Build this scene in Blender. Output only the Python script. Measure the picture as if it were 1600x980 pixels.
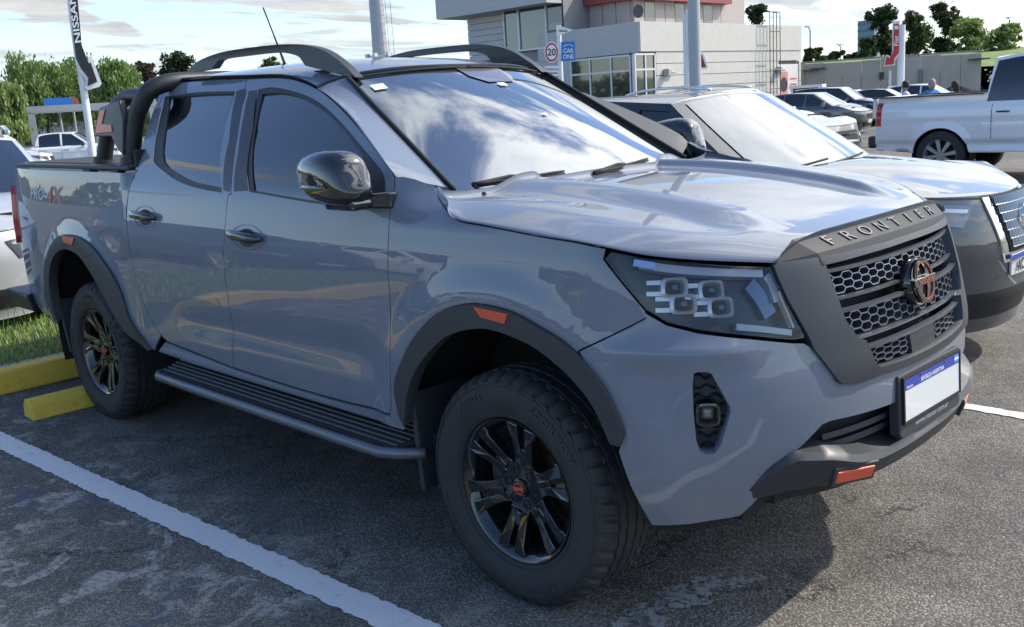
DEBUG=False
import bpy, bmesh, math, random
import numpy as np
from mathutils import Vector, Matrix, geometry
random.seed(7)
rng = np.random.default_rng(7)
for o in list(bpy.data.objects): bpy.data.objects.remove(o)
scene = bpy.context.scene
COL = scene.collection
rad = math.radians

# ---------------------------------------------------------------- camera
CAM = np.array([2.02528, -2.84560, 1.56184])
YAW, PITCH, ROLL = rad(135.1432), rad(-10.7873), rad(-3.4339)
FPX, PY0 = 1495.107, 446.636            # focal length and principal row in 1600x980 pixels
_f = np.array([math.cos(PITCH)*math.cos(YAW), math.cos(PITCH)*math.sin(YAW), math.sin(PITCH)])
_r = np.cross(_f, [0, 0, 1.0]); _r /= np.linalg.norm(_r); _u = np.cross(_r, _f)
CR, CU = math.cos(ROLL)*_r + math.sin(ROLL)*_u, -math.sin(ROLL)*_r + math.cos(ROLL)*_u
camd = bpy.data.cameras.new('camera'); cam = bpy.data.objects.new('camera', camd); COL.objects.link(cam)
m = Matrix(((CR[0], CU[0], -_f[0], CAM[0]), (CR[1], CU[1], -_f[1], CAM[1]), (CR[2], CU[2], -_f[2], CAM[2]), (0, 0, 0, 1)))
cam.matrix_world = m
camd.sensor_width = 36; camd.lens = FPX/1600*36; camd.shift_y = (PY0-490)/1600
camd.clip_start = .05; camd.clip_end = 6000
scene.camera = cam

# ---------------------------------------------------------------- world, sun, exposure
SUN_AZ, SUN_EL = 59.0, 43.0              # azimuth from +X towards +Y
scene.view_settings.view_transform = 'Standard'; scene.view_settings.look = 'None'
scene.view_settings.gamma = 1; scene.view_settings.use_curve_mapping = False
scene.view_settings.exposure = 0.85
world = bpy.data.worlds.new('World'); scene.world = world; world.use_nodes = True
wn = world.node_tree; wn.nodes.clear()
def N(t, typ, **kw):
    n = t.nodes.new(typ)
    for k, v in kw.items():
        if k.startswith('i_'): n.inputs[k[2:].replace('_', ' ')].default_value = v
        else: setattr(n, k, v)
    return n
def build_world():
    t = wn; L = t.links.new
    sky = N(t, 'ShaderNodeTexSky', sky_type='NISHITA', sun_disc=False)
    sky.sun_elevation = rad(SUN_EL); sky.sun_rotation = rad(90-SUN_AZ)
    sky.air_density = 1.0; sky.dust_density = .6; sky.ozone_density = 1.4; sky.altitude = 20
    tc = N(t, 'ShaderNodeTexCoord'); sep = N(t, 'ShaderNodeSeparateXYZ'); L(tc.outputs['Generated'], sep.inputs[0])
    den = N(t, 'ShaderNodeMath', operation='ADD'); L(sep.outputs['Z'], den.inputs[0]); den.inputs[1].default_value = .10
    den2 = N(t, 'ShaderNodeMath', operation='MAXIMUM'); L(den.outputs[0], den2.inputs[0]); den2.inputs[1].default_value = .06
    dx = N(t, 'ShaderNodeMath', operation='DIVIDE'); L(sep.outputs['X'], dx.inputs[0]); L(den2.outputs[0], dx.inputs[1])
    dy = N(t, 'ShaderNodeMath', operation='DIVIDE'); L(sep.outputs['Y'], dy.inputs[0]); L(den2.outputs[0], dy.inputs[1])
    cx = N(t, 'ShaderNodeCombineXYZ'); L(dx.outputs[0], cx.inputs[0]); L(dy.outputs[0], cx.inputs[1])
    mp = N(t, 'ShaderNodeMapping'); L(cx.outputs[0], mp.inputs[0])
    mp.inputs['Location'].default_value = CLOUD_LOC; mp.inputs['Rotation'].default_value = (0, 0, rad(CLOUD_ROT)); mp.inputs['Scale'].default_value = CLOUD_SCALE
    n1 = N(t, 'ShaderNodeTexNoise', i_Scale=1.0, i_Detail=9, i_Roughness=.58, i_Distortion=.35); L(mp.outputs[0], n1.inputs['Vector'])
    cov = N(t, 'ShaderNodeMapRange', interpolation_type='SMOOTHSTEP'); ay = N(t, 'ShaderNodeMath', operation='MULTIPLY_ADD'); L(sep.outputs['Y'], ay.inputs[0]); ay.inputs[1].default_value = CLOUD_Y; L(n1.outputs['Fac'], ay.inputs[2]); L(ay.outputs[0], cov.inputs[0])
    cov.inputs[1].default_value = CLOUD_LO; cov.inputs[2].default_value = CLOUD_HI
    n2 = N(t, 'ShaderNodeTexNoise', i_Scale=2.3, i_Detail=7, i_Roughness=.6, i_Distortion=.2); L(mp.outputs[0], n2.inputs['Vector'])
    sh = N(t, 'ShaderNodeMapRange'); L(n2.outputs['Fac'], sh.inputs[0]); sh.inputs[1].default_value = .34; sh.inputs[2].default_value = .62
    cc = N(t, 'ShaderNodeMix', data_type='RGBA'); L(sh.outputs[0], cc.inputs['Factor'])
    cc.inputs[6].default_value = (*[c*CLOUD_GAIN for c in (7.2, 7.7, 8.4)], 1); cc.inputs[7].default_value = (*[c*CLOUD_GAIN for c in (11.0, 11.0, 10.8)], 1)
    # clouds are brighter towards the sun
    dt = N(t, 'ShaderNodeVectorMath', operation='DOT_PRODUCT'); L(tc.outputs['Generated'], dt.inputs[0]); dt.inputs[1].default_value = (math.cos(rad(SUN_EL))*math.cos(rad(SUN_AZ)), math.cos(rad(SUN_EL))*math.sin(rad(SUN_AZ)), math.sin(rad(SUN_EL)))
    gl = N(t, 'ShaderNodeMapRange'); L(dt.outputs['Value'], gl.inputs[0]); gl.inputs[1].default_value = .45; gl.inputs[2].default_value = 1.0; gl.inputs[3].default_value = 1.0; gl.inputs[4].default_value = 5.0
    cg = N(t, 'ShaderNodeVectorMath', operation='SCALE'); L(cc.outputs[2], cg.inputs[0]); L(gl.outputs[0], cg.inputs['Scale'])
    hz = N(t, 'ShaderNodeMapRange', interpolation_type='SMOOTHSTEP'); L(sep.outputs['Z'], hz.inputs[0]); hz.inputs[1].default_value = -.02; hz.inputs[2].default_value = .10
    k = N(t, 'ShaderNodeMath', operation='MULTIPLY'); L(cov.outputs[0], k.inputs[0]); L(hz.outputs[0], k.inputs[1])
    mx = N(t, 'ShaderNodeMix', data_type='RGBA'); L(k.outputs[0], mx.inputs['Factor'])
    tint = N(t, 'ShaderNodeMix', data_type='RGBA', blend_type='MULTIPLY'); tint.inputs['Factor'].default_value = 1
    L(sky.outputs[0], tint.inputs[6]); tint.inputs[7].default_value = (.82, .89, 1.0, 1)
    L(tint.outputs[2], mx.inputs[6]); L(cg.outputs[0], mx.inputs[7])
    bg = N(t, 'ShaderNodeBackground'); L(mx.outputs[2], bg.inputs[0]); bg.inputs[1].default_value = SKY_STRENGTH
    out = N(t, 'ShaderNodeOutputWorld'); L(bg.outputs[0], out.inputs[0])
CLOUD_LOC, CLOUD_ROT, CLOUD_SCALE = (31.1, 7.7, 0), 35, (1.5, .7, 1)
CLOUD_LO, CLOUD_HI, CLOUD_GAIN, SKY_STRENGTH, CLOUD_Y = .532, .60, .285, .15, .12
build_world()
sund = bpy.data.lights.new('sun', 'SUN'); sund.energy = 2.9; sund.angle = rad(.9); sund.color = (1, .92, .80)
sun = bpy.data.objects.new('sun', sund); COL.objects.link(sun)
sdir = Vector((math.cos(rad(SUN_EL))*math.cos(rad(SUN_AZ)), math.cos(rad(SUN_EL))*math.sin(rad(SUN_AZ)), math.sin(rad(SUN_EL))))
sun.rotation_euler = sdir.to_track_quat('Z', 'Y').to_euler(); sun.location = (20, 20, 30)

# ---------------------------------------------------------------- measuring helpers
def proj(P):
    d = np.asarray(P, float)-CAM; z = d@_f
    return np.array([800+FPX*(d@CR)/z, PY0-FPX*(d@CU)/z])
def ray(x, y): return _f+(x-800)/FPX*CR-(y-PY0)/FPX*CU
def hit(x, y, ax, val):
    d = ray(x, y); return CAM+(val-CAM[ax])/d[ax]*d
def solve(S, px, g):
    v = np.array(g, float)
    F = lambda v: proj(S(np.array([v[0]]), np.array([v[1]]))[0])-px
    for _ in range(30):
        r0 = F(v); J = np.stack([(F(v+1e-5*e)-r0)/1e-5 for e in np.eye(2)], 1)
        try: s = np.linalg.solve(J, r0)
        except Exception: break
        n = np.abs(s).max()
        if n > .15: s *= .15/n
        v = v-s
        if n < 1e-5: break
    return v

# ---------------------------------------------------------------- materials
MATS = {}
def mat(name, col, rough=.5, metal=0., coat=0., bump=0., bscale=80., var=0., vscale=4., spec=.5, **kw):
    if name in MATS: return MATS[name]
    m = bpy.data.materials.new(name); m.use_nodes = True; t = m.node_tree; b = t.nodes['Principled BSDF']; L = t.links.new
    b.inputs['Base Color'].default_value = (*col, 1); b.inputs['Roughness'].default_value = rough; b.inputs['Metallic'].default_value = metal
    b.inputs['Coat Weight'].default_value = coat; b.inputs['Coat Roughness'].default_value = kw.get('crough', .02); b.inputs['Specular IOR Level'].default_value = spec
    for k in ('IOR',):
        if k in kw: b.inputs[k].default_value = kw[k]
    if 'coat_ior' in kw: b.inputs['Coat IOR'].default_value = kw['coat_ior']
    if 'trans' in kw: b.inputs['Transmission Weight'].default_value = kw['trans']
    if 'emit' in kw: b.inputs['Emission Color'].default_value = (*kw['emit'], 1); b.inputs['Emission Strength'].default_value = kw.get('estr', 1)
    tc = None
    if var or bump:
        tc = N(t, 'ShaderNodeTexCoord')
    if var:
        n = N(t, 'ShaderNodeTexNoise', i_Scale=vscale, i_Detail=6, i_Roughness=.6); L(tc.outputs['Object'], n.inputs['Vector'])
        mr = N(t, 'ShaderNodeMapRange'); L(n.outputs['Fac'], mr.inputs[0]); mr.inputs[1].default_value = .3; mr.inputs[2].default_value = .7
        mr.inputs[3].default_value = 1-var; mr.inputs[4].default_value = 1+var
        mm = N(t, 'ShaderNodeMix', data_type='RGBA', blend_type='MULTIPLY'); mm.inputs['Factor'].default_value = 1
        mm.inputs[6].default_value = (*col, 1); L(mr.outputs[0], mm.inputs[7]); L(mm.outputs[2], b.inputs['Base Color'])
        m2 = N(t, 'ShaderNodeMapRange'); L(n.outputs['Fac'], m2.inputs[0]); m2.inputs[1].default_value = .3; m2.inputs[2].default_value = .7
        m2.inputs[3].default_value = max(rough-.06, 0); m2.inputs[4].default_value = rough+.06; L(m2.outputs[0], b.inputs['Roughness'])
    if bump:
        n = N(t, 'ShaderNodeTexNoise', i_Scale=bscale, i_Detail=4); L(tc.outputs['Object'], n.inputs['Vector'])
        bp = N(t, 'ShaderNodeBump', i_Strength=bump, i_Distance=.002); L(n.outputs['Fac'], bp.inputs['Height']); L(bp.outputs[0], b.inputs['Normal'])
    MATS[name] = m; return m
PAINT = mat('grey_blue_paint', (.138, .162, .206), .5, .0, 1., coat_ior=1.45, spec=.2, crough=.012)
def dusty(m):
    """a little road dust and film on the lower panels, broken up by noise"""
    t = m.node_tree; b = t.nodes['Principled BSDF']; L = t.links.new; tc = N(t, 'ShaderNodeTexCoord'); sp = N(t, 'ShaderNodeSeparateXYZ'); L(tc.outputs['Object'], sp.inputs[0])
    n = N(t, 'ShaderNodeTexNoise', i_Scale=7., i_Detail=8, i_Roughness=.7); L(tc.outputs['Object'], n.inputs['Vector'])
    h = N(t, 'ShaderNodeMapRange', interpolation_type='SMOOTHSTEP'); L(sp.outputs['Z'], h.inputs[0]); h.inputs[1].default_value = .80; h.inputs[2].default_value = .38
    r = N(t, 'ShaderNodeMapRange'); L(n.outputs['Fac'], r.inputs[0]); r.inputs[1].default_value = .35; r.inputs[2].default_value = .75; r.inputs[4].default_value = .30
    k = N(t, 'ShaderNodeMath', operation='MULTIPLY'); L(h.outputs[0], k.inputs[0]); L(r.outputs[0], k.inputs[1]); c0 = tuple(b.inputs['Base Color'].default_value)
    mx = N(t, 'ShaderNodeMix', data_type='RGBA'); L(k.outputs[0], mx.inputs['Factor']); mx.inputs[6].default_value = c0; mx.inputs[7].default_value = (.24, .22, .19, 1); L(mx.outputs[2], b.inputs['Base Color'])
    q = N(t, 'ShaderNodeMath', operation='MULTIPLY_ADD'); L(k.outputs[0], q.inputs[0]); q.inputs[1].default_value = .6; q.inputs[2].default_value = .015; L(q.outputs[0], b.inputs['Coat Roughness'])
dusty(PAINT)
PLAST = mat('dark_plastic', (.030, .033, .038), .55, bump=.25, bscale=600, var=.08)
PLASTG = mat('grey_satin_trim', (.020, .023, .029), .42, var=.05, bump=.1, bscale=500)
BLACK = mat('matte_black', (.010, .010, .011), .8)
GLOSSB = mat('gloss_black', (.006, .006, .007), .08, 0, 1.)
RUBBER = mat('tyre_rubber', (.026, .025, .025), .72, bump=.5, bscale=300, var=.25, vscale=9)
RIMB = mat('black_alloy', (.012, .013, .015), .16, .3, 1.)
ORANGE = mat('orange_accent', (.60, .075, .03), .4, 0, .3)
CHROME = mat('chrome', (.75, .76, .78), .12, 1.)
STEEL = mat('brushed_steel', (.35, .36, .38), .35, 1., var=.1)
SILV = mat('silver_plastic', (.45, .46, .48), .3, .6)
WHITEP = mat('white_plastic', (.8, .8, .8), .4)
GLASSW = mat('windshield_glass', (.016, .022, .028), .015, 0, 1., coat_ior=2.15, IOR=2.0)
GLASSD = mat('tinted_glass', (.003, .004, .008), .012, 0, 1., coat_ior=1.55, IOR=1.45)

# ---------------------------------------------------------------- object helpers
def tag(o, label, cat, group=None, kind=None):
    if label: o['label'] = label
    if cat: o['category'] = cat
    if group: o['group'] = group
    if kind: o['kind'] = kind
    return o
def empty(name, loc=(0, 0, 0), rz=0, label=None, cat=None, group=None):
    o = bpy.data.objects.new(name, None); COL.objects.link(o); o.location = loc; o.rotation_euler = (0, 0, rz); o.empty_display_size = .2
    tag(o, label, cat, group); return o
def mesh_obj(name, verts, faces, m, parent=None, smooth=False, normals=None, loc=None, sharp=None):
    me = bpy.data.meshes.new(name); me.from_pydata([tuple(map(float, v)) for v in verts], [], [tuple(map(int, f)) for f in faces]); 
    if smooth is True: me.polygons.foreach_set('use_smooth', [True]*len(me.polygons))
    if isinstance(m, (list, tuple)):
        for q in m: me.materials.append(q)
    else: me.materials.append(m)
    me.update()
    if sharp:
        at_ = me.attributes.get('sharp_edge') or me.attributes.new('sharp_edge', 'BOOLEAN', 'EDGE'); ek = {tuple(sorted(e.vertices)): e.index for e in me.edges}
        for a, b in sharp:
            i = ek.get((min(a, b), max(a, b)))
            if i is not None: at_.data[i].value = True
    if normals is not None:
        me.polygons.foreach_set('use_smooth', [True]*len(me.polygons)); me.normals_split_custom_set(normals)
    o = bpy.data.objects.new(name, me); COL.objects.link(o)
    if parent: o.parent = parent
    if loc is not None: o.location = loc
    return o
class MB:
    """collects simple solids into one mesh"""
    def __init__(s): s.v = []; s.f = []; s.mi = []
    def add(s, vs, fs, mi=0):
        b = len(s.v); s.v.extend([tuple(v) for v in vs]); s.f.extend([tuple(i+b for i in f) for f in fs]); s.mi.extend([mi]*len(fs)); return s
    def box(s, c, d, rz=0, ry=0, rx=0, mi=0, taper=1.0):
        R = Matrix.Rotation(rz, 3, 'Z')@Matrix.Rotation(ry, 3, 'Y')@Matrix.Rotation(rx, 3, 'X'); c = Vector(c)
        vs = []
        for k in (-1, 1):
            tt = taper if k == 1 else 1
            for (i, j) in ((-1, -1), (1, -1), (1, 1), (-1, 1)): vs.append(c+R@Vector((i*d[0]/2*tt, j*d[1]/2*tt, k*d[2]/2)))
        return s.add(vs, [(0, 3, 2, 1), (4, 5, 6, 7), (0, 1, 5, 4), (1, 2, 6, 5), (2, 3, 7, 6), (3, 0, 4, 7)], mi)
    def tube(s, pts, r, n=10, mi=0, cap=True, up=(0, 0, 1), flat=1.0):
        pts = [Vector(p) for p in pts]; rs = r if hasattr(r, '__len__') else [r]*len(pts); vs = []; up0 = Vector(up)
        for i, p in enumerate(pts):
            d = (pts[min(i+1, len(pts)-1)]-pts[max(i-1, 0)]).normalized()
            a = d.cross(up0)
            if a.length < .05: a = d.cross(Vector((1, .1, 0)))
            a.normalize(); b = a.cross(d)
            for k in range(n):
                w = 2*math.pi*k/n; vs.append(p+(a*math.cos(w)+b*math.sin(w)*flat)*rs[i])
        fs = [(i*n+k, i*n+(k+1) % n, (i+1)*n+(k+1) % n, (i+1)*n+k) for i in range(len(pts)-1) for k in range(n)]
        if cap: fs += [tuple(reversed(range(n))), tuple(range((len(pts)-1)*n, len(pts)*n))]
        return s.add(vs, fs, mi)
    def lathe(s, prof, c=(0, 0, 0), axis='Y', n=48, mi=0, a0=0, a1=2*math.pi):
        full = abs(a1-a0-2*math.pi) < 1e-6; m_ = n if full else n+1; vs = []
        for k in range(m_):
            w = a0+(a1-a0)*k/n; cs, sn = math.cos(w), math.sin(w)
            for (r, h) in prof:
                if axis == 'Y': vs.append((c[0]+r*cs, c[1]+h, c[2]+r*sn))
                elif axis == 'Z': vs.append((c[0]+r*cs, c[1]+r*sn, c[2]+h))
                else: vs.append((c[0]+h, c[1]+r*cs, c[2]+r*sn))
        q = len(prof); fs = [(k*q+j, k*q+j+1, ((k+1) % m_)*q+j+1, ((k+1) % m_)*q+j) for k in range(n if full else n) for j in range(q-1)]
        return s.add(vs, fs, mi)
    def prism(s, poly, h0, h1, f, mi=0):
        """poly 2d, f(x,y,h)->3d"""
        n = len(poly); vs = [f(x, y, h0) for x, y in poly]+[f(x, y, h1) for x, y in poly]
        fs = [tuple(range(n-1, -1, -1)), tuple(range(n, 2*n))]+[(i, (i+1) % n, (i+1) % n+n, i+n) for i in range(n)]
        return s.add(vs, fs, mi)
    def build(s, name, m, parent=None, smooth=False, bevel=0, seg=2, loc=None, fix=True):
        o = mesh_obj(name, s.v, s.f, m, parent, smooth is True, loc=loc); me = o.data
        me.polygons.foreach_set('material_index', s.mi)
        if fix or smooth == 'auto':
            bm = bmesh.new(); bm.from_mesh(me); bmesh.ops.recalc_face_normals(bm, faces=bm.faces)
            if smooth == 'auto':
                for f in bm.faces: f.smooth = True
                for e in bm.edges: e.smooth = len(e.link_faces) == 2 and e.calc_face_angle(9) < rad(38)
            bm.to_mesh(me); bm.free()
        if bevel:
            b = o.modifiers.new('bevel', 'BEVEL'); b.width = bevel; b.segments = seg; b.limit_method = 'ANGLE'; b.angle_limit = rad(35)
            b.harden_normals = False
        return o
def inpoly(P, poly):
    x, y = P[:, 0], P[:, 1]; q = np.asarray(poly); r = np.zeros(len(P), bool)
    for i in range(len(q)):
        x1, y1 = q[i]; x2, y2 = q[(i+1) % len(q)]
        if y1 == y2: continue
        c = ((y1 > y) != (y2 > y)) & (x < (x2-x1)*(y-y1)/(y2-y1)+x1); r ^= c
    return r
def cr(pts, n=6):
    """Catmull-Rom through points"""
    P = [np.array(p, float) for p in pts]; P = [2*P[0]-P[1]]+P+[2*P[-1]-P[-2]]; o = []
    for i in range(1, len(P)-2):
        for k in range(n):
            t = k/n; a, b, c, d = P[i-1:i+3]
            o.append(.5*((2*b)+(c-a)*t+(2*a-5*b+4*c-d)*t*t+(3*b-a-3*c+d)*t**3))
    o.append(P[-2]); return o
def dens(poly, step):
    o = []; P = [np.array(p, float) for p in poly]
    for i in range(len(P)):
        a, b = P[i], P[(i+1) % len(P)]; L = np.linalg.norm(b-a)
        if L < 1e-5: continue
        n = max(1, int(math.ceil(L/step)))
        for k in range(n): o.append(a+(b-a)*k/n)
    return o
def snormals(S, U, V, e=1e-3):
    du = S(U+e, V)-S(U-e, V); dv = S(U, V+e)-S(U, V-e); n = np.cross(du, dv); n /= np.linalg.norm(n, axis=1)[:, None]+1e-12; return n
def panel(name, S, outline, m, parent, holes=(), step=.035, thick=.012, off=0., mirror=False, flip=False, back=False):
    """surface patch cut out of S(u,v) along an outline, with turned-in edges"""
    outer = dens(outline, step); rings = [outer]+[dens(h, step) for h in holes]
    pts = []; edges = []
    for r in rings:
        b = len(pts); pts += [Vector((float(p[0]), float(p[1]))) for p in r]; edges += [(b+i, b+(i+1) % len(r)) for i in range(len(r))]
    A = np.array([tuple(p) for p in pts]); lo, hi = A.min(0), A.max(0)
    gx = np.arange(lo[0]+step/2, hi[0], step); gy = np.arange(lo[1]+step/2, hi[1], step)
    if len(gx) and len(gy):
        G = np.stack(np.meshgrid(gx, gy), -1).reshape(-1, 2); k = inpoly(G, outer)
        for r in rings[1:]: k &= ~inpoly(G, r)
        G = G[k]
        if len(G):
            d = np.sqrt(((G[:, None]-A[None])**2).sum(-1)).min(1); G = G[d > step*.45]
            pts += [Vector((float(a), float(b))) for a, b in G]
    v, e, f, ov, oe, of = geometry.delaunay_2d_cdt(pts, edges, [], 0, 1e-6)
    V = np.array([tuple(p) for p in v]); cen = np.array([(V[list(t)]).mean(0) for t in f]); k = inpoly(cen, outer)
    for r in rings[1:]: k &= ~inpoly(cen, r)
    tris = [t for t, kk in zip(f, k) if kk]
    P = S(V[:, 0], V[:, 1]); Nn = snormals(S, V[:, 0], V[:, 1])
    if flip: Nn = -Nn
    P = P+Nn*off
    if mirror: P = P*[1, -1, 1]; Nn = Nn*[1, -1, 1]
    out = []
    for t in tris:
        a, b, c = P[list(t)]
        if np.dot(np.cross(b-a, c-a), Nn[t[0]]) < 0: t = (t[0], t[2], t[1])
        out.append(tuple(t))
    cnt = {}
    for t in out:
        for i in range(3): cnt[(t[i], t[(i+1) % 3])] = 1
    bd = [(a, b) for (a, b) in cnt if (b, a) not in cnt]
    nv = len(P); idx = {}; vs = [p for p in P]; loopn = [Nn[i] for t in out for i in t]; faces = list(out)
    for a, b in bd:
        for q in (a, b):
            if q not in idx: idx[q] = len(vs); vs.append(P[q]-Nn[q]*thick)
        faces.append((b, a, idx[a], idx[b])); d = np.cross(Nn[a], P[b]-P[a]); d = -d/(np.linalg.norm(d)+1e-12)
        # soften: first pair leans to the face normal so that the edge catches light
        e1 = Nn[a]*.35+d*.9; e1 /= np.linalg.norm(e1); loopn += [e1, e1, d, d]
    if back:
        b0 = len(vs); mp_ = {}
        for t in out:
            tt = []
            for i in t:
                if i in idx: tt.append(idx[i])
                else:
                    if i not in mp_: mp_[i] = len(vs); vs.append(P[i]-Nn[i]*thick)
                    tt.append(mp_[i])
            faces.append(tuple(reversed(tt))); loopn += [-Nn[i] for i in reversed(t)]
    return mesh_obj(name, vs, faces, m, parent, normals=[tuple(map(float, n)) for n in loopn], sharp=bd)
def gridsurf(name, F, na, nb, m, parent, thick=.01, flip=False, arange=(0, 1), brange=(0, 1), mirror=False, off=0.):
    a = np.linspace(*arange, na); b = np.linspace(*brange, nb); A, B = np.meshgrid(a, b, indexing='ij'); A = A.ravel(); B = B.ravel()
    P = F(A, B); e = 1e-3
    da = F(np.clip(A+e, *sorted(arange)), B)-F(np.clip(A-e, *sorted(arange)), B); db = F(A, np.clip(B+e, *sorted(brange)))-F(A, np.clip(B-e, *sorted(brange)))
    n = np.cross(da, db); n /= np.linalg.norm(n, axis=1)[:, None]+1e-12
    if flip: n = -n
    P = P+n*off
    if mirror: P = P*[1, -1, 1]; n = n*[1, -1, 1]
    q = [(i*nb+j, (i+1)*nb+j, (i+1)*nb+j+1, i*nb+j+1) for i in range(na-1) for j in range(nb-1)]
    a0, a1, a2 = P[q[len(q)//2][0]], P[q[len(q)//2][1]], P[q[len(q)//2][2]]
    if np.dot(np.cross(a1-a0, a2-a0), n[q[len(q)//2][0]]) < 0: q = [tuple(reversed(t)) for t in q]
    ln = [n[i] for t in q for i in t]; vs = list(P); faces = list(q); cnt = {}
    for t in q:
        for i in range(4): cnt[(t[i], t[(i+1) % 4])] = 1
    idx = {}
    if thick:
        for (x, y) in [k for k in cnt if (k[1], k[0]) not in cnt]:
            for w in (x, y):
                if w not in idx: idx[w] = len(vs); vs.append(P[w]-n[w]*thick)
            faces.append((y, x, idx[x], idx[y])); d = -np.cross(n[x], P[y]-P[x]); d /= np.linalg.norm(d)+1e-12
            e1 = n[x]*.6+d*.8; ln += [e1, e1, d, d]
    return mesh_obj(name, vs, faces, m, parent, normals=[tuple(map(float, k)) for k in ln], sharp=[k for k in cnt if (k[1], k[0]) not in cnt])
def cspline(xs, ys):
    """smooth 1-d interpolation (monotone cubic) usable on arrays"""
    xs = np.array(xs, float); ys = np.array(ys, float); o = np.argsort(xs); xs = xs[o]; ys = ys[o]
    h = np.diff(xs); d = np.diff(ys)/h; mm = np.zeros(len(xs)); mm[0] = d[0]; mm[-1] = d[-1]
    for i in range(1, len(xs)-1): mm[i] = 0 if d[i-1]*d[i] <= 0 else 2*d[i-1]*d[i]/(d[i-1]+d[i])
    def f(x):
        x = np.clip(np.asarray(x, float), xs[0], xs[-1]); i = np.clip(np.searchsorted(xs, x)-1, 0, len(xs)-2); t = (x-xs[i])/h[i]
        return (2*t**3-3*t**2+1)*ys[i]+(t**3-2*t**2+t)*h[i]*mm[i]+(-2*t**3+3*t**2)*ys[i+1]+(t**3-t**2)*h[i]*mm[i+1]
    return f
def sstep(x, a, b):
    t = np.clip((np.asarray(x, float)-a)/(b-a), 0, 1); return t*t*(3-2*t)
def text_mesh(name, s, size, place, m, parent, depth=.002, font_scale=(1, 1), shear=0., spacing=1.0, align='CENTER', bold=.018):
    """place(x,y,h)->3d for text coordinates"""
    cu = bpy.data.curves.new('t', 'FONT'); cu.body = s; cu.size = size; cu.align_x = align; cu.align_y = 'CENTER'; cu.extrude = depth/2; cu.resolution_u = 3; cu.shear = shear; cu.offset = bold*size; cu.space_character = spacing
    o = bpy.data.objects.new('t', cu); COL.objects.link(o); dg = bpy.context.evaluated_depsgraph_get(); dg.update()
    me = bpy.data.meshes.new_from_object(o.evaluated_get(dg)); bpy.data.objects.remove(o); me.name = name
    for v in me.vertices: v.co = Vector([float(q) for q in place(v.co.x*font_scale[0], v.co.y*font_scale[1], v.co.z+depth/2)])
    me.materials.clear(); me.materials.append(m); me.update()
    r = bpy.data.objects.new(name, me); COL.objects.link(r)
    if parent: r.parent = parent
    return r
# ---------------------------------------------------------------- the grey pickup: body surface
_pl = [(.930, 0), (.926, .15), (.910, .30), (.878, .44), (.832, .56), (.765, .68), (.685, .775), (.58, .85), (.455, .898), (.30, .918), (0, .925), (-.6, .928), (-1.5, .930), (-2.4, .928), (-3.2, .925), (-3.7, .915), (-4.0, .893), (-4.2, .855), (-4.30, .80), (-4.335, .72), (-4.35, .4), (-4.35, 0)]
_pc = np.array(cr(_pl, 12)); _ul = np.concatenate([[0], np.cumsum(np.linalg.norm(np.diff(_pc, axis=0), axis=1))])
UMAX = _ul[-1]
_uf = np.linspace(0, UMAX, 900)
_px = np.interp(_uf, _ul, _pc[:, 0]); _py = np.interp(_uf, _ul, _pc[:, 1])
def _smooth(a, n=9, it=3):
    for _ in range(it):
        p = np.pad(a, n//2, mode='reflect', reflect_type='odd'); a = np.convolve(p, np.ones(n)/n, 'valid')
    return a
_px = _smooth(np.concatenate([_px[40:0:-1], _px]))[40:]; _py = _smooth(np.concatenate([-_py[40:0:-1], _py]))[40:]; _py[0] = 0
_uX = lambda x: float(np.interp(-x, -_px[::1], _uf)) if True else 0      # u of a given X along the near side
_tx, _ty = np.gradient(_px, _uf), np.gradient(_py, _uf); _tx[0] = 0; _tl = np.hypot(_tx, _ty); _nx, _ny = _ty/_tl, -_tx/_tl
off_side = cspline([.25, .36, .46, .56, .66, .78, .92, 1.02, 1.10, 1.16, 1.22, 1.27, 1.32, 1.40, 1.50, 1.60, 1.68, 1.73, 1.78],
                   [.085, .055, .034, .020, .017, .010, .001, .000, .006, .016, .027, .038, .056, .095, .162, .240, .310, .350, .415])
off_bed = cspline([.25, .40, .50, .60, .74, .9, 1.02, 1.16, 1.26, 1.33, 1.38, 1.42, 1.8], [.10, .05, .025, .012, .006, .001, .0, .008, .018, .026, .038, .07, .20])
off_front = cspline([.25, .36, .48, .56, .62, .70, .78, .86, .93, 1.00, 1.08, 1.15, 1.25, 1.8], [.12, .075, .035, .012, .002, .000, .004, .018, .032, .050, .075, .11, .17, .5])
UH = 1.78
def wheel_flare(X, Z, cx, cz, r0, r1, h):
    d = np.hypot(X-cx, (Z-cz)*1.0); return h*sstep(-d, -r1, -r0)
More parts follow.
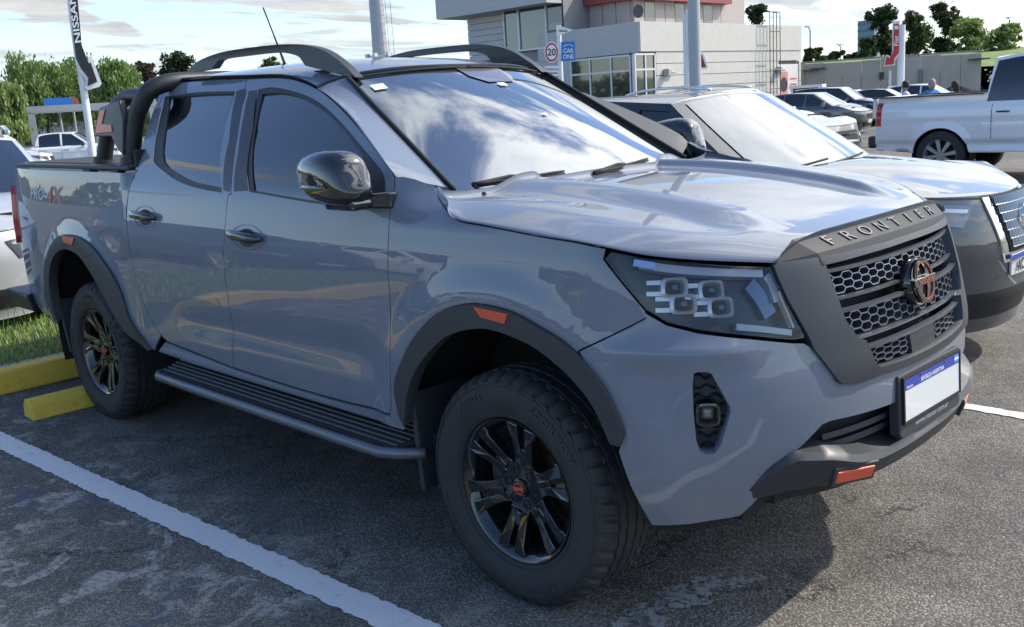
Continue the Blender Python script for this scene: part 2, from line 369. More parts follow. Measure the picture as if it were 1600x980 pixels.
def SB(u, z, flare=True):
    u = np.asarray(u, float); z = np.asarray(z, float)
    sg = np.where(u < 0, -1., 1.); u = np.abs(u)
    x = np.interp(u, _uf, _px); y = np.interp(u, _uf, _py); nx = np.interp(u, _uf, _nx); ny = np.interp(u, _uf, _ny)
    wf = 1-sstep(y, .50, .90)*sstep(-x, -.70, -.35); wf = np.where(x < 0, 0, wf)
    wb = sstep(-x, 2.488, 2.505)*(1-sstep(z, 1.37, 1.40))
    o = off_front(z)*wf+(1-wf)*(off_side(z)*(1-wb)+off_bed(z)*wb)
    o = o+sstep(x, -.56, -.34)*(1-wf*0)*sstep(z, 1.20, 1.34)*.085
    if flare:
        o = o-wheel_flare(x, z, 0.0, .43, .555, .68, .020)*sstep(z, .3, .5)-wheel_flare(x, z, -3.15, .43, .555, .68, .020)
        # pressed crease low on the doors, and a hollow behind the front wheel
        dd = sstep(x, -2.15, -1.9)*sstep(-x, .55, .75)
        o = o+dd*(.010*np.exp(-((z-.70-.03*(x+1.4))/.055)**2)-.004*np.exp(-((z-.61)/.025)**2))
        # bumper corner brow above the fog lamp
        br = sstep(u, .62, .80)*sstep(-u, -1.18, -1.02)
        o = o-br*.022*np.exp(-((z-.885)/.035)**2)*sstep(u, .60, .9)
    return np.stack([x-nx*o, -sg*(y-ny*o), z], -1)
def B(x, y, g=None):
    """pixel of the photograph -> (u, z) on the near body side"""
    if g is None:
        h = hit(x, y, 1, -.90); g = (_uX(min(h[0], .45)), min(max(h[2], .3), 1.75))
    return tuple(solve(lambda u, z: SB(u, z, False), (x, y), g))
def BF(x, y): return B(x, y, (.75, .8))
def px(pts, f=B): return [f(*p) for p in pts]

truck = empty('pickup_truck', (0, 0, 0), 0, 'large grey-blue double cab pickup truck with black wheels filling the foreground', 'pickup truck')
HP = {}
def part(nm, o, label=None):
    if label: o['label'] = label
    return o
def both(name, outline, m, off=0., **kw):
    a = panel(name, SB, outline, m, truck, off=off, flip=FLIP, **kw); b = panel(name, SB, outline, m, truck, off=off, flip=FLIP, mirror=True, **kw); return a, b
# outward normal check
_n = snormals(SB, np.array([_uX(-1.)]), np.array([.9]))[0]; FLIP = _n[1] > 0

# seam lines (photo pixels -> surface)
seam_mid = [(387, 123), (379, 153), (368, 218), (361.5, 296), (356, 308), (351, 365), (350, 415), (355, 455), (360, 500), (364, 550), (366, 575)]
seam_front = [(616, 277), (614.5, 303), (608, 348), (606, 400), (607, 440), (609, 461), (614, 543), (618, 625), (616, 645)]
topl_f = [(387, 123), (441, 122), (474, 129), (506.5, 146), (539, 175.5), (572, 215), (604.5, 258), (616, 277)]
topl_r = [(258, 140), (275, 130), (310.6, 126), (350, 124), (387, 123)]
seam_rear = [(258, 140), (250, 160), (243, 190), (235, 222), (222, 252), (208, 280), (200, 310), (198, 335), (200, 370), (207, 412), (220, 460), (236, 498), (252, 524), (262, 534)]
bot_f = [(366, 575), (450, 602), (530, 625), (616, 645)]
bot_r = [(262, 534), (300, 549), (366, 575)]
S_ = lambda l, n=4: cr(px(l), n)
sm, sf, tf, tr, sr, bf, br_ = S_(seam_mid), S_(seam_front), S_(topl_f), S_(topl_r), S_(seam_rear), S_(bot_f), S_(bot_r)
win_f = S_([(403.7, 139.6), (428, 136.5), (467, 145), (500, 161), (532.6, 191), (565, 229), (595, 265), (602, 285)], 4)+S_([(601, 308), (594, 319), (581.6, 323.5), (539, 324), (474, 315), (389, 299.6)], 3)
win_r = S_([(258, 151), (310.6, 144), (367.8, 142.5)], 3)+S_([(347, 301), (310.6, 294.7), (278, 283), (255, 267), (240, 253), (240.4, 237.5), (248.6, 185)], 3)
def shrink(poly, d):
    P = np.array(poly); o = []; n = len(P)
    area = .5*np.sum(P[:, 0]*np.roll(P[:, 1], -1)-np.roll(P[:, 0], -1)*P[:, 1]); s = 1 if area > 0 else -1
    for i in range(n):
        a, b, c = P[i-1], P[i], P[(i+1) % n]; e1 = (b-a)/(np.linalg.norm(b-a)+1e-9); e2 = (c-b)/(np.linalg.norm(c-b)+1e-9)
        n1 = np.array([-e1[1], e1[0]]); n2 = np.array([-e2[1], e2[0]]); q = n1+n2; q /= max(np.linalg.norm(q), 1e-6); k = max(q@n1, .5)
        o.append(b+s*q*d/k)
    return o
GAP = .0022
door_f = tf[:-1]+sf[:-1]+list(reversed(bf))[:-1]+list(reversed(sm))[:-1]
door_r = tr[:-1]+sm[:-1]+list(reversed(br_))[:-1]+list(reversed(sr))[:-1]
both('front_door', shrink(door_f, GAP), PAINT, holes=[win_f])
both('rear_door', shrink(door_r, GAP), PAINT, holes=[win_r])
# windows: black frame, glass inside it
gl_f = S_([(408.5, 146), (440, 144), (474, 153), (506.5, 174), (539, 206), (566, 244)], 4)+S_([(573, 319), (539, 320), (474, 311), (394, 297)], 3)
gl_r = S_([(263, 152), (310, 147.5), (364.5, 145)], 3)+S_([(347, 293), (304, 284), (278, 272), (253.5, 250.6), (256, 200)], 3)
for w, g in ((win_f, gl_f), (win_r, gl_r)):
    both('window_frame', w, PLAST, off=-.004, holes=[g], thick=.02)
    both('window', shrink(g, -.001), GLASSD, off=-.012, thick=.004)
# mirror sail (black triangle ahead of the glass)
both('window_bar', S_([(566, 244), (604, 296)], 2)+px([(598, 316), (573, 319)]), GLOSSB, off=-.007, thick=.006)
# black pillar covers between the windows
both('pillar_cover', shrink(S_([(369.5, 143), (385, 140), (378, 170), (371, 215), (363.5, 268), (359, 300)], 3)+px([(349, 298), (358, 220)]), .001), PLASTG, off=.0012, thick=.002)
both('pillar_cover', shrink(px([(389, 142), (402, 141)])+px([(396, 200), (387.5, 298), (365.5, 300)])+px([(372, 240), (380, 185)]), .001), PLASTG, off=.0012, thick=.002)

# wheel arch outlines in the X-Z plane
arch_px_o = [(636, 650), (627, 600), (638, 563), (658, 524), (691, 489), (723, 476), (756, 473), (808, 485), (854, 510), (886.5, 530), (919, 560), (952, 602), (972, 645), (981, 672), (975, 692)]
arch_px_i = [(644, 660), (648, 609), (664.5, 569), (691, 537), (717, 518), (756, 510), (789, 514), (837.5, 533.5), (870, 556), (903, 586), (935.5, 628), (962, 688)]
arch_rx_o = [(95, 500), (80, 460), (77, 425), (82, 396), (93, 375), (109, 366), (127, 369), (148.5, 384), (164.5, 404), (180, 428), (194, 457), (208, 498), (226.5, 529), (239, 545)]
arch_rx_i = [(98, 500), (88, 460), (86, 430), (91, 404), (101, 391), (114, 388), (132.6, 398), (148.5, 420), (164.5, 447), (184, 482), (202, 512), (222, 534), (234, 547)]
def XZ(l):
    return [(float(SB(np.array([p[0]]), np.array([p[1]]))[0][0]), p[1]) for p in l]
if DEBUG:
    for nm, l in (('front o', arch_px_o), ('front i', arch_px_i), ('rear o', arch_rx_o), ('rear i', arch_rx_i)): print(nm, [(round(a, 3), round(b, 3)) for a, b in XZ(px(l))])
    for nm, l in (('seam_front', seam_front), ('seam_mid', seam_mid), ('seam_rear', seam_rear), ('bot', bot_f+bot_r), ('top', topl_r+topl_f)): print(nm, [(round(a, 3), round(b, 3)) for a, b in XZ(px(l))])
    for nm, l in (('hoodedge', [(677, 289), (686, 309), (698, 328), (718, 345), (763, 354), (845, 370), (947, 388), (1008, 401), (1090, 407), (1212, 410.6)]), ('HL', [(943, 405), (955, 391), (1008, 401), (1090, 410), (1204, 416), (1225, 460), (1258, 523), (1240, 532), (1171, 526), (1090, 517), (1041, 505), (1008, 485), (980, 452)]), ('bumper', [(1012, 496), (912, 545), (972, 696), (1020, 819), (1120, 812), (1156, 806), (1176, 788), (1240, 708), (1292, 660), (1347, 646), (1393, 630), (1267, 542), (1307, 598), (1338, 595), (1368, 581), (1287, 416), (1317, 500), (1338, 530)]), ('fog', [(1083, 590), (1090, 703), (1118, 708), (1142, 640), (1110, 583)])):
        print(nm)
        for q in l:
            uz = B(*q, None if nm == 'hoodedge' and q[0] < 900 else (.8, .9)); s = SB(np.array([uz[0]]), np.array([uz[1]]))[0]; print('   ', q, 'u,z', np.round(uz, 3), 'XYZ', np.round(s, 3))
def S3(l, n=4, f=B): return [SB(np.array([a]), np.array([b]))[0] for a, b in S_(l, n)] if f is B else None
def P3(uz, off=0.):
    u, v = np.array([uz[0]]), np.array([uz[1]]); p = SB(u, v)[0]
    if off:
        n = snormals(SB, u, v)[0]; n = -n if FLIP else n; p = p+n*off
    return p
def sweep(curveA, curveB, bulge, name, m, thick=.01, na=40, nb=8, mirrored=True, outdir=(0, -.7, .7)):
    A_ = np.array(curveA); B_ = np.array(curveB)
    def samp(C, a):
        d = np.concatenate([[0], np.cumsum(np.linalg.norm(np.diff(C, axis=0), axis=1))]); d /= d[-1]
        return np.stack([np.interp(a, d, C[:, k]) for k in range(3)], -1)
    od = np.array(outdir); od = od/np.linalg.norm(od)
    F = lambda a, b: samp(A_, a)*(1-b)[:, None]+samp(B_, a)*b[:, None]+od*(bulge*4*b*(1-b))[:, None]
    n = np.cross(F(np.array([.51]), np.array([.5]))-F(np.array([.49]), np.array([.5])), F(np.array([.5]), np.array([.51]))-F(np.array([.5]), np.array([.49])))[0]
    fl = np.dot(n, od) < 0
    r = [gridsurf(name, F, na, nb, m, truck, thick=thick, flip=fl)]
    if mirrored: r.append(gridsurf(name, F, na, nb, PLAST if 'pillar' in name else m, truck, thick=thick, flip=fl, mirror=True))
    return r
# ---- hood edge on the body surface
he_px = [(677, 289), (686, 309), (698, 328), (718, 345), (763, 354), (845, 370), (900, 379), (947, 388)]
he_px2 = [(1008, 399), (1090, 406), (1212, 410.6)]
hood_uz = px(he_px)+[B(*q, (.85, 1.1)) for q in he_px2]
hl_uz = [B(*q, (.9, 1.0)) for q in [(943, 405), (955, 392), (1008, 402.5), (1090, 410), (1204, 416), (1213, 428), (1225, 460), (1258, 523), (1256, 530), (1240, 533), (1171, 526), (1090, 517), (1041, 505), (1008, 485), (980, 452)]]
# ---- fender
arch_fo = S_(arch_px_o, 3); arch_ro = S_(arch_rx_o, 3)
fender = S_(seam_front, 4)
fender = list(reversed(fender))                                   # bottom -> top
fender += px([(619, 276), (632, 275.5), (648, 279), (662, 284)])
fender += cr(hood_uz[:8], 4)
fender += [B(945, 398, (1.1, 1.15)), B(943, 405, (1.1, 1.15)), B(980, 452, (1.07, 1.05)), B(1008, 485, (1.03, 1.0)), B(1012, 496, (1.02, .98))]
fender += [B(912, 545)]
ai = [i for i, p in enumerate(arch_fo) if p[0] < B(905, 540)[0]]
fo = [p for p in arch_fo if p[0] > B(912, 545)[0]-.005]
inner_off = lambda l, d, cx, cz: [(u_, z_) for u_, z_ in l]
fender += list(reversed(fo))
fender += px([(636, 665), (617, 655)])
both('fender', shrink(fender, GAP), PAINT)
# ---- bumper cover
bump_half = [(0, .742), (.15, .746), (.317, .755), (.401, .751), (.470, .762), (.548, .868)]
bump_half += [B(*q, (.8, .95)) for q in [(1256, 537), (1240, 537), (1171, 530), (1090, 521), (1041, 509), (1008, 490)]]
bump_half += [B(1010, 498, (1.02, .98)), B(912, 547)]
bump_half += [p for p in arch_fo if B(912, 547)[0] > p[0]]
bump_half += [B(972, 702, (1.1, .62)), B(990, 755, (1.07, .5)), B(1020, 819, (1.03, .38))]
bump_half += [B(*q, (.7, .5)) for q in [(1075, 818), (1120, 812), (1156, 806), (1176, 788), (1240, 708), (1285, 663), (1300, 657), (1347, 646), (1393, 631)]]+[(0, .650)]
def symm(h): return [tuple(p) for p in h]+[(-p[0], p[1]) for p in reversed(h) if abs(p[0]) > 1e-6]
fogh = [B(*q, (.85, .72)) for q in [(1084, 584), (1082, 600), (1084, 650), (1088, 690), (1094, 707), (1104, 711), (1117, 709), (1126, 697), (1142, 645), (1141, 636), (1125, 607), (1112, 584), (1104, 581), (1090, 581)]]
panel('bumper_cover', SB, symm(shrink(bump_half, .0)), PAINT, truck, holes=[fogh, [(-a, b) for a, b in fogh]], flip=FLIP, thick=.05, step=.03)
# ---- door sill, bed side, cab pillar
sill = px([(258, 535)])+[(a, b-.010) for a, b in S_(bot_r, 3)]+[(a, b-.010) for a, b in S_(bot_f, 3)]+px([(620, 650), (634, 662)])+[(B(636, 665)[0], .485), (B(636, 665)[0]+.3, .482), (B(258, 535)[0]-.3, .482), (B(252, 535)[0]+.06, .49)]
both('sill', sill, PAINT)
bed_front = [(208, 276), (200, 310), (198, 335), (200, 370), (207, 412), (220, 460), (236, 498), (252, 524)]
bf_uz = S_(bed_front, 3); bf_uz = [(a+.012 if False else a, b) for a, b in bf_uz]
zr = 1.345
uT = _uX(-4.22)
tl = [(uT+.03, 1.25), (uT-.02, 1.255), (uT-.075, 1.20), (uT-.085, .95), (uT-.03, .90), (uT+.03, .895)]
bed = [(bf_uz[0][0]+.01, zr)]+[(a+.007, b) for a, b in bf_uz[1:]]+[(a+.004, b) for a, b in px([(241, 548)])]
bed += list(reversed([p for p in arch_ro]))
u_r = _uX(-3.62)
bed += [(u_r+.02, .47), (_uX(-3.9), .50), (uT-.05, .56), (uT+.02, .60), (uT+.02, .89)]+list(reversed(tl))[1:5]+[(uT+.02, 1.26), (uT+.01, 1.30), (uT-.04, 1.335), (uT-.12, zr+.012)]
bed += [(u_, zr+.012*(u_-bf_uz[0][0])/(uT-bf_uz[0][0])) for u_ in np.linspace(uT-.3, bf_uz[0][0]+.2, 6)]
both('bed_side', bed, PAINT)
both('tail_light', shrink([(uT+.10, .90), (uT+.10, 1.25)]+tl[1:5]+[(uT+.02, .90)], .004), mat('red_lens', (.45, .015, .015), .12, 0, 1.), off=.022, thick=.045)
pillar = S_([(258, 137), (248, 150), (237, 180), (225, 217), (213, 258), (206, 285), (200, 309)], 4)+list(reversed([p for p in sr if p[1] > B(200, 312)[1]]))
pillar = [pillar[0]]+pillar[1:]
both('cab_pillar', shrink(pillar, GAP), PAINT)
# ---- roof and windscreen
redge = [(262, 133), (275, 127.5), (310.6, 123.5), (350, 121.5), (387, 120.5), (441, 119.5), (474, 126.5), (497, 137.5)]
RE = np.array(cr([SB(*map(lambda q: np.array([q]), B(*q)))[0] for q in redge], 5))
RE = RE[np.argsort(-RE[:, 0])]
WT = np.array([-1.107, -.56, 1.690]); WB = np.array([-.432, -.665, 1.296])
rc_z = cspline([-2.6, -2.45, -2.2, -1.7, -1.3, -1.15, -1.035, -1.0], [1.775, 1.79, 1.805, 1.806, 1.780, 1.753, 1.724, 1.712])
XR0, XR1 = float(RE[-1, 0]), float(RE[0, 0])
def roofF(a, b):
    # a in [-1,1] across, b in [0,1] front to rear
    s = np.abs(a); xe = XR1+(XR0-XR1)*b
    ye = np.interp(-xe, -RE[:, 0], -RE[:, 1]); ze = np.interp(-xe, -RE[:, 0], RE[:, 2])
    xc = -1.035+(-2.47+1.035)*b; xm = -1.107
    X = xc+(xe-xc)*s**2.2
    # front edge passes through the windscreen corner
    zc = rc_z(xc); y = ye*np.sign(a)*s
    z = ze+(zc-ze)*(1-s**3.6)**.8
    return np.stack([X, y, z], -1)
gridsurf('roof', roofF, 61, 41, PAINT, truck, arange=(-1, 1), thick=.015, flip=True)
# windscreen
def wsF(a, b):
    s = np.abs(a); cb = np.array([-.285, 0, 1.262]); ct = np.array([-1.035, 0, 1.722])
    bt = cb+(np.array([WB[0]+.03, 0, WB[2]-.02])-cb)*(s**2.0)[:, None]; tp = ct+(np.array([WT[0]-.006, 0, WT[2]+.002])-ct)*(s**2.2)[:, None]
    P = bt*(1-b)[:, None]+tp*b[:, None]
    n = np.array([.5, 0, .86]); P = P+n*(.022*4*b*(1-b)*(1-s**3))[:, None]
    w = -(WB[1]-.012)*(1-b)-WT[1]*b
    P[:, 1] = np.sign(a)*s*w*1.0; return P
gridsurf('windshield', wsF, 61, 31, GLASSW, truck, arange=(-1, 1), thick=.005, off=-.004)
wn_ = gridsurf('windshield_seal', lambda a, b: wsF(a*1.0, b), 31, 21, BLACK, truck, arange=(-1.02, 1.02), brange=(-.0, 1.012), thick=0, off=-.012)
# A pillar: from the door line up to the windscreen edge
dl = [SB(*map(lambda q: np.array([q]), B(*q)))[0] for q in [(495, 138.5), (507, 144), (522, 155.5), (539, 170), (556, 189), (572, 211), (590, 236), (607, 260), (622, 279)]]
dl = cr(dl, 4)
we = [wsF(np.array([-1.]), np.array([t]))[0]+np.array([-.004, -.004, .006]) for t in np.linspace(1.0, .02, 25)]
dl = np.array(dl)
sweep(dl, we, .004, 'windshield_pillar', PAINT, outdir=(.3, -.8, .5), nb=10)
# ---- hood
hE = np.array(cr([P3(q) for q in hood_uz], 1)); HE = np.array([P3(q) for q in hood_uz])     # 11 edge points
HE[0] = (-.365, -.800, 1.304)
HE = np.array(cr(HE, 8)); nE = len(HE)
ctr = cspline([0, .15, .3, .45, .6, .75, .88, 1], [-.30, -.16, .0, .17, .36, .54, .66, .772])
tE = np.concatenate([[0], np.cumsum(np.linalg.norm(np.diff(HE, axis=0), axis=1))]); tE /= tE[-1]
zc_ = cspline([-.4, -.3, -.12, 0, .2, .42, .54, .64, .72, .775], [1.286, 1.280, 1.276, 1.270, 1.252, 1.222, 1.201, 1.181, 1.162, 1.147])
def hoodF(a, b):
    s = np.abs(a); bb = b
    e = np.stack([np.interp(bb, tE, HE[:, k]) for k in range(3)], -1); ex, ey, ez = e[:, 0], -e[:, 1], e[:, 2]
    xc = ctr(bb)
    y = ey*s
    X = xc+(ex-xc)*s**2.3
    zc = zc_(xc)
    front = sstep(bb, .72, 1.0)
    # section: flat middle, raised rib, shoulder, fall to the edge
    rib = .030*(1-sstep(bb, .72, .93))*(sstep(y, .335, .385)*(1-sstep(y, .43, .58)))
    crown = -.030*(y/.8)**2*(1-front*.5)
    sh = .012*np.exp(-((y-.735*(1-front*.3))/.12)**2)*(1-front)*sstep(b, -.1, .1)
    flat = zc+crown+rib+sh
    k = sstep(s, .84-front*.16, 1.0)**(1.25)
    kk = np.clip((s-(.83-front*.2))/(1-(.83-front*.2)), 0, 1); k = 1-np.sqrt(np.clip(1-kk**2.0, 0, 1))*.75-.25*(1-kk**1.5)
    z = flat+(ez-flat)*k
    return np.stack([X, np.sign(a)*y, z], -1)
gridsurf('hood', hoodF, 141, 91, PAINT, truck, arange=(-1, 1), thick=.02)
# ---- cowl, wipers
def cowlF(a, b):
    s = np.abs(a); h = hoodF(a*.97, b*0); w = wsF(a*.98, b*0-0.0+.02)
    return h*(1-b)[:, None]+w*b[:, None]-np.array([0, 0, .018])
gridsurf('cowl', cowlF, 31, 4, PLAST, truck, arange=(-1, 1), thick=0)
def wiper(ya, yb, lift):
    r = MB(); pa = wsF(np.array([ya]), np.array([.0]))[0]+np.array([.01, 0, .02])
    pts = []
    for k in range(9):
        t = k/8; q = wsF(np.array([ya+(yb-ya)*t]), np.array([.02+lift*t]))[0]; pts.append(q+np.array([.008, 0, .014]))
    r.tube(pts, [.009, .009, .008, .008, .007, .007, .006, .006, .004], 6); r.tube([p+np.array([0.003, 0, -.008]) for p in pts], .004, 4)
    r.tube([pts[0]+np.array([.06, 0, -.035]), pts[0], pts[3]+np.array([0, 0, .012]), pts[4]+np.array([0, 0, .006])], .007, 6)
    return r.build('wiper', BLACK, truck, smooth=True)
wiper(-.90, -.30, .035); wiper(-.10, .50, .035)
# ---- garnish strip across the hood front
def gar(Y):
    y = np.asarray(Y, float); s = np.clip(np.abs(y)/.481, 0, 1)
    up = np.stack([.772-.023*s**2, y, 1.149-.004*s**2], -1); return up
grow = []
for k in np.linspace(-1, 1, 25):
    s = abs(k)
    up = np.array([.766-.025*s*s, .481*k, 1.156-.004*s*s]); crs = np.array([.822-.027*s*s, .443*k, 1.116-.004*s*s]); lo = np.array([.840-.026*s*s, .436*k, 1.082-.004*s*s])
    grow.append((up, crs, lo))
tip = np.array([.738, -.568, 1.100])
g = MB(); top = []; n = len(grow)
lft, rgt = tip, tip*[1, -1, 1]
vs = []; 
for up, c, lo in grow: vs += [up, c, lo, lo-[.06, 0, 0], up-[.03, 0, .02]]
fs = []
for i in range(n-1):
    for j in range(4): fs.append((i*5+j, i*5+j+1, (i+1)*5+j+1, (i+1)*5+j))
L0, R0 = len(vs), len(vs)+1; vs += [lft, rgt]
fs += [(0, L0, 1), (1, L0, 2), ((n-1)*5, (n-1)*5+1, R0), ((n-1)*5+1, (n-1)*5+2, R0)]
g.add(vs, fs); GAR = g.build('hood_trim', mat('hood_trim_grey', (.020, .023, .030), .55, spec=.2, bump=.1, bscale=500), truck, smooth=False, bevel=.004, seg=3)
def gplace(x, y, h):
    k = np.clip(x/.44, -1.05, 1.05)*1.0; s = abs(k); t = .5-y/.042
    up = np.array([.774-.025*s*s, .481*k, 1.150-.004*s*s]); c = np.array([.822-.027*s*s, .443*k, 1.116-.004*s*s]); nn = np.array([.58, 0, .81])
    return up+(c-up)*t+nn*(h+.001)
for i_, ch_ in enumerate('FRONTIER'):
    xo_ = -.335+.0957*i_
    text_mesh('letter', ch_, .040, lambda x, y, h: gplace(xo_+x, y, h*1.2), mat('raised_letter', (.034, .038, .047), .38), GAR, depth=.0025, font_scale=(1.9, 1.0), bold=.0)

# black moulding down each windscreen edge, and the dark channel under the roof edge
for s in (-1, 1):
    b = MB(); P_ = []
    for t_ in np.linspace(.0, 1.0, 16):
        q = wsF(np.array([-1.]), np.array([t_]))[0]; P_.append((q+np.array([.003, -.004, .010]))*[1, -s, 1] if s == 1 else (q+np.array([.003, -.004, .010])))
    b.tube(P_, .0085, 8); b.build('windshield_moulding', BLACK, truck, smooth=True)
    P_ = [wsF(np.array([a_]), np.array([1.004]))[0]+np.array([.004, 0, .001]) for a_ in np.linspace(-1, 0, 14)]; b = MB(); b.tube([p*np.array([1, -s, 1]) if s == 1 else p for p in P_], .005, 6); b.build('windshield_moulding', BLACK, truck, smooth=True)
for s in (-1, 1):
    b = MB(); n = len(RE); r0 = [(p+np.array([0, .012, .004]))*[1, -s, 1] for p in RE]; r1 = [(p+np.array([0, .020, -.07 if p[0] > -2.25 else -.02]))*[1, -s, 1] for p in RE]; r2 = [(p+np.array([0, .30, .0]))*[1, -s, 1] for p in RE]
    b.add(r0+r1+r2, [(i, i+1, n+i+1, n+i) for i in range(n-1)]+[(i, i+1, 2*n+i+1, 2*n+i) for i in range(n-1)]); b.build('roof_channel', BLACK, truck)
# ---- arch trims, liners
def arch_ring(o, i, endo, endi): return list(o)+endo+list(reversed(i))+endi
afi = S_(arch_px_i, 3); ari = S_(arch_rx_i, 3)
both('wheel_arch_trim', arch_ring(arch_fo, afi, [], []), PLAST, off=.014, thick=.05, step=.03)
both('wheel_arch_trim', arch_ring(arch_ro, ari, [], []), PLAST, off=.014, thick=.05, step=.03)
for l in ([(753, 476), (806, 487), (801, 502), (764, 492)], [(107, 368), (126, 371.5), (123, 382), (110, 377)]):
    both('reflector', px(l), ORANGE, off=.017, thick=.004, step=.01)
def liner(cx, cz, r):
    for s in (-1, 1):
        b = MB(); b.lathe([(r, 0), (r*.99, .33), (.02, .335)], (cx, -.80 if cx > -1 else -.88, cz), 'Y', 28, a0=rad(0 if cx > -1 else -12), a1=rad(200))
        if s == 1: b.v = [(x, -y, z) for x, y, z in b.v]
        b.build('wheel_arch_liner', BLACK, truck, smooth='auto')
liner(-.01, .42, .53); liner(-3.14, .44, .56)
# ---- underbody and inner shell (keeps the gaps and the cabin dark)
u = MB(); u.box((-1.75, 0, .42), (4.7, 1.05, .22)); u.box((.52, 0, .55), (.40, 1.1, .30)); u.box((-1.45, 0, .62), (1.9, 1.66, .22)); u.box((-3.3, 0, .98), (1.9, 1.30, .5)); u.box((.38, 0, .95), (.5, 1.1, .30))
u.tube([(-3.15, -.75, .37), (-3.15, .75, .37)], .05, 10); u.tube([(0, -.75, .37), (0, .75, .37)], .035, 10)
u.build('underbody', BLACK, truck)
cabin = mat('cabin_trim', (.012, .012, .014), .8)
u = MB(); u.box((-1.45, 0, .95), (2.0, 1.60, .5)); u.box((-2.38, 0, 1.40), (.02, 1.16, .56)); u.box((-2.36, 0, 1.60), (.02, .98, .26)); u.box((-.62, 0, 1.18), (.5, 1.35, .16))
for y in (-.4, .4): u.box((-1.35, y, 1.30), (.16, .5, .62)); u.box((-1.33, y, 1.66), (.10, .26, .16))
u.build('cabin_interior', cabin, truck)
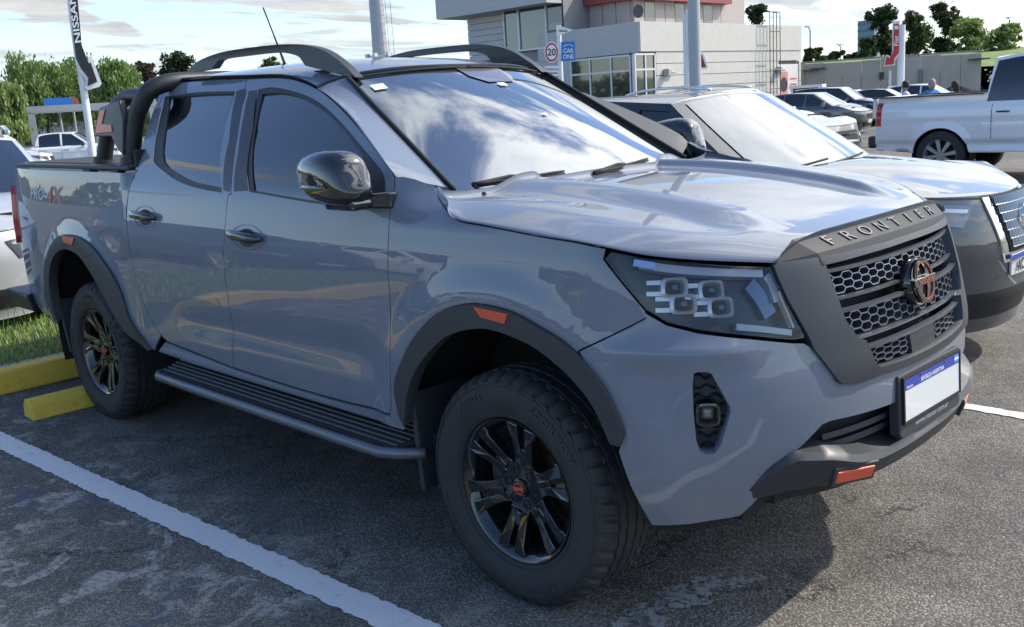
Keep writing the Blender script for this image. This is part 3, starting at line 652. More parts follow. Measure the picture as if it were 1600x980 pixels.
# ---- tyres and alloy wheels
def ring_place(r0, Yp, cx, cz, a0, sgn=1):
    return lambda x, y, h: (cx+(r0+y)*math.cos(a0-sgn*x/r0), Yp-h, cz+(r0+y)*math.sin(a0-sgn*x/r0))
TR = .382
def make_wheel():
    """outer face towards -Y, centre at the origin"""
    w = MB(); NT = 252; prof = []
    # (radius, y, tread flag)
    sec = [(.236, -.100), (.242, -.112), (.252, -.116), (.272, -.124), (.300, -.1305), (.325, -.1300), (.344, -.1245), (.352, -.1215), (.362, -.1155), (.3705, -.1060), (.3770, -.0940), (.3800, -.082), (.3812, -.070), (.3812, -.0665), (.3725, -.064), (.3725, -.057), (.3818, -.0545), (.3822, -.030), (.3822, -.0275), (.3725, -.025), (.3725, -.018), (.3823, -.0155), (.3824, .0)]
    full = sec+[(r, -y) for r, y in reversed(sec[:-1])]
    for k in range(NT):
        a = 2*math.pi*k/NT; g = 0 if k % 6 in (0, 1) else 1
        for j, (r, y) in enumerate(full):
            rr = r; aa = a
            ay = abs(y)
            if .350 < r and ay > .0665:                 # shoulder lugs
                if g == 0: rr = r-.0095*min(1, (r-.350)/.012)
                aa = a+(.012 if y < 0 else -.012)*((ay-.07)/.03)
            elif r > .376:
                if g == 0 and ay > .02: rr = r-.0035
                aa = a+.01*math.copysign(1, y)*(ay/.06)
            w.v.append((rr*math.cos(aa), y, rr*math.sin(aa)))
    q = len(full)
    for k in range(NT):
        for j in range(q-1): w.f.append((k*q+j, k*q+j+1, ((k+1) % NT)*q+j+1, ((k+1) % NT)*q+j)); w.mi.append(0)
    ty = w.build('tyre', RUBBER, None, smooth='auto')
    subs = []
    # raised rings and lettering on the sidewall
    r = MB(); r.lathe([(.340, -.1250), (.3405, -.1285), (.3440, -.1270), (.3445, -.1235)], n=96); r.lathe([(.249, -.1140), (.250, -.1185), (.254, -.1185), (.2545, -.1160)], n=96)
    for k in range(36):                                # side blocks pattern between the rings
        a0 = 2*math.pi*k/36; P = []
        if (k % 36) in (8, 9, 10, 26, 27, 28, 0, 1, 2, 3, 4): pass
        for (da, rr) in ((0, .3455), (.09, .3455), (.13, .354), (.05, .354)):
            for yy in (-.1268, -.118): P.append(((rr)*math.cos(a0+da), yy+(.004 if rr > .35 else 0), rr*math.sin(a0+da)))
        r.add(P, [(0, 2, 4, 6), (0, 1, 3, 2), (2, 3, 5, 4), (4, 5, 7, 6), (6, 7, 1, 0)])
    o = r.build('sidewall_relief', RUBBER, ty, smooth=False); o['kind'] = 'stuff'
    TL = mat('tyre_lettering', (.040, .039, .039), .6)
    for s, a0, r0, sz in (('PIRELLI', rad(112), .312, .030), ('PIRELLI', rad(-75), .312, .030), ('SCORPION', rad(42), .315, .034), ('SCORPION', rad(205), .315, .034)):
        o = text_mesh('lettering', s, sz, ring_place(r0, -.1300, 0, 0, a0), TL, ty, depth=.0035, font_scale=(1.15, 1), spacing=1.15); o['kind'] = 'stuff'
    # rim
    r = MB(); r.lathe([(.232, .10), (.226, .09), (.205, .07), (.198, -.02), (.203, -.070), (.212, -.092), (.2235, -.101), (.2285, -.106), (.2335, -.108), (.2355, -.104), (.236, -.09)], n=72)
    rim = r.build('rim', RIMB, None, smooth='auto')
    r = MB(); r.lathe([(.0, -.074), (.03, -.074), (.040, -.072), (.082, -.070), (.090, -.060), (.092, -.03)], n=48); hub = r.build('hub', RIMB, rim, smooth='auto')
    for k in range(6):
        a = rad(60*k+12); ca, sa = math.cos(a), math.sin(a); s = MB()
        f = lambda x, y, h: (x*ca-y*sa, h, x*sa+y*ca)
        for sd in (-1, 1):                              # two rails of a spoke with a slot between
            pol = [(.072, sd*.004), (.105, sd*.0085), (.150, sd*.0105), (.185, sd*.012), (.219, sd*.014), (.219, sd*.058), (.206, sd*.062), (.186, sd*.050), (.140, sd*.041), (.100, sd*.036), (.076, sd*.041)]
            n = len(pol); yv = lambda x: -.072-.030*float(sstep(x, .07, .215))
            vs = [f(x, y, yv(x)) for x, y in pol]+[f(x, y*.94+sd*.001, yv(x)+.038) for x, y in pol]; 
            s.add(vs, [tuple(range(n)), tuple(range(2*n-1, n-1, -1))]+[(i, (i+1) % n, (i+1) % n+n, i+n) for i in range(n)])
        s.add([f(x, y, h) for x, y in ((.085, -.012), (.135, -.012), (.135, .012), (.085, .012)) for h in (-.079, -.05)], [(0, 2, 4, 6), (0, 1, 3, 2), (2, 3, 5, 4), (4, 5, 7, 6), (6, 7, 1, 0)])
        s.add([f(x, y, h) for x, y in ((.13, -.015), (.21, -.018), (.21, .018), (.13, .015)) for h in (-.066, -.05)], [(0, 2, 4, 6), (0, 1, 3, 2), (2, 3, 5, 4), (4, 5, 7, 6), (6, 7, 1, 0)])
        s.build('spoke', RIMB, rim, bevel=.0035, seg=2)
        a2 = rad(60*k+42); l = MB(); l.lathe([(.0165, -.068), (.0165, -.074), (.013, -.074), (.013, -.062)], (.057*math.cos(a2), 0, .057*math.sin(a2)), n=16); l.lathe([(0, -.072), (.008, -.071), (.0105, -.066), (.0105, -.05)], (.057*math.cos(a2), 0, .057*math.sin(a2)), n=6)
        l.build('lug_nut', GLOSSB, rim, smooth='auto')
    c = MB(); c.lathe([(0, -.088), (.022, -.0875), (.030, -.085), (.0325, -.078), (.0325, -.06)], n=32); cap = c.build('centre_cap', GLOSSB, rim, smooth='auto')
    c = MB(); c.lathe([(.0165, -.0872), (.0165, -.0892), (.0195, -.0890), (.0195, -.0868)], n=32); c.box((0, -.0888, 0), (.046, .002, .011)); cb = c.build('cap_emblem', ORANGE, rim, smooth='auto')
    d = MB(); d.lathe([(.05, -.005), (.155, -.005), (.158, 0), (.155, .02), (.05, .02)], n=48); d.lathe([(.0, -.03), (.06, -.03), (.062, 0)], n=24)
    disc = d.build('brake_disc', mat('cast_iron', (.12, .085, .065), .45, .8, var=.3), None, smooth='auto')
    c = MB(); c.prism([(.085, -.05), (.165, -.075), (.175, 0), (.165, .075), (.085, .05)], -.035, .045, lambda x, y, h: (-x, h, y)); cal = c.build('brake_caliper', mat('caliper_grey', (.06, .06, .06), .5, .5), None, bevel=.006)
    return [ty, rim, disc, cal]
def place_wheel(proto, loc, flip, rot, parent, first):
    h = bpy.data.objects.new('wheel', None); COL.objects.link(h); h.parent = parent; h.location = loc
    h.rotation_euler = (0, rot, math.pi if flip else 0)
    for o in proto:
        c = o if first else o.copy()
        if not first: COL.objects.link(c)
        c.parent = h
    return h
WP = make_wheel()
# a wheel is thing > part > sub-part, so tyre and rim carry their own pieces joined as children of the wheel part
def kids(o): return [c for c in bpy.data.objects if c.parent == o]
wheel_parts = []
for o in WP:
    wheel_parts.append(o)
    for c in kids(o): c.parent = None; wheel_parts.append(c)
HZ = TR*.967
for i, (loc, fl, rot) in enumerate((((0, -.768, HZ), False, rad(-8)), ((-3.15, -.768, HZ), False, rad(22)), ((0, .768, HZ), True, 0), ((-3.15, .768, HZ), True, .5))):
    place_wheel(wheel_parts, loc, fl, rot, truck, i == 0)
# ---- running board
for s in (-1, 1):
    b = MB(); x0, x1 = -2.30, -.43
    b.add([(x0, s*.80, .452), (x1+.02, s*.80, .457), (x1+.02, s*.80, .40), (x0, s*.80, .40), (x0+.04, s*.945, .415), (x1-.09, s*.945, .417), (x1-.09, s*.945, .375), (x0+.04, s*.945, .375)], [(0, 1, 5, 4), (3, 7, 6, 2), (0, 4, 7, 3), (1, 2, 6, 5), (0, 3, 2, 1), (4, 5, 6, 7)])
    rb = b.build('running_board', BLACK, truck, bevel=.006)
    t = MB(); t.tube([(x0-.005, s*.90, .400), (x0+.012, s*.945, .400), (x0+.04, s*.962, .398), (x0+.3, s*.965, .397), (x1-.40, s*.965, .398), (x1-.13, s*.962, .399), (x1-.06, s*.935, .402), (x1+.015, s*.88, .404)], .019, 12, flat=1.1); t.build('edge_tube', STEEL if False else mat('step_alloy', (.14, .155, .18), .38, .5, var=.1), rb, smooth=True)
    for k in range(6):
        y = .812+.0225*k; a = 1-(y-.80)/.145; e = MB(); e.box(((x0+x1-.06)/2+.02*a, s*y, .456-(y-.80)*.265), (x1-x0-.12+.06*a, .007, .006)); e.build('step_rib', mat('rib_grey', (.16, .17, .19), .4, .4), rb)
    for xb in (-2.0, -.7):
        e = MB(); e.tube([(xb, s*.90, .40), (xb, s*.70, .44)], .02, 8); e.build('step_bracket', BLACK, rb)
# ---- mud flaps
for s in (-1, 1):
    for pts, xx in (([(-.455, .60), (-.455, .262), (-.40, .245), (-.40, .55)], 0), ([(-3.60, .55), (-3.565, .31), (-3.50, .30), (-3.53, .55)], 0)):
        b = MB(); x = pts[0][0]; xb = pts[1][0]
        b.add([(x, s*.905, .62), (x, s*.66, .62), (xb, s*.67, pts[1][1]), (xb, s*.885, pts[1][1]), (x+.022, s*.905, .62), (x+.022, s*.66, .62), (xb+.022, s*.67, pts[1][1]), (xb+.022, s*.885, pts[1][1])], [(0, 1, 2, 3), (4, 7, 6, 5), (0, 3, 7, 4), (1, 5, 6, 2), (3, 2, 6, 7), (0, 4, 5, 1)])
        b.build('mud_flap', PLAST, truck, bevel=.006)
# ---- roof rails
for s in (-1, 1):
    fo = lambda x, z, h: (x, s*(.560-.030*sstep(x, -1.9, -1.1)-.32*(z-1.75)*.25+h), z)
    top = cr([(-2.375, 1.800), (-2.32, 1.828), (-2.21, 1.852), (-2.0, 1.868), (-1.62, 1.864), (-1.42, 1.848), (-1.27, 1.812), (-1.14, 1.745), (-1.07, 1.696)], 4)
    low = cr([(-1.10, 1.694), (-1.24, 1.728), (-1.40, 1.762)], 2)
    inner = cr([(-1.415, 1.776), (-1.46, 1.808), (-1.62, 1.832), (-2.0, 1.838), (-2.08, 1.832)], 3)
    poly = top+low+inner+[np.array((-2.13, 1.800)), np.array((-2.30, 1.796))]
    P = [tuple(p) for p in poly]; b = MB()
    n = len(P); V3 = []
    from mathutils.geometry import tessellate_polygon
    tri = tessellate_polygon([[Vector((x, z, 0)) for x, z in P]])
    vs = [fo(x, z, -.019) for x, z in P]+[fo(x, z, .019) for x, z in P]
    b.add(vs, list(tri)+[tuple(i+n for i in t) for t in tri]+[(i, (i+1) % n, (i+1) % n+n, i+n) for i in range(n)])
    b.build('roof_rail', PLASTG if False else mat('rail_black', (.022, .024, .028), .42), truck, bevel=.007, seg=3)
# ---- sports bar over the bed
bar = MB()
SBAR = mat('bar_black', (.016, .017, .020), .45, bump=.3, bscale=400)
for s in (-1, 1):
    h = MB(); h.tube(cr([(-2.70, s*.765, 1.36), (-2.685, s*.755, 1.45), (-2.655, s*.735, 1.58), (-2.61, s*.715, 1.665), (-2.57, s*.675, 1.730), (-2.55, s*.58, 1.762), (-2.55, s*.42, 1.768), (-2.55, s*.01, 1.768)], 5), .043, 16); mb = h.build('sports_bar', SBAR, truck, smooth=True)
    h = MB(); h.tube(cr([(-3.03, s*.765, 1.37), (-3.00, s*.755, 1.46), (-2.94, s*.74, 1.585), (-2.87, s*.72, 1.665), (-2.77, s*.70, 1.705), (-2.60, s*.695, 1.700)], 5), .040, 16); h.build('rear_brace', SBAR, mb, smooth=True)
    for xx in (-2.70, -3.03):
        h = MB(); h.lathe([(.048, 0), (.050, .03), (.044, .05)], (xx, s*.765, 1.365), 'Z', 20); h.build('collar', SBAR, mb, smooth='auto')
    h = MB(); h.box((-2.86, s*.80, 1.362), (.50, .10, .028)); h.box((-2.70, s*.835, 1.345), (.085, .04, .06)); h.box((-3.03, s*.835, 1.352), (.085, .04, .06)); h.build('bar_foot', PLASTG, mb, bevel=.005)
    # side shield with orange mark
    fo = lambda x, z, hh: (x, s*(.79-.10*(z-1.5)+hh), z)
    shl = [(-3.02, 1.520), (-2.935, 1.662), (-2.70, 1.690), (-2.66, 1.60), (-2.675, 1.42), (-2.74, 1.455), (-2.80, 1.515)]
    h = MB(); h.prism(shl, -.022, .014, fo); sh_ = h.build('bar_shield', PLASTG, mb, bevel=.006)
    h = MB(); h.prism([(-2.985, 1.535), (-2.925, 1.648), (-2.855, 1.652), (-2.905, 1.580), (-2.79, 1.572), (-2.785, 1.540)], .012, .018, fo); h.build('orange_mark', ORANGE, mb)
# ---- bed rail caps, tonneau, tailgate, rear bumper
for s in (-1, 1):
    b = MB(); b.box((-3.24, s*.842, 1.370), (1.50, .075, .020), ry=rad(.4)); b.build('bed_rail_cap', PLAST, truck, bevel=.006)
b = MB(); b.box((-3.30, 0, 1.371), (1.64, 1.54, .022), ry=rad(.4)); b.build('bed_cover', mat('cover_vinyl', (.035, .033, .034), .75, bump=.4, bscale=500, var=.1), truck, bevel=.005)
b = MB(); b.box((-4.315, 0, 1.08), (.05, 1.44, .60)); b.build('tailgate', PAINT, truck, bevel=.015)
b = MB(); b.box((-2.455, 0, 1.0), (.03, 1.70, .9)); b.build('bed_front_wall', BLACK, truck)
b = MB()
for s in (-1, 1): b.add([(-4.20, s*.62, .62), (-4.40, s*.62, .62), (-4.36, s*.93, .62), (-4.05, s*.915, .60), (-4.20, s*.62, .46), (-4.38, s*.62, .46), (-4.32, s*.90, .50), (-4.00, s*.90, .50)], [(0, 1, 2, 3), (4, 7, 6, 5), (0, 3, 7, 4), (1, 5, 6, 2), (2, 6, 7, 3), (0, 4, 5, 1)])
b.box((-4.32, 0, .55), (.14, 1.26, .16)); b.build('rear_bumper', PLASTG, truck, bevel=.012)
# ---- door handles and the painted shade of their hollows
for (cx, cy, wpx, wd, dia) in ((227, 339, 37, .0, (20, 22)), (386, 371, 52, .0, (27, 25))):
    cc = B(cx, cy); dish = [B(cx+dia[0]*math.cos(t)*1.0, cy+dia[1]*math.sin(t)+t*0) for t in np.linspace(0, 2*math.pi, 25)[:-1]]
    du = abs(B(cx+wpx/2, cy)[0]-B(cx-wpx/2, cy)[0])/2
    for mir in (False, True):
        k = -1 if mir else 1
        # dark disc laid on the skin: the hollow's shade put into its colour
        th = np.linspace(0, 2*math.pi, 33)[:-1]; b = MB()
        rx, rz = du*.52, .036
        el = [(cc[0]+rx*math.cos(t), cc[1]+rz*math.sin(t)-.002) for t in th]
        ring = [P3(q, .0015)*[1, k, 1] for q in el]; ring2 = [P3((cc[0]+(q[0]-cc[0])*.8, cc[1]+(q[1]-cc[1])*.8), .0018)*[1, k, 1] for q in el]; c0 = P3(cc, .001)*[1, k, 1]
        n = len(ring); b.add(ring+[c0], [(i, (i+1) % n, n) for i in range(n)]); b.build('handle_recess_shade', mat('handle_hollow_shade', (.012, .013, .016), .6), truck, smooth=True)
        b = MB(); pts = []
        for t in np.linspace(-1, 1, 11): pts.append(P3((cc[0]-t*du, cc[1]+.004-.006*t), .012+.026*(1-abs(t)**2.6))*[1, k, 1])
        rr = [.006+.0105*(1-abs(t)**6) for t in np.linspace(-1, 1, 11)]
        b.tube(pts, rr, 12, flat=1.25); b.build('door_handle', GLOSSB, truck, smooth=True)
        gl = [(cc[0]+du*.98*math.cos(t), cc[1]+.050*math.sin(t)) for t in th]; b = MB(); r1 = [P3(q, .0012)*[1, k, 1] for q in gl]; r2 = [P3((cc[0]+(q[0]-cc[0])*.955, cc[1]+(q[1]-cc[1])*.955), .0026)*[1, k, 1] for q in gl]
        n = len(r1); b.add(r1+r2, [(i, (i+1) % n, (i+1) % n+n, i+n) for i in range(n)]); b.build('handle_rim', PAINT, truck, smooth=True)
# ---- door mirrors (folded back along the doors)
for s in (-1, 1):
    rows = []; n = 28
    for (x, hy, hz, cy, cz) in ((-.832, .018, .020, .972, 1.358), (-.822, .040, .046, .975, 1.356), (-.785, .062, .068, .985, 1.353), (-.72, .074, .080, .992, 1.350), (-.65, .080, .086, .995, 1.348), (-.59, .080, .084, .992, 1.345), (-.545, .070, .072, .985, 1.342), (-.520, .045, .048, .975, 1.338), (-.512, .015, .018, .968, 1.335)):
        row = []
        for k in range(n):
            t = 2*math.pi*k/n; ct, st = math.cos(t), math.sin(t); p = 2.7
            yy = math.copysign(abs(ct)**(2/p), ct); zz = math.copysign(abs(st)**(2/p), st)
            z = cz+zz*hz+(.022*(x+.80)/.25 if zz > 0 else 0)*abs(zz); row.append((x-.020*zz, s*(cy+yy*hy), z))
        rows.append(row)
    b = MB(); vs = [p for r in rows for p in r]; m_ = len(rows); fs = [(i*n+k, i*n+(k+1) % n, (i+1)*n+(k+1) % n, (i+1)*n+k) for i in range(m_-1) for k in range(n)]+[tuple(range(n)), tuple(range((m_-1)*n, m_*n))]
    b.add(vs, fs); msh = b.build('door_mirror', GLOSSB, truck, smooth='auto')
    ss = msh.modifiers.new('sub', 'SUBSURF'); ss.levels = ss.render_levels = 1
    b = MB(); b.box((-.60, s*.975, 1.264), (.16, .09, .035)); b.build('mirror_base', GLOSSB, msh, bevel=.012)
    b = MB(); b.add([(-.60, s*.99, 1.290), (-.60, s*.99, 1.250), (-.475, s*.90, 1.243), (-.475, s*.90, 1.30), (-.60, s*.93, 1.290), (-.60, s*.93, 1.250), (-.475, s*.86, 1.243), (-.475, s*.86, 1.30)], [(0, 1, 2, 3), (4, 7, 6, 5), (0, 4, 5, 1), (3, 2, 6, 7), (0, 3, 7, 4), (1, 5, 6, 2)]); b.build('mirror_arm', GLOSSB, msh, bevel=.008)
    b = MB(); b.tube([(-.815, s*1.014, 1.325), (-.77, s*1.048, 1.326), (-.70, s*1.0665, 1.326), (-.63, s*1.0745, 1.327), (-.585, s*1.0725, 1.327)], [.004, .0075, .008, .007, .003], 8); b.build('turn_signal', mat('signal_lens', (.10, .11, .12), .1, .3, 1.), msh, smooth=True)
# ---- antenna
b = MB(); b.tube([(-2.40, 0, 1.79), (-2.43, 0, 1.85), (-2.50, 0, 1.99), (-2.575, 0, 2.135)], [.010, .007, .004, .004], 8); b.build('antenna', BLACK, truck, smooth=True)
# ---- decal on the bed side
d0 = B(43, 298); d1 = B(72, 313); dd = B(100, 318)
DEC = mat('decal_silver', (.42, .45, .50), .4, .1)
def dplace(u0, z0):
    return lambda x, y, h: P3((u0-x, z0+y), .0015+h*.3)
text_mesh('decal', 'PRO-', .115, dplace(B(59, 304)[0], B(59, 304)[1]), DEC, truck, depth=.001, font_scale=(1.05, .8), shear=.25)
text_mesh('decal', '4X', .15, dplace(B(83, 307)[0], B(83, 307)[1]), DEC, truck, depth=.001, font_scale=(1.25, .92), shear=.25)
text_mesh('decal', '4X', .135, lambda x, y, h: P3((B(83, 307)[0]-x, B(83, 307)[1]+y), .0025+h*.3), mat('decal_orange', (.42, .10, .05), .5), truck, depth=.001, font_scale=(1.22, .92), shear=.25)
# ---- grille surround, bars, honeycomb
open_half = [(0, 1.084), (.25, 1.082), (.455, 1.076), (.423, .926), (.385, .872), (.352, .858), (.322, .785), (.30, .775), (.15, .768), (0, .766)]
sur_half = [(0, 1.100), (.30, 1.099), (.46, 1.098), (.636, 1.098), (.628, 1.06), (.608, 1.0), (.560, .90), (.548, .866), (.477, .768), (.462, .758), (.401, .748), (.317, .752), (.15, .7455), (0, .744)]
panel('grille_surround', SB, symm(sur_half), PLASTG, truck, holes=[symm(open_half)], flip=FLIP, off=.010, thick=.075)
panel('grille_backing', SB, symm(open_half), BLACK, truck, flip=FLIP, off=-.085, thick=.0)
def gclip(u, z): return inpoly(np.array([[u, z]]), GPOLY)[0]
GPOLY = symm(open_half)
def pt(u, z, off): return P3((u, z), off)
gedge = lambda z: float(np.interp(z, [.766, .785, .858, .872, .926, 1.076], [.30, .322, .352, .385, .423, .455]))
def bar(z, h, d0, d1, gap=0., u0=0, nm='grille_bar', m=None, e=0.):
    for sg in ((1, -1) if gap else (0,)):
        b = MB(); ue = gedge(z)+e; us = np.linspace(gap*sg if sg else -ue, (ue*sg) if sg else ue, 19 if sg else 33); rows = []
        for u_ in us: rows.append([pt(u_, z+h/2, d0), pt(u_, z+h*.15, d1), pt(u_, z-h/2, d1-.004), pt(u_, z-h/2, d0-.02)])
        n = len(rows); b.add([p for r in rows for p in r], [(i*4+j, i*4+j+1, (i+1)*4+j+1, (i+1)*4+j) for i in range(n-1) for j in range(3)]+[(0, 1, 2, 3), tuple((n-1)*4+k for k in (3, 2, 1, 0))])
        b.build(nm, m or mat('grille_satin', (.20, .21, .24), .28, .7), truck, smooth='auto')
bar(1.062, .014, -.012, .002)
bar(.985, .011, -.020, -.004, gap=.10)
bar(.950, .013, -.016, .002, gap=.10)
bar(.868, .011, -.02, -.004)
bar(.836, .014, -.016, .000, e=-.0)
GM = mat('grille_mesh', (.16, .17, .20), .30, .6)
def honey(z0, z1, rows, w, skip=None):
    """flattened honeycomb strip between two heights"""
    b = MB(); h = (z1-z0)/(rows-.5); t = .0030; nc = int(.5/(.75*w))+2
    for c in range(-nc, nc+1):
        for r in range(-1, rows+1):
            cu, cz = c*.75*w, z0+(r+.5*(c % 2))*h
            for (p, q) in (((-w*.27, h/2), (w*.27, h/2)), ((w*.27, h/2), (w*.48, 0)), ((w*.48, 0), (w*.27, -h/2))):
                ua, za, ub, zb = cu+p[0], cz+p[1], cu+q[0], cz+q[1]
                if max(za, zb) > z1+.004 or min(za, zb) < z0-.004: continue
                um, zm = (ua+ub)/2, (za+zb)/2
                if not gclip(um, min(max(zm, z0+.002), z1-.002)) or (skip and skip(um, zm)): continue
                d = np.array([ub-ua, zb-za]); L = np.linalg.norm(d); n = np.array([-d[1], d[0]])/L*t/2; e = d/L*t*.3; vs = []
                for (uu, zz, s) in ((ua-e[0], za-e[1], 1), (ub+e[0], zb+e[1], 1), (ub+e[0], zb+e[1], -1), (ua-e[0], za-e[1], -1)): vs += [pt(uu+s*n[0], zz+s*n[1], -.016), pt(uu+s*n[0]*2.2, zz+s*n[1]*2.2, -.050)]
                b.add(vs, [(0, 2, 4, 6), (0, 1, 3, 2), (2, 3, 5, 4), (4, 5, 7, 6), (6, 7, 1, 0)])
    o = b.build('grille_mesh', GM, truck); o['kind'] = 'stuff'; return o
honey(.997, 1.051, 3, .058)
honey(.879, .940, 3, .058)
honey(.778, .824, 3, .058, skip=lambda u, z: abs(u-.0) < .10)
# flat radar cover in the lower opening and solid shelf lines
panel('sensor_cover', SB, [(-.09, .828), (.09, .828), (.085, .768), (-.085, .768)], PLASTG, truck, flip=FLIP, off=-.012, thick=.03)
# badge: round boss with an orange ring and bar
bc = P3((0, .966), -.012); nb = np.array([.975, 0, .22]); nb /= np.linalg.norm(nb); bu = np.array([-.22, 0, .975]); br2 = np.array([0, 1., 0])
bpl = lambda x, y, h: bc+(br2*x+bu*y)*.87+nb*h*.85
def blathe(b, prof, n=40, sx=1., a0=0, a1=2*math.pi):
    q = len(prof); full = abs(a1-a0-2*math.pi) < 1e-5; k_ = n if full else n+1; vs = []
    for k in range(k_):
        a = a0+(a1-a0)*k/n
        for r, h in prof: vs.append(bpl(r*math.cos(a)*sx, r*math.sin(a), h))
    b.add(vs, [(k*q+j, k*q+j+1, ((k+1) % k_)*q+j+1, ((k+1) % k_)*q+j) for k in range(n if full else n) for j in range(q-1)])
b = MB(); blathe(b, [(.086, -.03), (.084, .014), (.079, .026), (.072, .028), (.0, .024)]); bd = b.build('badge', GLOSSB, truck, smooth='auto')
for a0, a1 in ((rad(14), rad(166)), (rad(194), rad(346))):
    b = MB(); blathe(b, [(.078, .034), (.077, .043), (.066, .043), (.065, .034)], 26, a0=a0, a1=a1); b.build('badge_ring', mat('badge_dark', (.02, .021, .024), .18, .5, 1.), bd, smooth='auto')
    b = MB(); blathe(b, [(.0655, .034), (.0655, .0445), (.0625, .0445), (.0625, .034)], 26, a0=a0, a1=a1); b.build('badge_outline', mat('badge_copper', (.30, .07, .04), .4), bd, smooth='auto')
b = MB(); b.prism([(-.088, -.013), (.088, -.013), (.088, .013), (-.088, .013)], .030, .046, bpl); b.build('badge_bar', mat('badge_dark', ()), bd, bevel=.002)
text_mesh('lettering', 'NISSAN', .024, lambda x, y, h: bpl(x, y, .0462+h), mat('badge_copper', ()), bd, depth=.002, font_scale=(1.35, 1), spacing=1.1)
# ---- headlights: housing, inner parts, clear lens
def lensmat():
    m = bpy.data.materials.new('clear_lens'); m.use_nodes = True; t = m.node_tree; t.nodes.clear(); L = t.links.new
    o = N(t, 'ShaderNodeOutputMaterial'); mx = N(t, 'ShaderNodeMixShader'); g = N(t, 'ShaderNodeBsdfGlossy'); g.inputs['Roughness'].default_value = .02; g.inputs['Color'].default_value = (1, 1, 1, 1)
    tr = N(t, 'ShaderNodeBsdfTransparent'); tr.inputs[0].default_value = (.93, .94, .95, 1); fr = N(t, 'ShaderNodeFresnel'); fr.inputs[0].default_value = 1.5
    L(fr.outputs[0], mx.inputs[0]); L(tr.outputs[0], mx.inputs[1]); L(g.outputs[0], mx.inputs[2]); L(mx.outputs[0], o.inputs[0]); return m
LENS = lensmat()
HLB = mat('headlight_black', (.022, .024, .028), .25, .3)
hlp = shrink(hl_uz, .003)
area_c = np.mean(hlp, axis=0)
for mir in (False, True):
    k = -1 if mir else 1
    T = lambda p: np.array(p)*[1, k, 1]
    hl = panel('headlight', SB, hlp, HLB, truck, flip=FLIP, off=-.060, thick=0, mirror=mir)
    # side walls of the housing
    b = MB(); dn = dens(hlp, .03); n = len(dn); b.add([T(P3(q, .001)) for q in dn]+[T(P3(q, -.062)) for q in dn], [(i, (i+1) % n, (i+1) % n+n, i+n) for i in range(n)]); b.build('housing', HLB, hl, smooth=False)
    panel('lens', SB, hlp, LENS, hl, flip=FLIP, off=.001, thick=0, mirror=mir)
    # light guide along the top and inner edge
    def strip(pxs, w, off0, off1, m, nm):
        P = [B(*q, (.75, 1.0)) for q in pxs]; P = cr(P, 3); b = MB(); rows = []
        for i, p in enumerate(P):
            d = np.array(P[min(i+1, len(P)-1)])-np.array(P[max(i-1, 0)]); d /= np.linalg.norm(d); nn = np.array([-d[1], d[0]])*w/2
            rows.append([T(P3(p+nn, off0)), T(P3(p+nn*.8, off1)), T(P3(p-nn*.8, off1)), T(P3(p-nn, off0))])
        b.add([q for r in rows for q in r], [(i*4+j, i*4+j+1, (i+1)*4+j+1, (i+1)*4+j) for i in range(len(rows)-1) for j in range(3)]+[(0, 1, 2, 3), tuple((len(rows)-1)*4+q for q in (3, 2, 1, 0))])
        return b.build(nm, m, hl, smooth='auto')
    LG = mat('light_guide', (.50, .52, .56), .25, .1, .6)
    strip([(1000, 412), (1060, 419), (1130, 423), (1197, 425)], .026, -.05, -.018, LG, 'running_light')
    strip([(1203, 428), (1212, 442), (1222, 470)], .030, -.05, -.020, LG, 'running_light')
    strip([(1220, 455), (1232, 484), (1244, 512)], .007, -.03, -.010, WHITEP, 'light_strip')
    strip([(1155, 510), (1196, 514), (1245, 520)], .020, -.05, -.022, LG, 'running_light')
    strip([(990, 410), (1002, 411.5), (1024, 415)], .022, -.03, -.008, mat('blue_lens', (.42, .55, .80), .15, .3, .8), 'position_light')
    strip([(1180, 440), (1200, 465), (1215, 492)], .055, -.058, -.035, mat('turn_bowl', (.10, .13, .18), .15, .7), 'turn_light')
    CL = mat('led_bezel', (.66, .67, .70), .22, .35, .5)
    for (qx, qy) in ((1055, 449), (1113, 453), (1069, 475), (1128, 480)):
        q = B(qx, qy, (.85, 1.02)); b = MB(); hu, hz = .040, .027
        def ring(sc, off): return [T(P3((q[0]+hu*sc*math.copysign(abs(math.cos(t))**.45, math.cos(t)), q[1]+hz*sc*math.copysign(abs(math.sin(t))**.45, math.sin(t))), off)) for t in np.linspace(0, 2*math.pi, 17)[:-1]]
        r0, r1, r2, r3 = ring(1.2, -.058), ring(1, -.012), ring(.72, -.008), ring(.55, -.03)
        V = r0+r1+r2+r3; n = 16; b.add(V, [(a*n+i, a*n+(i+1) % n, (a+1)*n+(i+1) % n, (a+1)*n+i) for a in range(3) for i in range(n)])
        lm = b.build('led_unit', CL, hl, smooth='auto')
        b = MB(); pr = [ring(.56, -.03), ring(.44, -.014), ring(.22, -.006)]; V = pr[0]+pr[1]+pr[2]; b.add(V, [(a*n+i, a*n+(i+1) % n, (a+1)*n+(i+1) % n, (a+1)*n+i) for a in range(2) for i in range(n)]+[tuple(range(2*n, 3*n))]); b.build('led_lens', mat('led_glass', (.05, .05, .055), .05, .3, 1.), lm if False else hl, smooth='auto')
        for kk in (-1, 1):
            b = MB(); u0 = q[0]+hu*1.1
            b.add([T(P3((u0+a_, q[1]+kk*hz*.55+c_), o_)) for a_ in (-.01, .036) for c_ in (-.006, .006) for o_ in (-.018, -.045)], [(0, 1, 3, 2), (4, 6, 7, 5), (0, 2, 6, 4), (1, 5, 7, 3), (0, 4, 5, 1), (2, 3, 7, 6)]); b.build('led_fin', CL, hl)
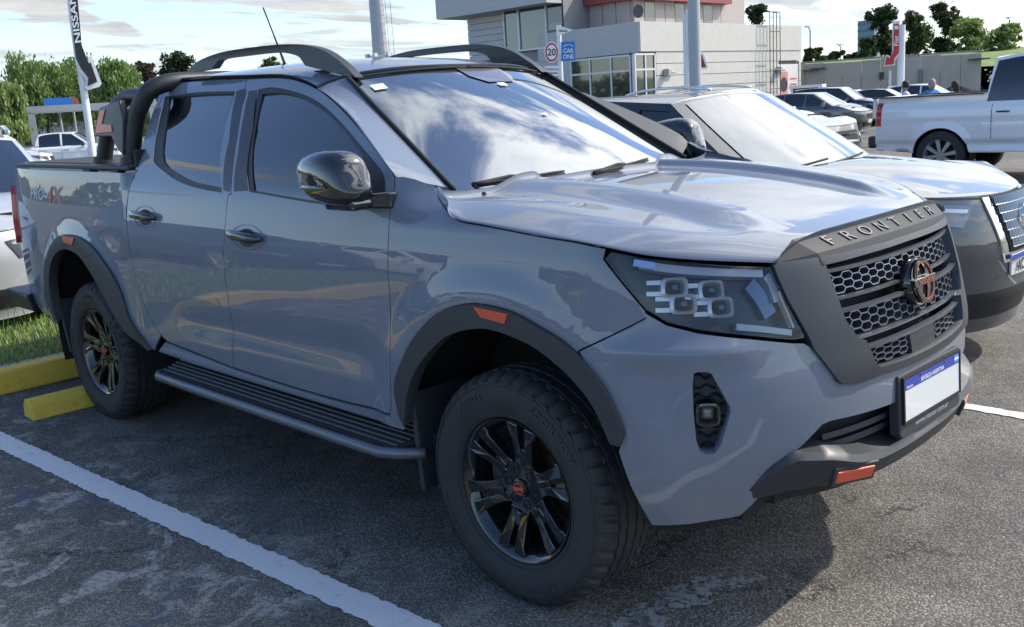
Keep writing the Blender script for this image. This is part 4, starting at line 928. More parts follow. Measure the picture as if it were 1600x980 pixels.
# ---- fog lamp pockets
for mir in (False, True):
    k = -1 if mir else 1; T = lambda p: np.array(p)*[1, k, 1]
    fp = panel('fog_lamp_pocket', SB, shrink(fogh, -.004), PLAST, truck, flip=FLIP, off=-.045, thick=0, mirror=mir)
    b = MB(); zs = np.linspace(.625, .82, 8)
    for i, z in enumerate(zs):
        us = np.linspace(.80, .895, 13); rows = []
        for u_ in us:
            if not inpoly(np.array([[u_, z]]), fogh)[0]: continue
            dz = .006*math.sin((u_-.8)/.095*math.pi*4+(i % 2)*math.pi); rows.append([T(P3((u_, z+dz+.004), -.044)), T(P3((u_, z+dz), -.028)), T(P3((u_, z+dz-.004), -.044))])
        if len(rows) < 2: continue
        b.add([q for r in rows for q in r], [(a*3+j, a*3+j+1, (a+1)*3+j+1, (a+1)*3+j) for a in range(len(rows)-1) for j in range(2)])
    o = b.build('pocket_ribs', PLAST, fp, smooth=False); o['kind'] = 'stuff'
    q = B(1107, 650, (.85, .72)); b = MB()
    def ring(su, sz, off, du=0): return [T(P3((q[0]+du+su*math.copysign(abs(math.cos(t))**.5, math.cos(t)), q[1]+sz*math.copysign(abs(math.sin(t))**.5, math.sin(t))), off)) for t in np.linspace(0, 2*math.pi, 21)[:-1]]
    R_ = [ring(.036, .036, -.046), ring(.033, .032, -.006), ring(.026, .026, -.005), ring(.019, .019, -.03)]; n = 20
    b.add(sum(R_, []), [(a*n+i, a*n+(i+1) % n, (a+1)*n+(i+1) % n, (a+1)*n+i) for a in range(3) for i in range(n)]); b.build('fog_lamp_bezel', GLOSSB, fp, smooth='auto')
    b = MB(); R_ = [ring(.020, .020, -.030), ring(.014, .014, -.022), ring(.005, .005, -.019)]; b.add(sum(R_, []), [(a*n+i, a*n+(i+1) % n, (a+1)*n+(i+1) % n, (a+1)*n+i) for a in range(2) for i in range(n)]+[tuple(range(2*n, 3*n))]); b.build('fog_lamp', mat('fog_glass', (.16, .15, .14), .1, .2, 1.), fp, smooth='auto')
# ---- lower intake, skid bar, tow-hook covers
low_half = [(0, .672), (.24, .672), (.38, .680), (.53, .680), (.63, .62), (.74, .46), (.70, .40), (.3, .36), (0, .35)]
panel('lower_intake', SB, symm(low_half), BLACK, truck, flip=FLIP, off=-.055, thick=0)
for z in (.600, .565): 
    b = MB(); rows = []
    for u_ in np.linspace(-.50, .50, 29): rows.append([P3((u_, z+.009), -.03), P3((u_, z-.009), -.026), P3((u_, z-.012), -.06)])
    b.add([q for r in rows for q in r], [(a*3+j, a*3+j+1, (a+1)*3+j+1, (a+1)*3+j) for a in range(28) for j in range(2)]); b.build('intake_bar', PLAST, truck, smooth='auto')
def skid(u, lo=False):
    """front edge of the skid bar: u -> (z top, z bottom, offset)"""
    a = abs(u); zt = float(np.interp(a, [0, .30, .40, .52, .62, .70, .775], [.522, .526, .548, .582, .592, .550, .465])); zb = float(np.interp(a, [0, .31, .40, .52, .62, .70, .775], [.450, .456, .468, .482, .475, .455, .435])); of = float(np.interp(a, [0, .33, .42, .52, .66, .775], [.030, .035, .045, .040, .020, -.008])); return zt, zb, of
b = MB(); rows = []
for u_ in np.linspace(-.775, .775, 61):
    zt, zb, of = skid(u_); rows.append([P3((u_, zt+.012), -.05), P3((u_, zt+.003), of-.016), P3((u_, zt-.012), of), P3((u_, zb+.012), of-.004), P3((u_, zb-.004), of-.02), P3((u_, zb-.02), -.10), P3((u_, zb-.02), -.30)])
q_ = 7; b.add([q for r in rows for q in r], [(a*q_+j, a*q_+j+1, (a+1)*q_+j+1, (a+1)*q_+j) for a in range(60) for j in range(q_-1)]); SK = b.build('skid_bar', PLASTG, truck, smooth='auto')
for s in (-1, 1):
    b = MB(); u0, u1 = .340, .495; f = lambda x, y, h: P3((s*x, y), h)
    b.prism([(u0, .512), (u1, .530), (u1, .494), (u0+.004, .476)], .034, .047, f); b.build('tow_hook_cover', ORANGE, truck, bevel=.004)
    b = MB(); b.prism([(u0-.016, .522), (u1+.010, .543), (u1+.010, .484), (u0-.012, .464)], .022, .0445, f); b.build('hook_frame', PLAST, truck, bevel=.004)
b = MB()
for u_, z in (): pass
# dark air dam under the bumper corner
for s in (-1, 1):
    b = MB(); rows = []
    for u_ in np.linspace(.80, 1.03, 9): rows.append([P3((s*u_, .385), -.03), P3((s*u_, .315+.03*sstep(-u_, -.9, -.80)), -.045)])
    b.add([q for r in rows for q in r], [(a*2, a*2+1, a*2+3, a*2+2) for a in range(8)]); b.build('air_deflector', BLACK, truck)
# ---- number plate and its holder
pc = np.array([.938, .006, .647]); pn = np.array([.995, -.02, .03]); pu = np.array([-.03, -.03, 1.]); pr_ = np.array([.02, 1., -.01])
pp = lambda x, y, h: pc+pr_*x+pu*y+pn*h
b = MB(); b.prism([(-.222, .078), (.215, .078), (.215, -.105), (.20, -.115), (-.205, -.115), (-.222, -.10)], -.035, -.002, pp); ph = b.build('plate_holder', PLAST, truck, bevel=.004)
b = MB(); b.prism([(-.2, .065), (.2, .065), (.2, -.065), (-.2, -.065)], 0, .003, pp); pl = b.build('number_plate', mat('plate_white', (.62, .63, .62), .35, 0, .3), truck, bevel=.0015)
b = MB(); b.prism([(-.196, .0625), (.196, .0625), (.196, .030), (-.196, .030)], .0032, .0042, pp); b.build('plate_band', mat('plate_blue', (.015, .045, .34), .35, 0, .3), pl)
b = MB(); fr = [(-.206, .071), (.206, .071), (.206, -.071), (-.206, -.071)]; inn = [(-.198, .0635), (.198, .0635), (.198, -.0635), (-.198, -.0635)]
for (x0, y0), (x1, y1) in (((-.206, .0635), (.206, .071)), ((-.206, -.071), (.206, -.0635)), ((-.206, -.0635), (-.1985, .0635)), ((.1985, -.0635), (.206, .0635))): b.prism([(x0, y0), (x1, y0), (x1, y1), (x0, y1)], -.001, .006, pp)
b.build('plate_frame', BLACK, pl)
PW = mat('plate_print', (.75, .76, .78), .4)
text_mesh('plate_print', 'REPÚBLICA ARGENTINA', .018, lambda x, y, h: pp(x-.004, y+.0405, .0045+h*.3), PW, pl, depth=.0008, font_scale=(.85, 1), bold=.01)
text_mesh('plate_print', 'MERCOSUR', .008, lambda x, y, h: pp(x-.165, y+.037, .0045+h*.3), PW, pl, depth=.0008)
b = MB(); b.prism([(.158, .036), (.190, .036), (.190, .058), (.158, .058)], .0044, .0050, pp); b.build('plate_flag', mat('flag_blue', (.10, .25, .60), .4), pl)
b = MB(); b.prism([(.158, .0435), (.190, .0435), (.190, .0505), (.158, .0505)], .0051, .0055, pp); b.build('plate_flag_stripe', PW, pl)
for x in (-.09, .085):
    b = MB(); n = 10; b.prism([(x+.004*math.cos(2*math.pi*i/n), .0565+.004*math.sin(2*math.pi*i/n)) for i in range(n)], .004, .007, pp); b.build('plate_screw', STEEL, pl)
text_mesh('holder_print', 'www.nisscar.com.ar', .026, lambda x, y, h: pp(x+.0, y-.088, -.0012+h*.3), mat('print_grey', (.30, .31, .33), .5), ph, depth=.0008, font_scale=(1.12, .9))
# ---- stickers and the sensor hood behind the windscreen
def wpl(a0, b0, su=.62, sv=.78): return lambda x, y, h: wsF(np.array([a0+x/su]), np.array([b0+y/sv]))[0]+np.array([.5, 0, .86])*(.0015+h)
ST = mat('sticker', (.62, .74, .74), .4)
for (a0, b0, w_, h_) in ((-.86, .885, .058, .040), (.10, .80, .048, .024), (.10, .50, .026, .014)):
    f = wpl(a0, b0); n = 5; vs = [f(w_*(i/(n-1)-.5), h_*(j/(n-1)-.5), 0) for i in range(n) for j in range(n)]
    mesh_obj('sticker', vs, [(i*n+j, (i+1)*n+j, (i+1)*n+j+1, i*n+j+1) for i in range(n-1) for j in range(n-1)], ST, truck)
f = wpl(.10, .90); poly = [(-.13, .075), (.15, .075), (.16, .0), (.10, -.055), (-.06, -.055), (-.12, .0)]
mesh_obj('sensor_housing', [f(x, y, -.0008) for x, y in poly], [tuple(range(6))], mat('frit', (.085, .07, .08), .25, 0, 1.), truck)
# ---------------------------------------------------------------- other vehicles, built from one family of surfaces (local: nose at x=0, tail at x=-L, right side at -y)
HEADL = mat('headlamp_glass', (.13, .14, .16), .08, .4, 1.)
TAILR = mat('red_lens', ())
CARGL = mat('car_glass', (.006, .009, .012), .02, 0, 1., coat_ior=1.9)
SIDEGL = mat('side_glass', (.006, .008, .012), .03, 0, 1., coat_ior=1.5)
def paint(n, c, metal=.2): return mat('paint_'+n, c, .4, metal, 1., coat_ior=1.6, spec=.3)
def simple_wheel(r, wd, m_rim, parent, loc, s, spokes=7):
    """s=-1: outer face to -y"""
    w = empty('wheel', loc); w.parent = parent; w.rotation_euler = (0, 0, 0 if s == -1 else math.pi)
    b = MB(); h = wd/2; b.lathe([(r*.66, -h), (r*.72, -h*1.03), (r*.9, -h*1.02), (r*.97, -h*.85), (r, -h*.6), (r, h*.6), (r*.97, h*.85), (r*.8, h)], n=40); b.build('tyre', RUBBER, w, smooth='auto')
    b = MB(); b.lathe([(r*.60, .06), (r*.60, -h*.55), (r*.655, -h*.98), (r*.675, -h*1.01), (r*.68, -h*.9)], n=40); b.lathe([(0, -h*.75), (r*.14, -h*.75), (r*.17, -h*.62)], n=20)
    for k in range(spokes):
        a = 2*math.pi*k/spokes+.2; f = lambda x, y, hh: (x*math.cos(a)-y*math.sin(a), hh, x*math.sin(a)+y*math.cos(a))
        b.prism([(r*.10, -r*.055), (r*.64, -r*.085), (r*.64, r*.085), (r*.10, r*.055)], -h*.80, -h*.50, f)
    b.build('rim', m_rim, w, smooth='auto'); b = MB(); b.lathe([(0, -.01), (r*.6, -.01)], n=24); b.build('brake_disc', BLACK, w)
    return w
def make_car(name, label, cat, loc, rz, P, paint_m, group=None, detail=1, low=None):
    root = empty(name, loc, rz, label, cat, group)
    L, W, H = P['L'], P['W'], P['H']; hw = W/2; zb = P.get('belt', .95); zl = P.get('low', .22); znose = P.get('nose', .78); zcw = P.get('cowl', 1.02); xc = P['xc']
    xr0, xr1, xb = P['xr0'], P['xr1'], P['xb']; rw = P.get('roofw', .60)*W/1.8; fx = P.get('fx', .30); wheels = P['wheels']; wr = P.get('wr', .33); ar = wr+.055
    tailz = P.get('tailz', zb); kind = P.get('kind', 'suv'); rx = P.get('rx', .22); bl = P.get('black', None)
    prof = cspline([0, zl, zl+.12, .45, .62, .80, zb-.05, zb, zb+.08], [.10, .07, .035, .015, .0, .0, .015, .03, .10])
    hwx = cspline([-L-.1, -L+rx, -L+rx+.6, -1.6, -fx-.35, -fx, .05], [hw-.16, hw-.07, hw-.005, hw, hw-.015, hw-.075, hw-.18])
    top = cspline([-L, -L+.1, xb, xc, xc+.15, -.45, -fx, 0], [tailz-.02, tailz, tailz if kind != 'suv' else zb, zcw-.01, zcw-.02, znose+.10, znose+.05, znose-.02])
    def S(x, z):
        x = np.asarray(x, float); z = np.asarray(z, float); y = hwx(x)-prof(z)
        for wx in wheels: y = y+.022*sstep(-np.hypot(x-wx, z-wr*.97), -(ar+.13), -(ar-.01))
        y = y+.008*np.exp(-((z-(zb-.18))/.03)**2)-.010*np.exp(-((z-.52)/.08)**2)*sstep(x, -L+.9, -L+1.3)*sstep(-x, 1.0, 1.3)
        return np.stack([x, -y, z], -1)
    xs0, xs1 = -fx, -L+rx
    sidetop = [(x, float(top(x))) for x in np.linspace(xs1, xs0, 30)]
    def arc(wx, rr, n=20): 
        a0 = math.asin(min(1, (zl-wr*.97)/rr)); return [(wx+rr*math.cos(a), wr*.97+rr*math.sin(a)) for a in np.linspace(a0, math.pi-a0, n)]
    ol = sidetop+[(xs0, zl+.02)]+arc(wheels[0], ar)+arc(wheels[1], ar)+[(xs1, zl+.06)]
    n0 = snormals(S, np.array([-L/2]), np.array([.7]))[0]; fl = n0[1] > 0
    stp = .07 if detail else .12
    for mir in (False, True):
        panel('body_side', S, ol, paint_m, root, step=stp, thick=.02, mirror=mir, flip=fl)
        if P.get('cladding'):
            panel('cladding', S, [(xs1+.02, zl+.26), (wheels[1]-ar-.05, zl+.26)]+list(reversed(arc(wheels[1], ar+.05)))+list(reversed(arc(wheels[0], ar+.05)))+[(xs0-.02, zl+.3), (xs0-.02, zl)]+arc(wheels[0], ar+.002)+arc(wheels[1], ar+.002)+[(xs1+.02, zl+.02)], PLAST, root, step=.1, thick=.01, off=.006, mirror=mir, flip=fl)
    # nose and tail faces
    def NF(a, z):
        a = np.asarray(a, float); z = np.asarray(z, float); s = np.abs(a); w0 = float(hwx(-fx)); y = a*(w0-prof(z)); x = -fx*s**P.get('nk', 3.0)-.10*np.clip((z-.62)/.4, 0, 1)**1.5*(1-s**4)-.06*np.clip((.42-z)/.2, 0, 1)
        return np.stack([x, y, z], -1)
    def TF(a, z):
        a = np.asarray(a, float); z = np.asarray(z, float); s = np.abs(a); w0 = float(hwx(-L+rx)); y = a*(w0-prof(z)); x = -L+rx*s**3.2+.06*np.clip((z-.75)/.4, 0, 1)
        return np.stack([x, y, z], -1)
    nf = lambda a, z: NF(a, z)
    nN = snormals(NF, np.array([0.]), np.array([.6]))[0]; ff = nN[0] < 0; tN = snormals(TF, np.array([0.]), np.array([.6]))[0]; ft = tN[0] > 0
    tz = float(top(-fx)); zt = lambda a: tz+(znose-.01-tz)*(1-abs(a)**3)
    aa = np.linspace(-1, 1, 25)
    panel('nose', NF, [(a, zt(a)) for a in aa]+[(1, zl+.02), (.6, zl-.03), (-.6, zl-.03), (-1, zl+.02)], paint_m, root, step=.09, thick=.02, flip=ff)
    tt = float(top(-L+rx)); panel('tail', TF, [(-1, tt), (-.5, tt+.0), (.5, tt), (1, tt), (1, zl+.06), (.6, zl), (-.6, zl), (-1, zl+.06)], paint_m, root, step=.12, thick=.02, flip=ft)
    # hood
    def HD(a, b):
        s = np.abs(a); xe = -fx+(xc+fx)*b; xm = -.085+(xc+.10+.085)*b; x = xm+(xe-xm)*s**2.2; w = hwx(xe)-prof(top(xe)); ze = top(xe)
        zm = znose-.01+(zcw+.02-znose+.01)*(1-(1-b)**1.7); z = ze+(zm+.02-ze)*(1-s**2.6)+.018*np.exp(-((s-.72)/.12)**2)*b*(1-s**6)
        return np.stack([x, np.sign(a)*w*s, z], -1)
    hN = HD(np.array([0., .01, 0.]), np.array([.5, .5, .51])); hd_ = np.cross(hN[1]-hN[0], hN[2]-hN[0]); 
    gridsurf('hood', HD, 31, 21, paint_m, root, arange=(-1, 1), thick=.02, flip=hd_[2] < 0)
    # glasshouse
    gz = cspline([xb-.01, (xb+xr1)/2 if abs(xb-xr1) > .2 else xb+.001, xr1+.002, (xr0+xr1)/2, xr0, xc], [tailz if kind != 'suv' else zb, (tailz+H)/2 if abs(xb-xr1) > .2 else H-.10, H-.035, H, H-.04, zcw]) if False else None
    roofl = cr([(xr0, H-.075), ((xr0*.6+xr1*.4), H-.030), ((xr0*.3+xr1*.7), H-.035), (xr1, H-.085)], 6)
    zs = lambda x: float(np.interp(x, [xb, xc], [zb+.015, zcw-.02]))
    yb = lambda x: hwx(x)-.045
    def SG(x, z):
        x = np.asarray(x, float); z = np.asarray(z, float); t = np.clip((z-zb)/(H-zb-.04), 0, 1.2); y = hwx(x)*0+(hw-.055)*(1-t)+(rw)*t-.03*0+.03*np.sin(np.pi*np.clip(t, 0, 1)); return np.stack([x, -y, z], -1)
    gN = snormals(SG, np.array([-L/2]), np.array([1.2]))[0]; fg = gN[1] > 0
    gh = [(xc+.02, zcw-.03)]+[(xc+(xr0-xc)*t, zcw-.03+(H-.075-zcw+.03)*t**.93) for t in (.33, .66)]+[tuple(p) for p in roofl]
    zre = zb-.01 if kind == 'suv' else (tailz-.02)
    gh += [(xr1+(xb-xr1)*t, H-.085+(zre-H+.085)*t**1.15) for t in (.33, .66, 1)]
    nd = P.get('doors', 2); m = .055
    rl = np.array([p for p in roofl]); rz_ = lambda x: float(np.interp(-x, -rl[:, 0], rl[:, 1]))
    def wz(x):   # upper limit of glass at x
        if x > xr0: t = (x-xc)/(xr0-xc); return zcw-.03+(H-.075-zcw+.03)*max(t, 0)**.93-m*1.25
        if x < xr1: t = (x-xr1)/(xb-xr1); return H-.085+(zre-H+.085)*t**1.15-m
        return rz_(x)-m*.8
    xd = P['xd']; bz = lambda x: zs(x)+.022; wins = []
    xs = [xc-.22]+list(xd)+[P.get('xq', xb+.28)]
    for i in range(len(xs)-1):
        a_, b_ = xs[i]-(.035 if i else 0), xs[i+1]+.035
        w = [(x, wz(x)) for x in np.linspace(a_, b_, 10)]+[(x, bz(x)) for x in np.linspace(b_, a_, 5)]
        w = [p for p in w if True]; w = [(x, max(z, bz(x)+.004)) if k < 10 else (x, z) for k, (x, z) in enumerate(w)]; wins.append(w)
    pm = P.get('pillar', paint_m)
    for mir in (False, True):
        panel('cab_frame', SG, gh, pm, root, holes=wins, step=stp, thick=.02, mirror=mir, flip=fg)
        for w in wins: panel('side_window', SG, w, SIDEGL, root, step=.15, thick=.002, off=-.012, mirror=mir, flip=fg)
    def side_y(x, z): return -SG(np.asarray(x), np.asarray(z))[..., 1]
    def WS(a, b):
        s = np.abs(a); xe = xc+.0+(xr0-xc)*b; ze = zcw-.03+(H-.075-zcw+.03)*b**.93; xm = xc+.14+(xr0+.07-xc-.14)*b; zm = zcw+.0+(H-.030-zcw)*b
        w = side_y(xe, ze)-.0; return np.stack([xm+(xe-xm)*s**2.3, np.sign(a)*s*w, zm+(ze-zm)*s**2.3], -1)
    def chk(F, d): 
        q = F(np.array([0., .01, 0.]), np.array([.5, .5, .51])); return np.dot(np.cross(q[1]-q[0], q[2]-q[0]), d) < 0
    gridsurf('windscreen_frame', WS, 25, 15, pm, root, arange=(-1, 1), thick=0, flip=chk(WS, (1, 0, 1)), off=-.004)
    gridsurf('windshield', WS, 25, 15, CARGL, root, arange=(-P.get('wsin', .93), P.get('wsin', .93)), brange=(.0, .965), thick=0, flip=chk(WS, (1, 0, 1)), off=.002)
    def RF(a, b):
        s = np.abs(a); xe = xr0+(xr1-xr0)*b; ze = np.interp(-xe, -rl[:, 0], rl[:, 1]); xm = xr0+.07+(xr1-.05-xr0-.07)*b; w = side_y(xe, ze); zm = H-.030+.030*np.sin(np.pi*np.clip(b, 0, 1))-.02*b
        return np.stack([xm+(xe-xm)*s**2.3, np.sign(a)*s*w, ze+(zm-ze)*(1-s**2.8)], -1)
    gridsurf('roof', RF, 25, 17, P.get('roofm', paint_m), root, arange=(-1, 1), thick=.01, flip=chk(RF, (0, 0, 1)))
    def RW(a, b):
        s = np.abs(a); xe = xr1+(xb-xr1)*b; ze = H-.085+(zre-H+.085)*b**1.15; xm = xr1-.05+(xb-.06-xr1+.05)*b; zm = H-.05+(zre-H+.05)*b; w = side_y(xe, ze)
        return np.stack([xm+(xe-xm)*s**2.3, np.sign(a)*s*w, zm+(ze-zm)*s**2.3], -1)
    gridsurf('rear_frame', RW, 17, 9, pm, root, arange=(-1, 1), thick=0, flip=chk(RW, (-1, 0, .5)))
    gridsurf('rear_window', RW, 17, 9, SIDEGL, root, arange=(-.86, .86), brange=(.10, .80), thick=0, flip=chk(RW, (-1, 0, .5)), off=.004)
    if kind in ('sedan', 'pickup') :
        if kind == 'sedan':
            def TK(a, b):
                s = np.abs(a); x = xb+(-L+rx-xb)*b+(-rx*.8)*b*(1-s**2.5); w = hwx(np.maximum(x, -L+rx))-prof(np.full_like(x, tailz)); return np.stack([x, np.sign(a)*s*w, tailz-.0+.03*(1-s**2.5)-.02*b*0], -1)
            gridsurf('boot_lid', TK, 17, 9, paint_m, root, arange=(-1, 1), thick=.02, flip=chk(TK, (0, 0, 1)))
        else:
            b = MB(); b.box(((xb-L+.1)/2, 0, tailz-.30), (L+xb-.12, W-.22, .02)); b.build('bed_floor', BLACK, root)
            for s in (-1, 1):
                b = MB(); b.box(((xb-L)/2, s*(hw-.085), tailz+.004), (L+xb-.1, .09, .022)); b.build('bed_rail', P.get('railm', PLAST), root, bevel=.008)
            b = MB(); b.box((-L+.06, 0, tailz-.16), (.06, W-.24, .34)); b.build('tailgate', paint_m, root, bevel=.01)
    elif abs(-L+rx-xb) > .05:
        b = MB(); b.box(((xb-L+rx)/2-.03, 0, tt-.03), (abs(-L+rx-xb)+.1, W-.22, .06)); b.build('rear_shelf', paint_m, root, bevel=.01)
    # lights, grille, bumper openings on the nose
    gm = P.get('grillem', PLAST)
    gz0, gz1, gw = P.get('grille', (.50, .72, .36))
    hN_ = lambda ol, m_, nm, off=.004, th=.01, st=.06: panel(nm, NF, ol, m_, root, step=st, thick=th, off=off, flip=ff)
    if P.get('chromeV'):
        hN_([(-gw-.07, gz1+.03), (gw+.07, gz1+.03), (gw-.06, gz0-.02), (-gw+.06, gz0-.02)], CHROME, 'grille_surround', .010, .02)
        hN_([(-gw, gz1+.035), (gw, gz1+.035), (gw-.11, gz0+.03), (-gw+.11, gz0+.03)], BLACK, 'grille', .014, .01)
    else: hN_([(-gw, gz1), (gw, gz1), (gw-.06, gz0), (-gw+.06, gz0)], BLACK, 'grille')
    if detail and not P.get('chromeV'):
        for k in range(3):
            z = gz0+(gz1-gz0)*(k+.5)/3; hN_([(-gw+.04, z+.010), (gw-.04, z+.010), (gw-.05, z-.010), (-gw+.05, z-.010)], P.get('barm', SILV), 'grille_bar', .012, .01, .12)
    hN_([(-.62, zl+.20), (.62, zl+.20), (.55, zl+.05), (-.55, zl+.05)], BLACK, 'lower_intake', .004)
    hz0, hz1, ha = P.get('hl', (.60, .74, .50))
    for s in (-1, 1):
        o_ = [(s*ha, hz1-.035), (s*.99, hz1+.02), (s*.99, hz0+.06), (s*(ha+.10), hz0-.01)]
        hN_(o_ if s > 0 else o_[::-1], HEADL, 'headlight', .008, .012)
        hN_(([(s*(ha+.04), hz1-.05), (s*.98, hz1-.005), (s*.98, hz1-.022), (s*(ha+.06), hz1-.068)])[::s], SILV, 'light_strip', .012, .006)
        lx = [(-fx-.02, hz1+.025), (-fx-.30, hz1+.055), (-fx-.22, hz1-.02), (-fx-.02, hz0+.05)]; panel('headlight', S, lx, HEADL, root, step=.05, off=.006, thick=.008, mirror=s > 0, flip=fl)
        hN_([(s*.74, zl+.22), (s*.90, zl+.22), (s*.88, zl+.10), (s*.74, zl+.10)][::s], PLAST, 'fog_lamp_pocket', .005)
        t0, t1 = P.get('tl', (.72, .95)); tw = P.get('tlw', .12)
        panel('tail_light', S, [(xs1+.01, t0), (xs1+.01, t1), (xs1+tw, t1), (xs1+tw, t0)], TAILR, root, step=.05, off=.006, thick=.012, mirror=s > 0, flip=fl)
        panel('tail_light', TF, ([(s*.99, t0), (s*.99, t1), (s*.80, t1), (s*.80, t0)])[::s], TAILR, root, step=.05, off=.006, thick=.01, flip=ft)
        # door seams, handles, mirror
        if detail:
            xdl = [xc-.12]+list(xd)+([P.get('xe', xb+.35)])
            for x in xdl:
                pts = [S(np.array([x]), np.array([z]))[0]*[1, s*-1, 1]+[0, s*.0025, 0] for z in np.linspace(zl+.14, zs(x), 7)]
                b = MB(); b.tube(pts, .0042, 4); b.build('door_seam', BLACK, root)
            for i in range(min(2, len(xd)+1)):
                x = (xd[0] if i == 0 else (xd[1] if len(xd) > 1 else P.get('xe', xb+.35)))+.16
                p0 = S(np.array([x]), np.array([zb-.10]))[0]*[1, -s, 1]; b = MB(); b.tube([p0+[-.09, s*.0, 0], p0+[-.07, s*.03, 0], p0+[.07, s*.03, 0], p0+[.09, 0, 0]], .012, 8); b.build('door_handle', P.get('handle', paint_m), root, smooth=True)
        mx_ = xc-.26; p0 = np.array([mx_, s*(hw+.06), zb+.10]); b = MB(); b.box(tuple(p0), (.10, .20, .13), taper=.85); b.tube([(mx_+.01, s*(hw-.06), zb+.05), tuple(p0)], .022, 6); o = b.build('door_mirror', P.get('mirror', paint_m), root, bevel=.035, seg=3)
        if P.get('rails'):
            b = MB(); pts = [(x, s*(rw-.02), rz_(x)+.035+.035*(1-((x-(xr0+xr1)/2)/((xr0-xr1)/2))**4)) for x in np.linspace(xr0-.12, xr1+.08, 15)]; b.tube(pts, .019, 8); b.build('roof_rail', P['rails'], root, smooth=True)
    hN_([(-.22, P.get('pz', .40)+.055), (.22, P.get('pz', .40)+.055), (.22, P.get('pz', .40)-.055), (-.22, P.get('pz', .40)-.055)], mat('plate_white', ()), 'number_plate', .014, .012)
    # inside and underneath
    b = MB(); b.box((-L/2, 0, (zl+zb)/2+.03), (L-.75, W*.62, zb-zl-.12)); b.build('underbody', BLACK, root)
    for wx in wheels:
        for s in (-1, 1):
            b = MB(); b.lathe([(ar+.01, 0), (ar+.01, .28), (.02, .28)], (wx, -(hw-.04), wr*.97), 'Y', 20, a0=rad(-10), a1=rad(190))
            if s == 1: b.v = [(x, -y, z) for x, y, z in b.v]
            b.build('wheel_arch_liner', BLACK, root)
            simple_wheel(wr, .225, P.get('rimm', SILV), root, (wx, s*(hw-.125), wr*.985), s, P.get('spokes', 7))
    root['_'] = 0; del root['_']
    return root, dict(S=S, NF=NF, SG=SG, WS=WS, HD=HD, RF=RF, fl=fl, ff=ff, fg=fg)
SUV = dict(L=4.30, W=1.78, H=1.56, belt=1.0, low=.24, nose=.88, cowl=1.08, xc=-1.12, xr0=-1.80, xr1=-3.62, xb=-4.05, wheels=(-.86, -3.46), wr=.345, xd=(-2.10, -2.95), xq=-3.72, kind='suv', roofw=.60, hl=(.72, .86, .50), grille=(.62, .84, .36), tl=(.78, 1.0), tlw=.16, cladding=True, tailz=1.0)
HATCH = dict(L=4.00, W=1.73, H=1.47, belt=.93, low=.18, nose=.74, cowl=.98, xc=-.98, xr0=-1.72, xr1=-3.28, xb=-3.78, wheels=(-.80, -3.30), wr=.31, xd=(-1.98, -2.75), xq=-3.35, kind='suv', roofw=.58, hl=(.60, .74, .50), grille=(.50, .66, .34), tl=(.70, .95), tlw=.16, tailz=.93)
SEDAN = dict(L=4.45, W=1.76, H=1.45, belt=.93, low=.18, nose=.72, cowl=.97, xc=-1.10, xr0=-1.85, xr1=-3.05, xb=-3.75, wheels=(-.88, -3.50), wr=.32, xd=(-2.10, -2.90), xq=-3.40, kind='sedan', roofw=.56, hl=(.58, .72, .50), grille=(.48, .64, .34), tl=(.72, .90), tlw=.14, tailz=1.0)
PICK = dict(L=5.25, W=1.94, H=1.80, belt=1.16, low=.36, nose=1.02, cowl=1.22, xc=-1.32, xr0=-1.98, xr1=-3.25, xb=-3.42, wheels=(-.95, -4.05), wr=.385, xd=(-2.42,), xq=-3.30, kind='pickup', roofw=.66, hl=(.82, .98, .52), grille=(.70, .95, .42), tl=(.88, 1.24), tlw=.11, tailz=1.30, xe=-3.38)
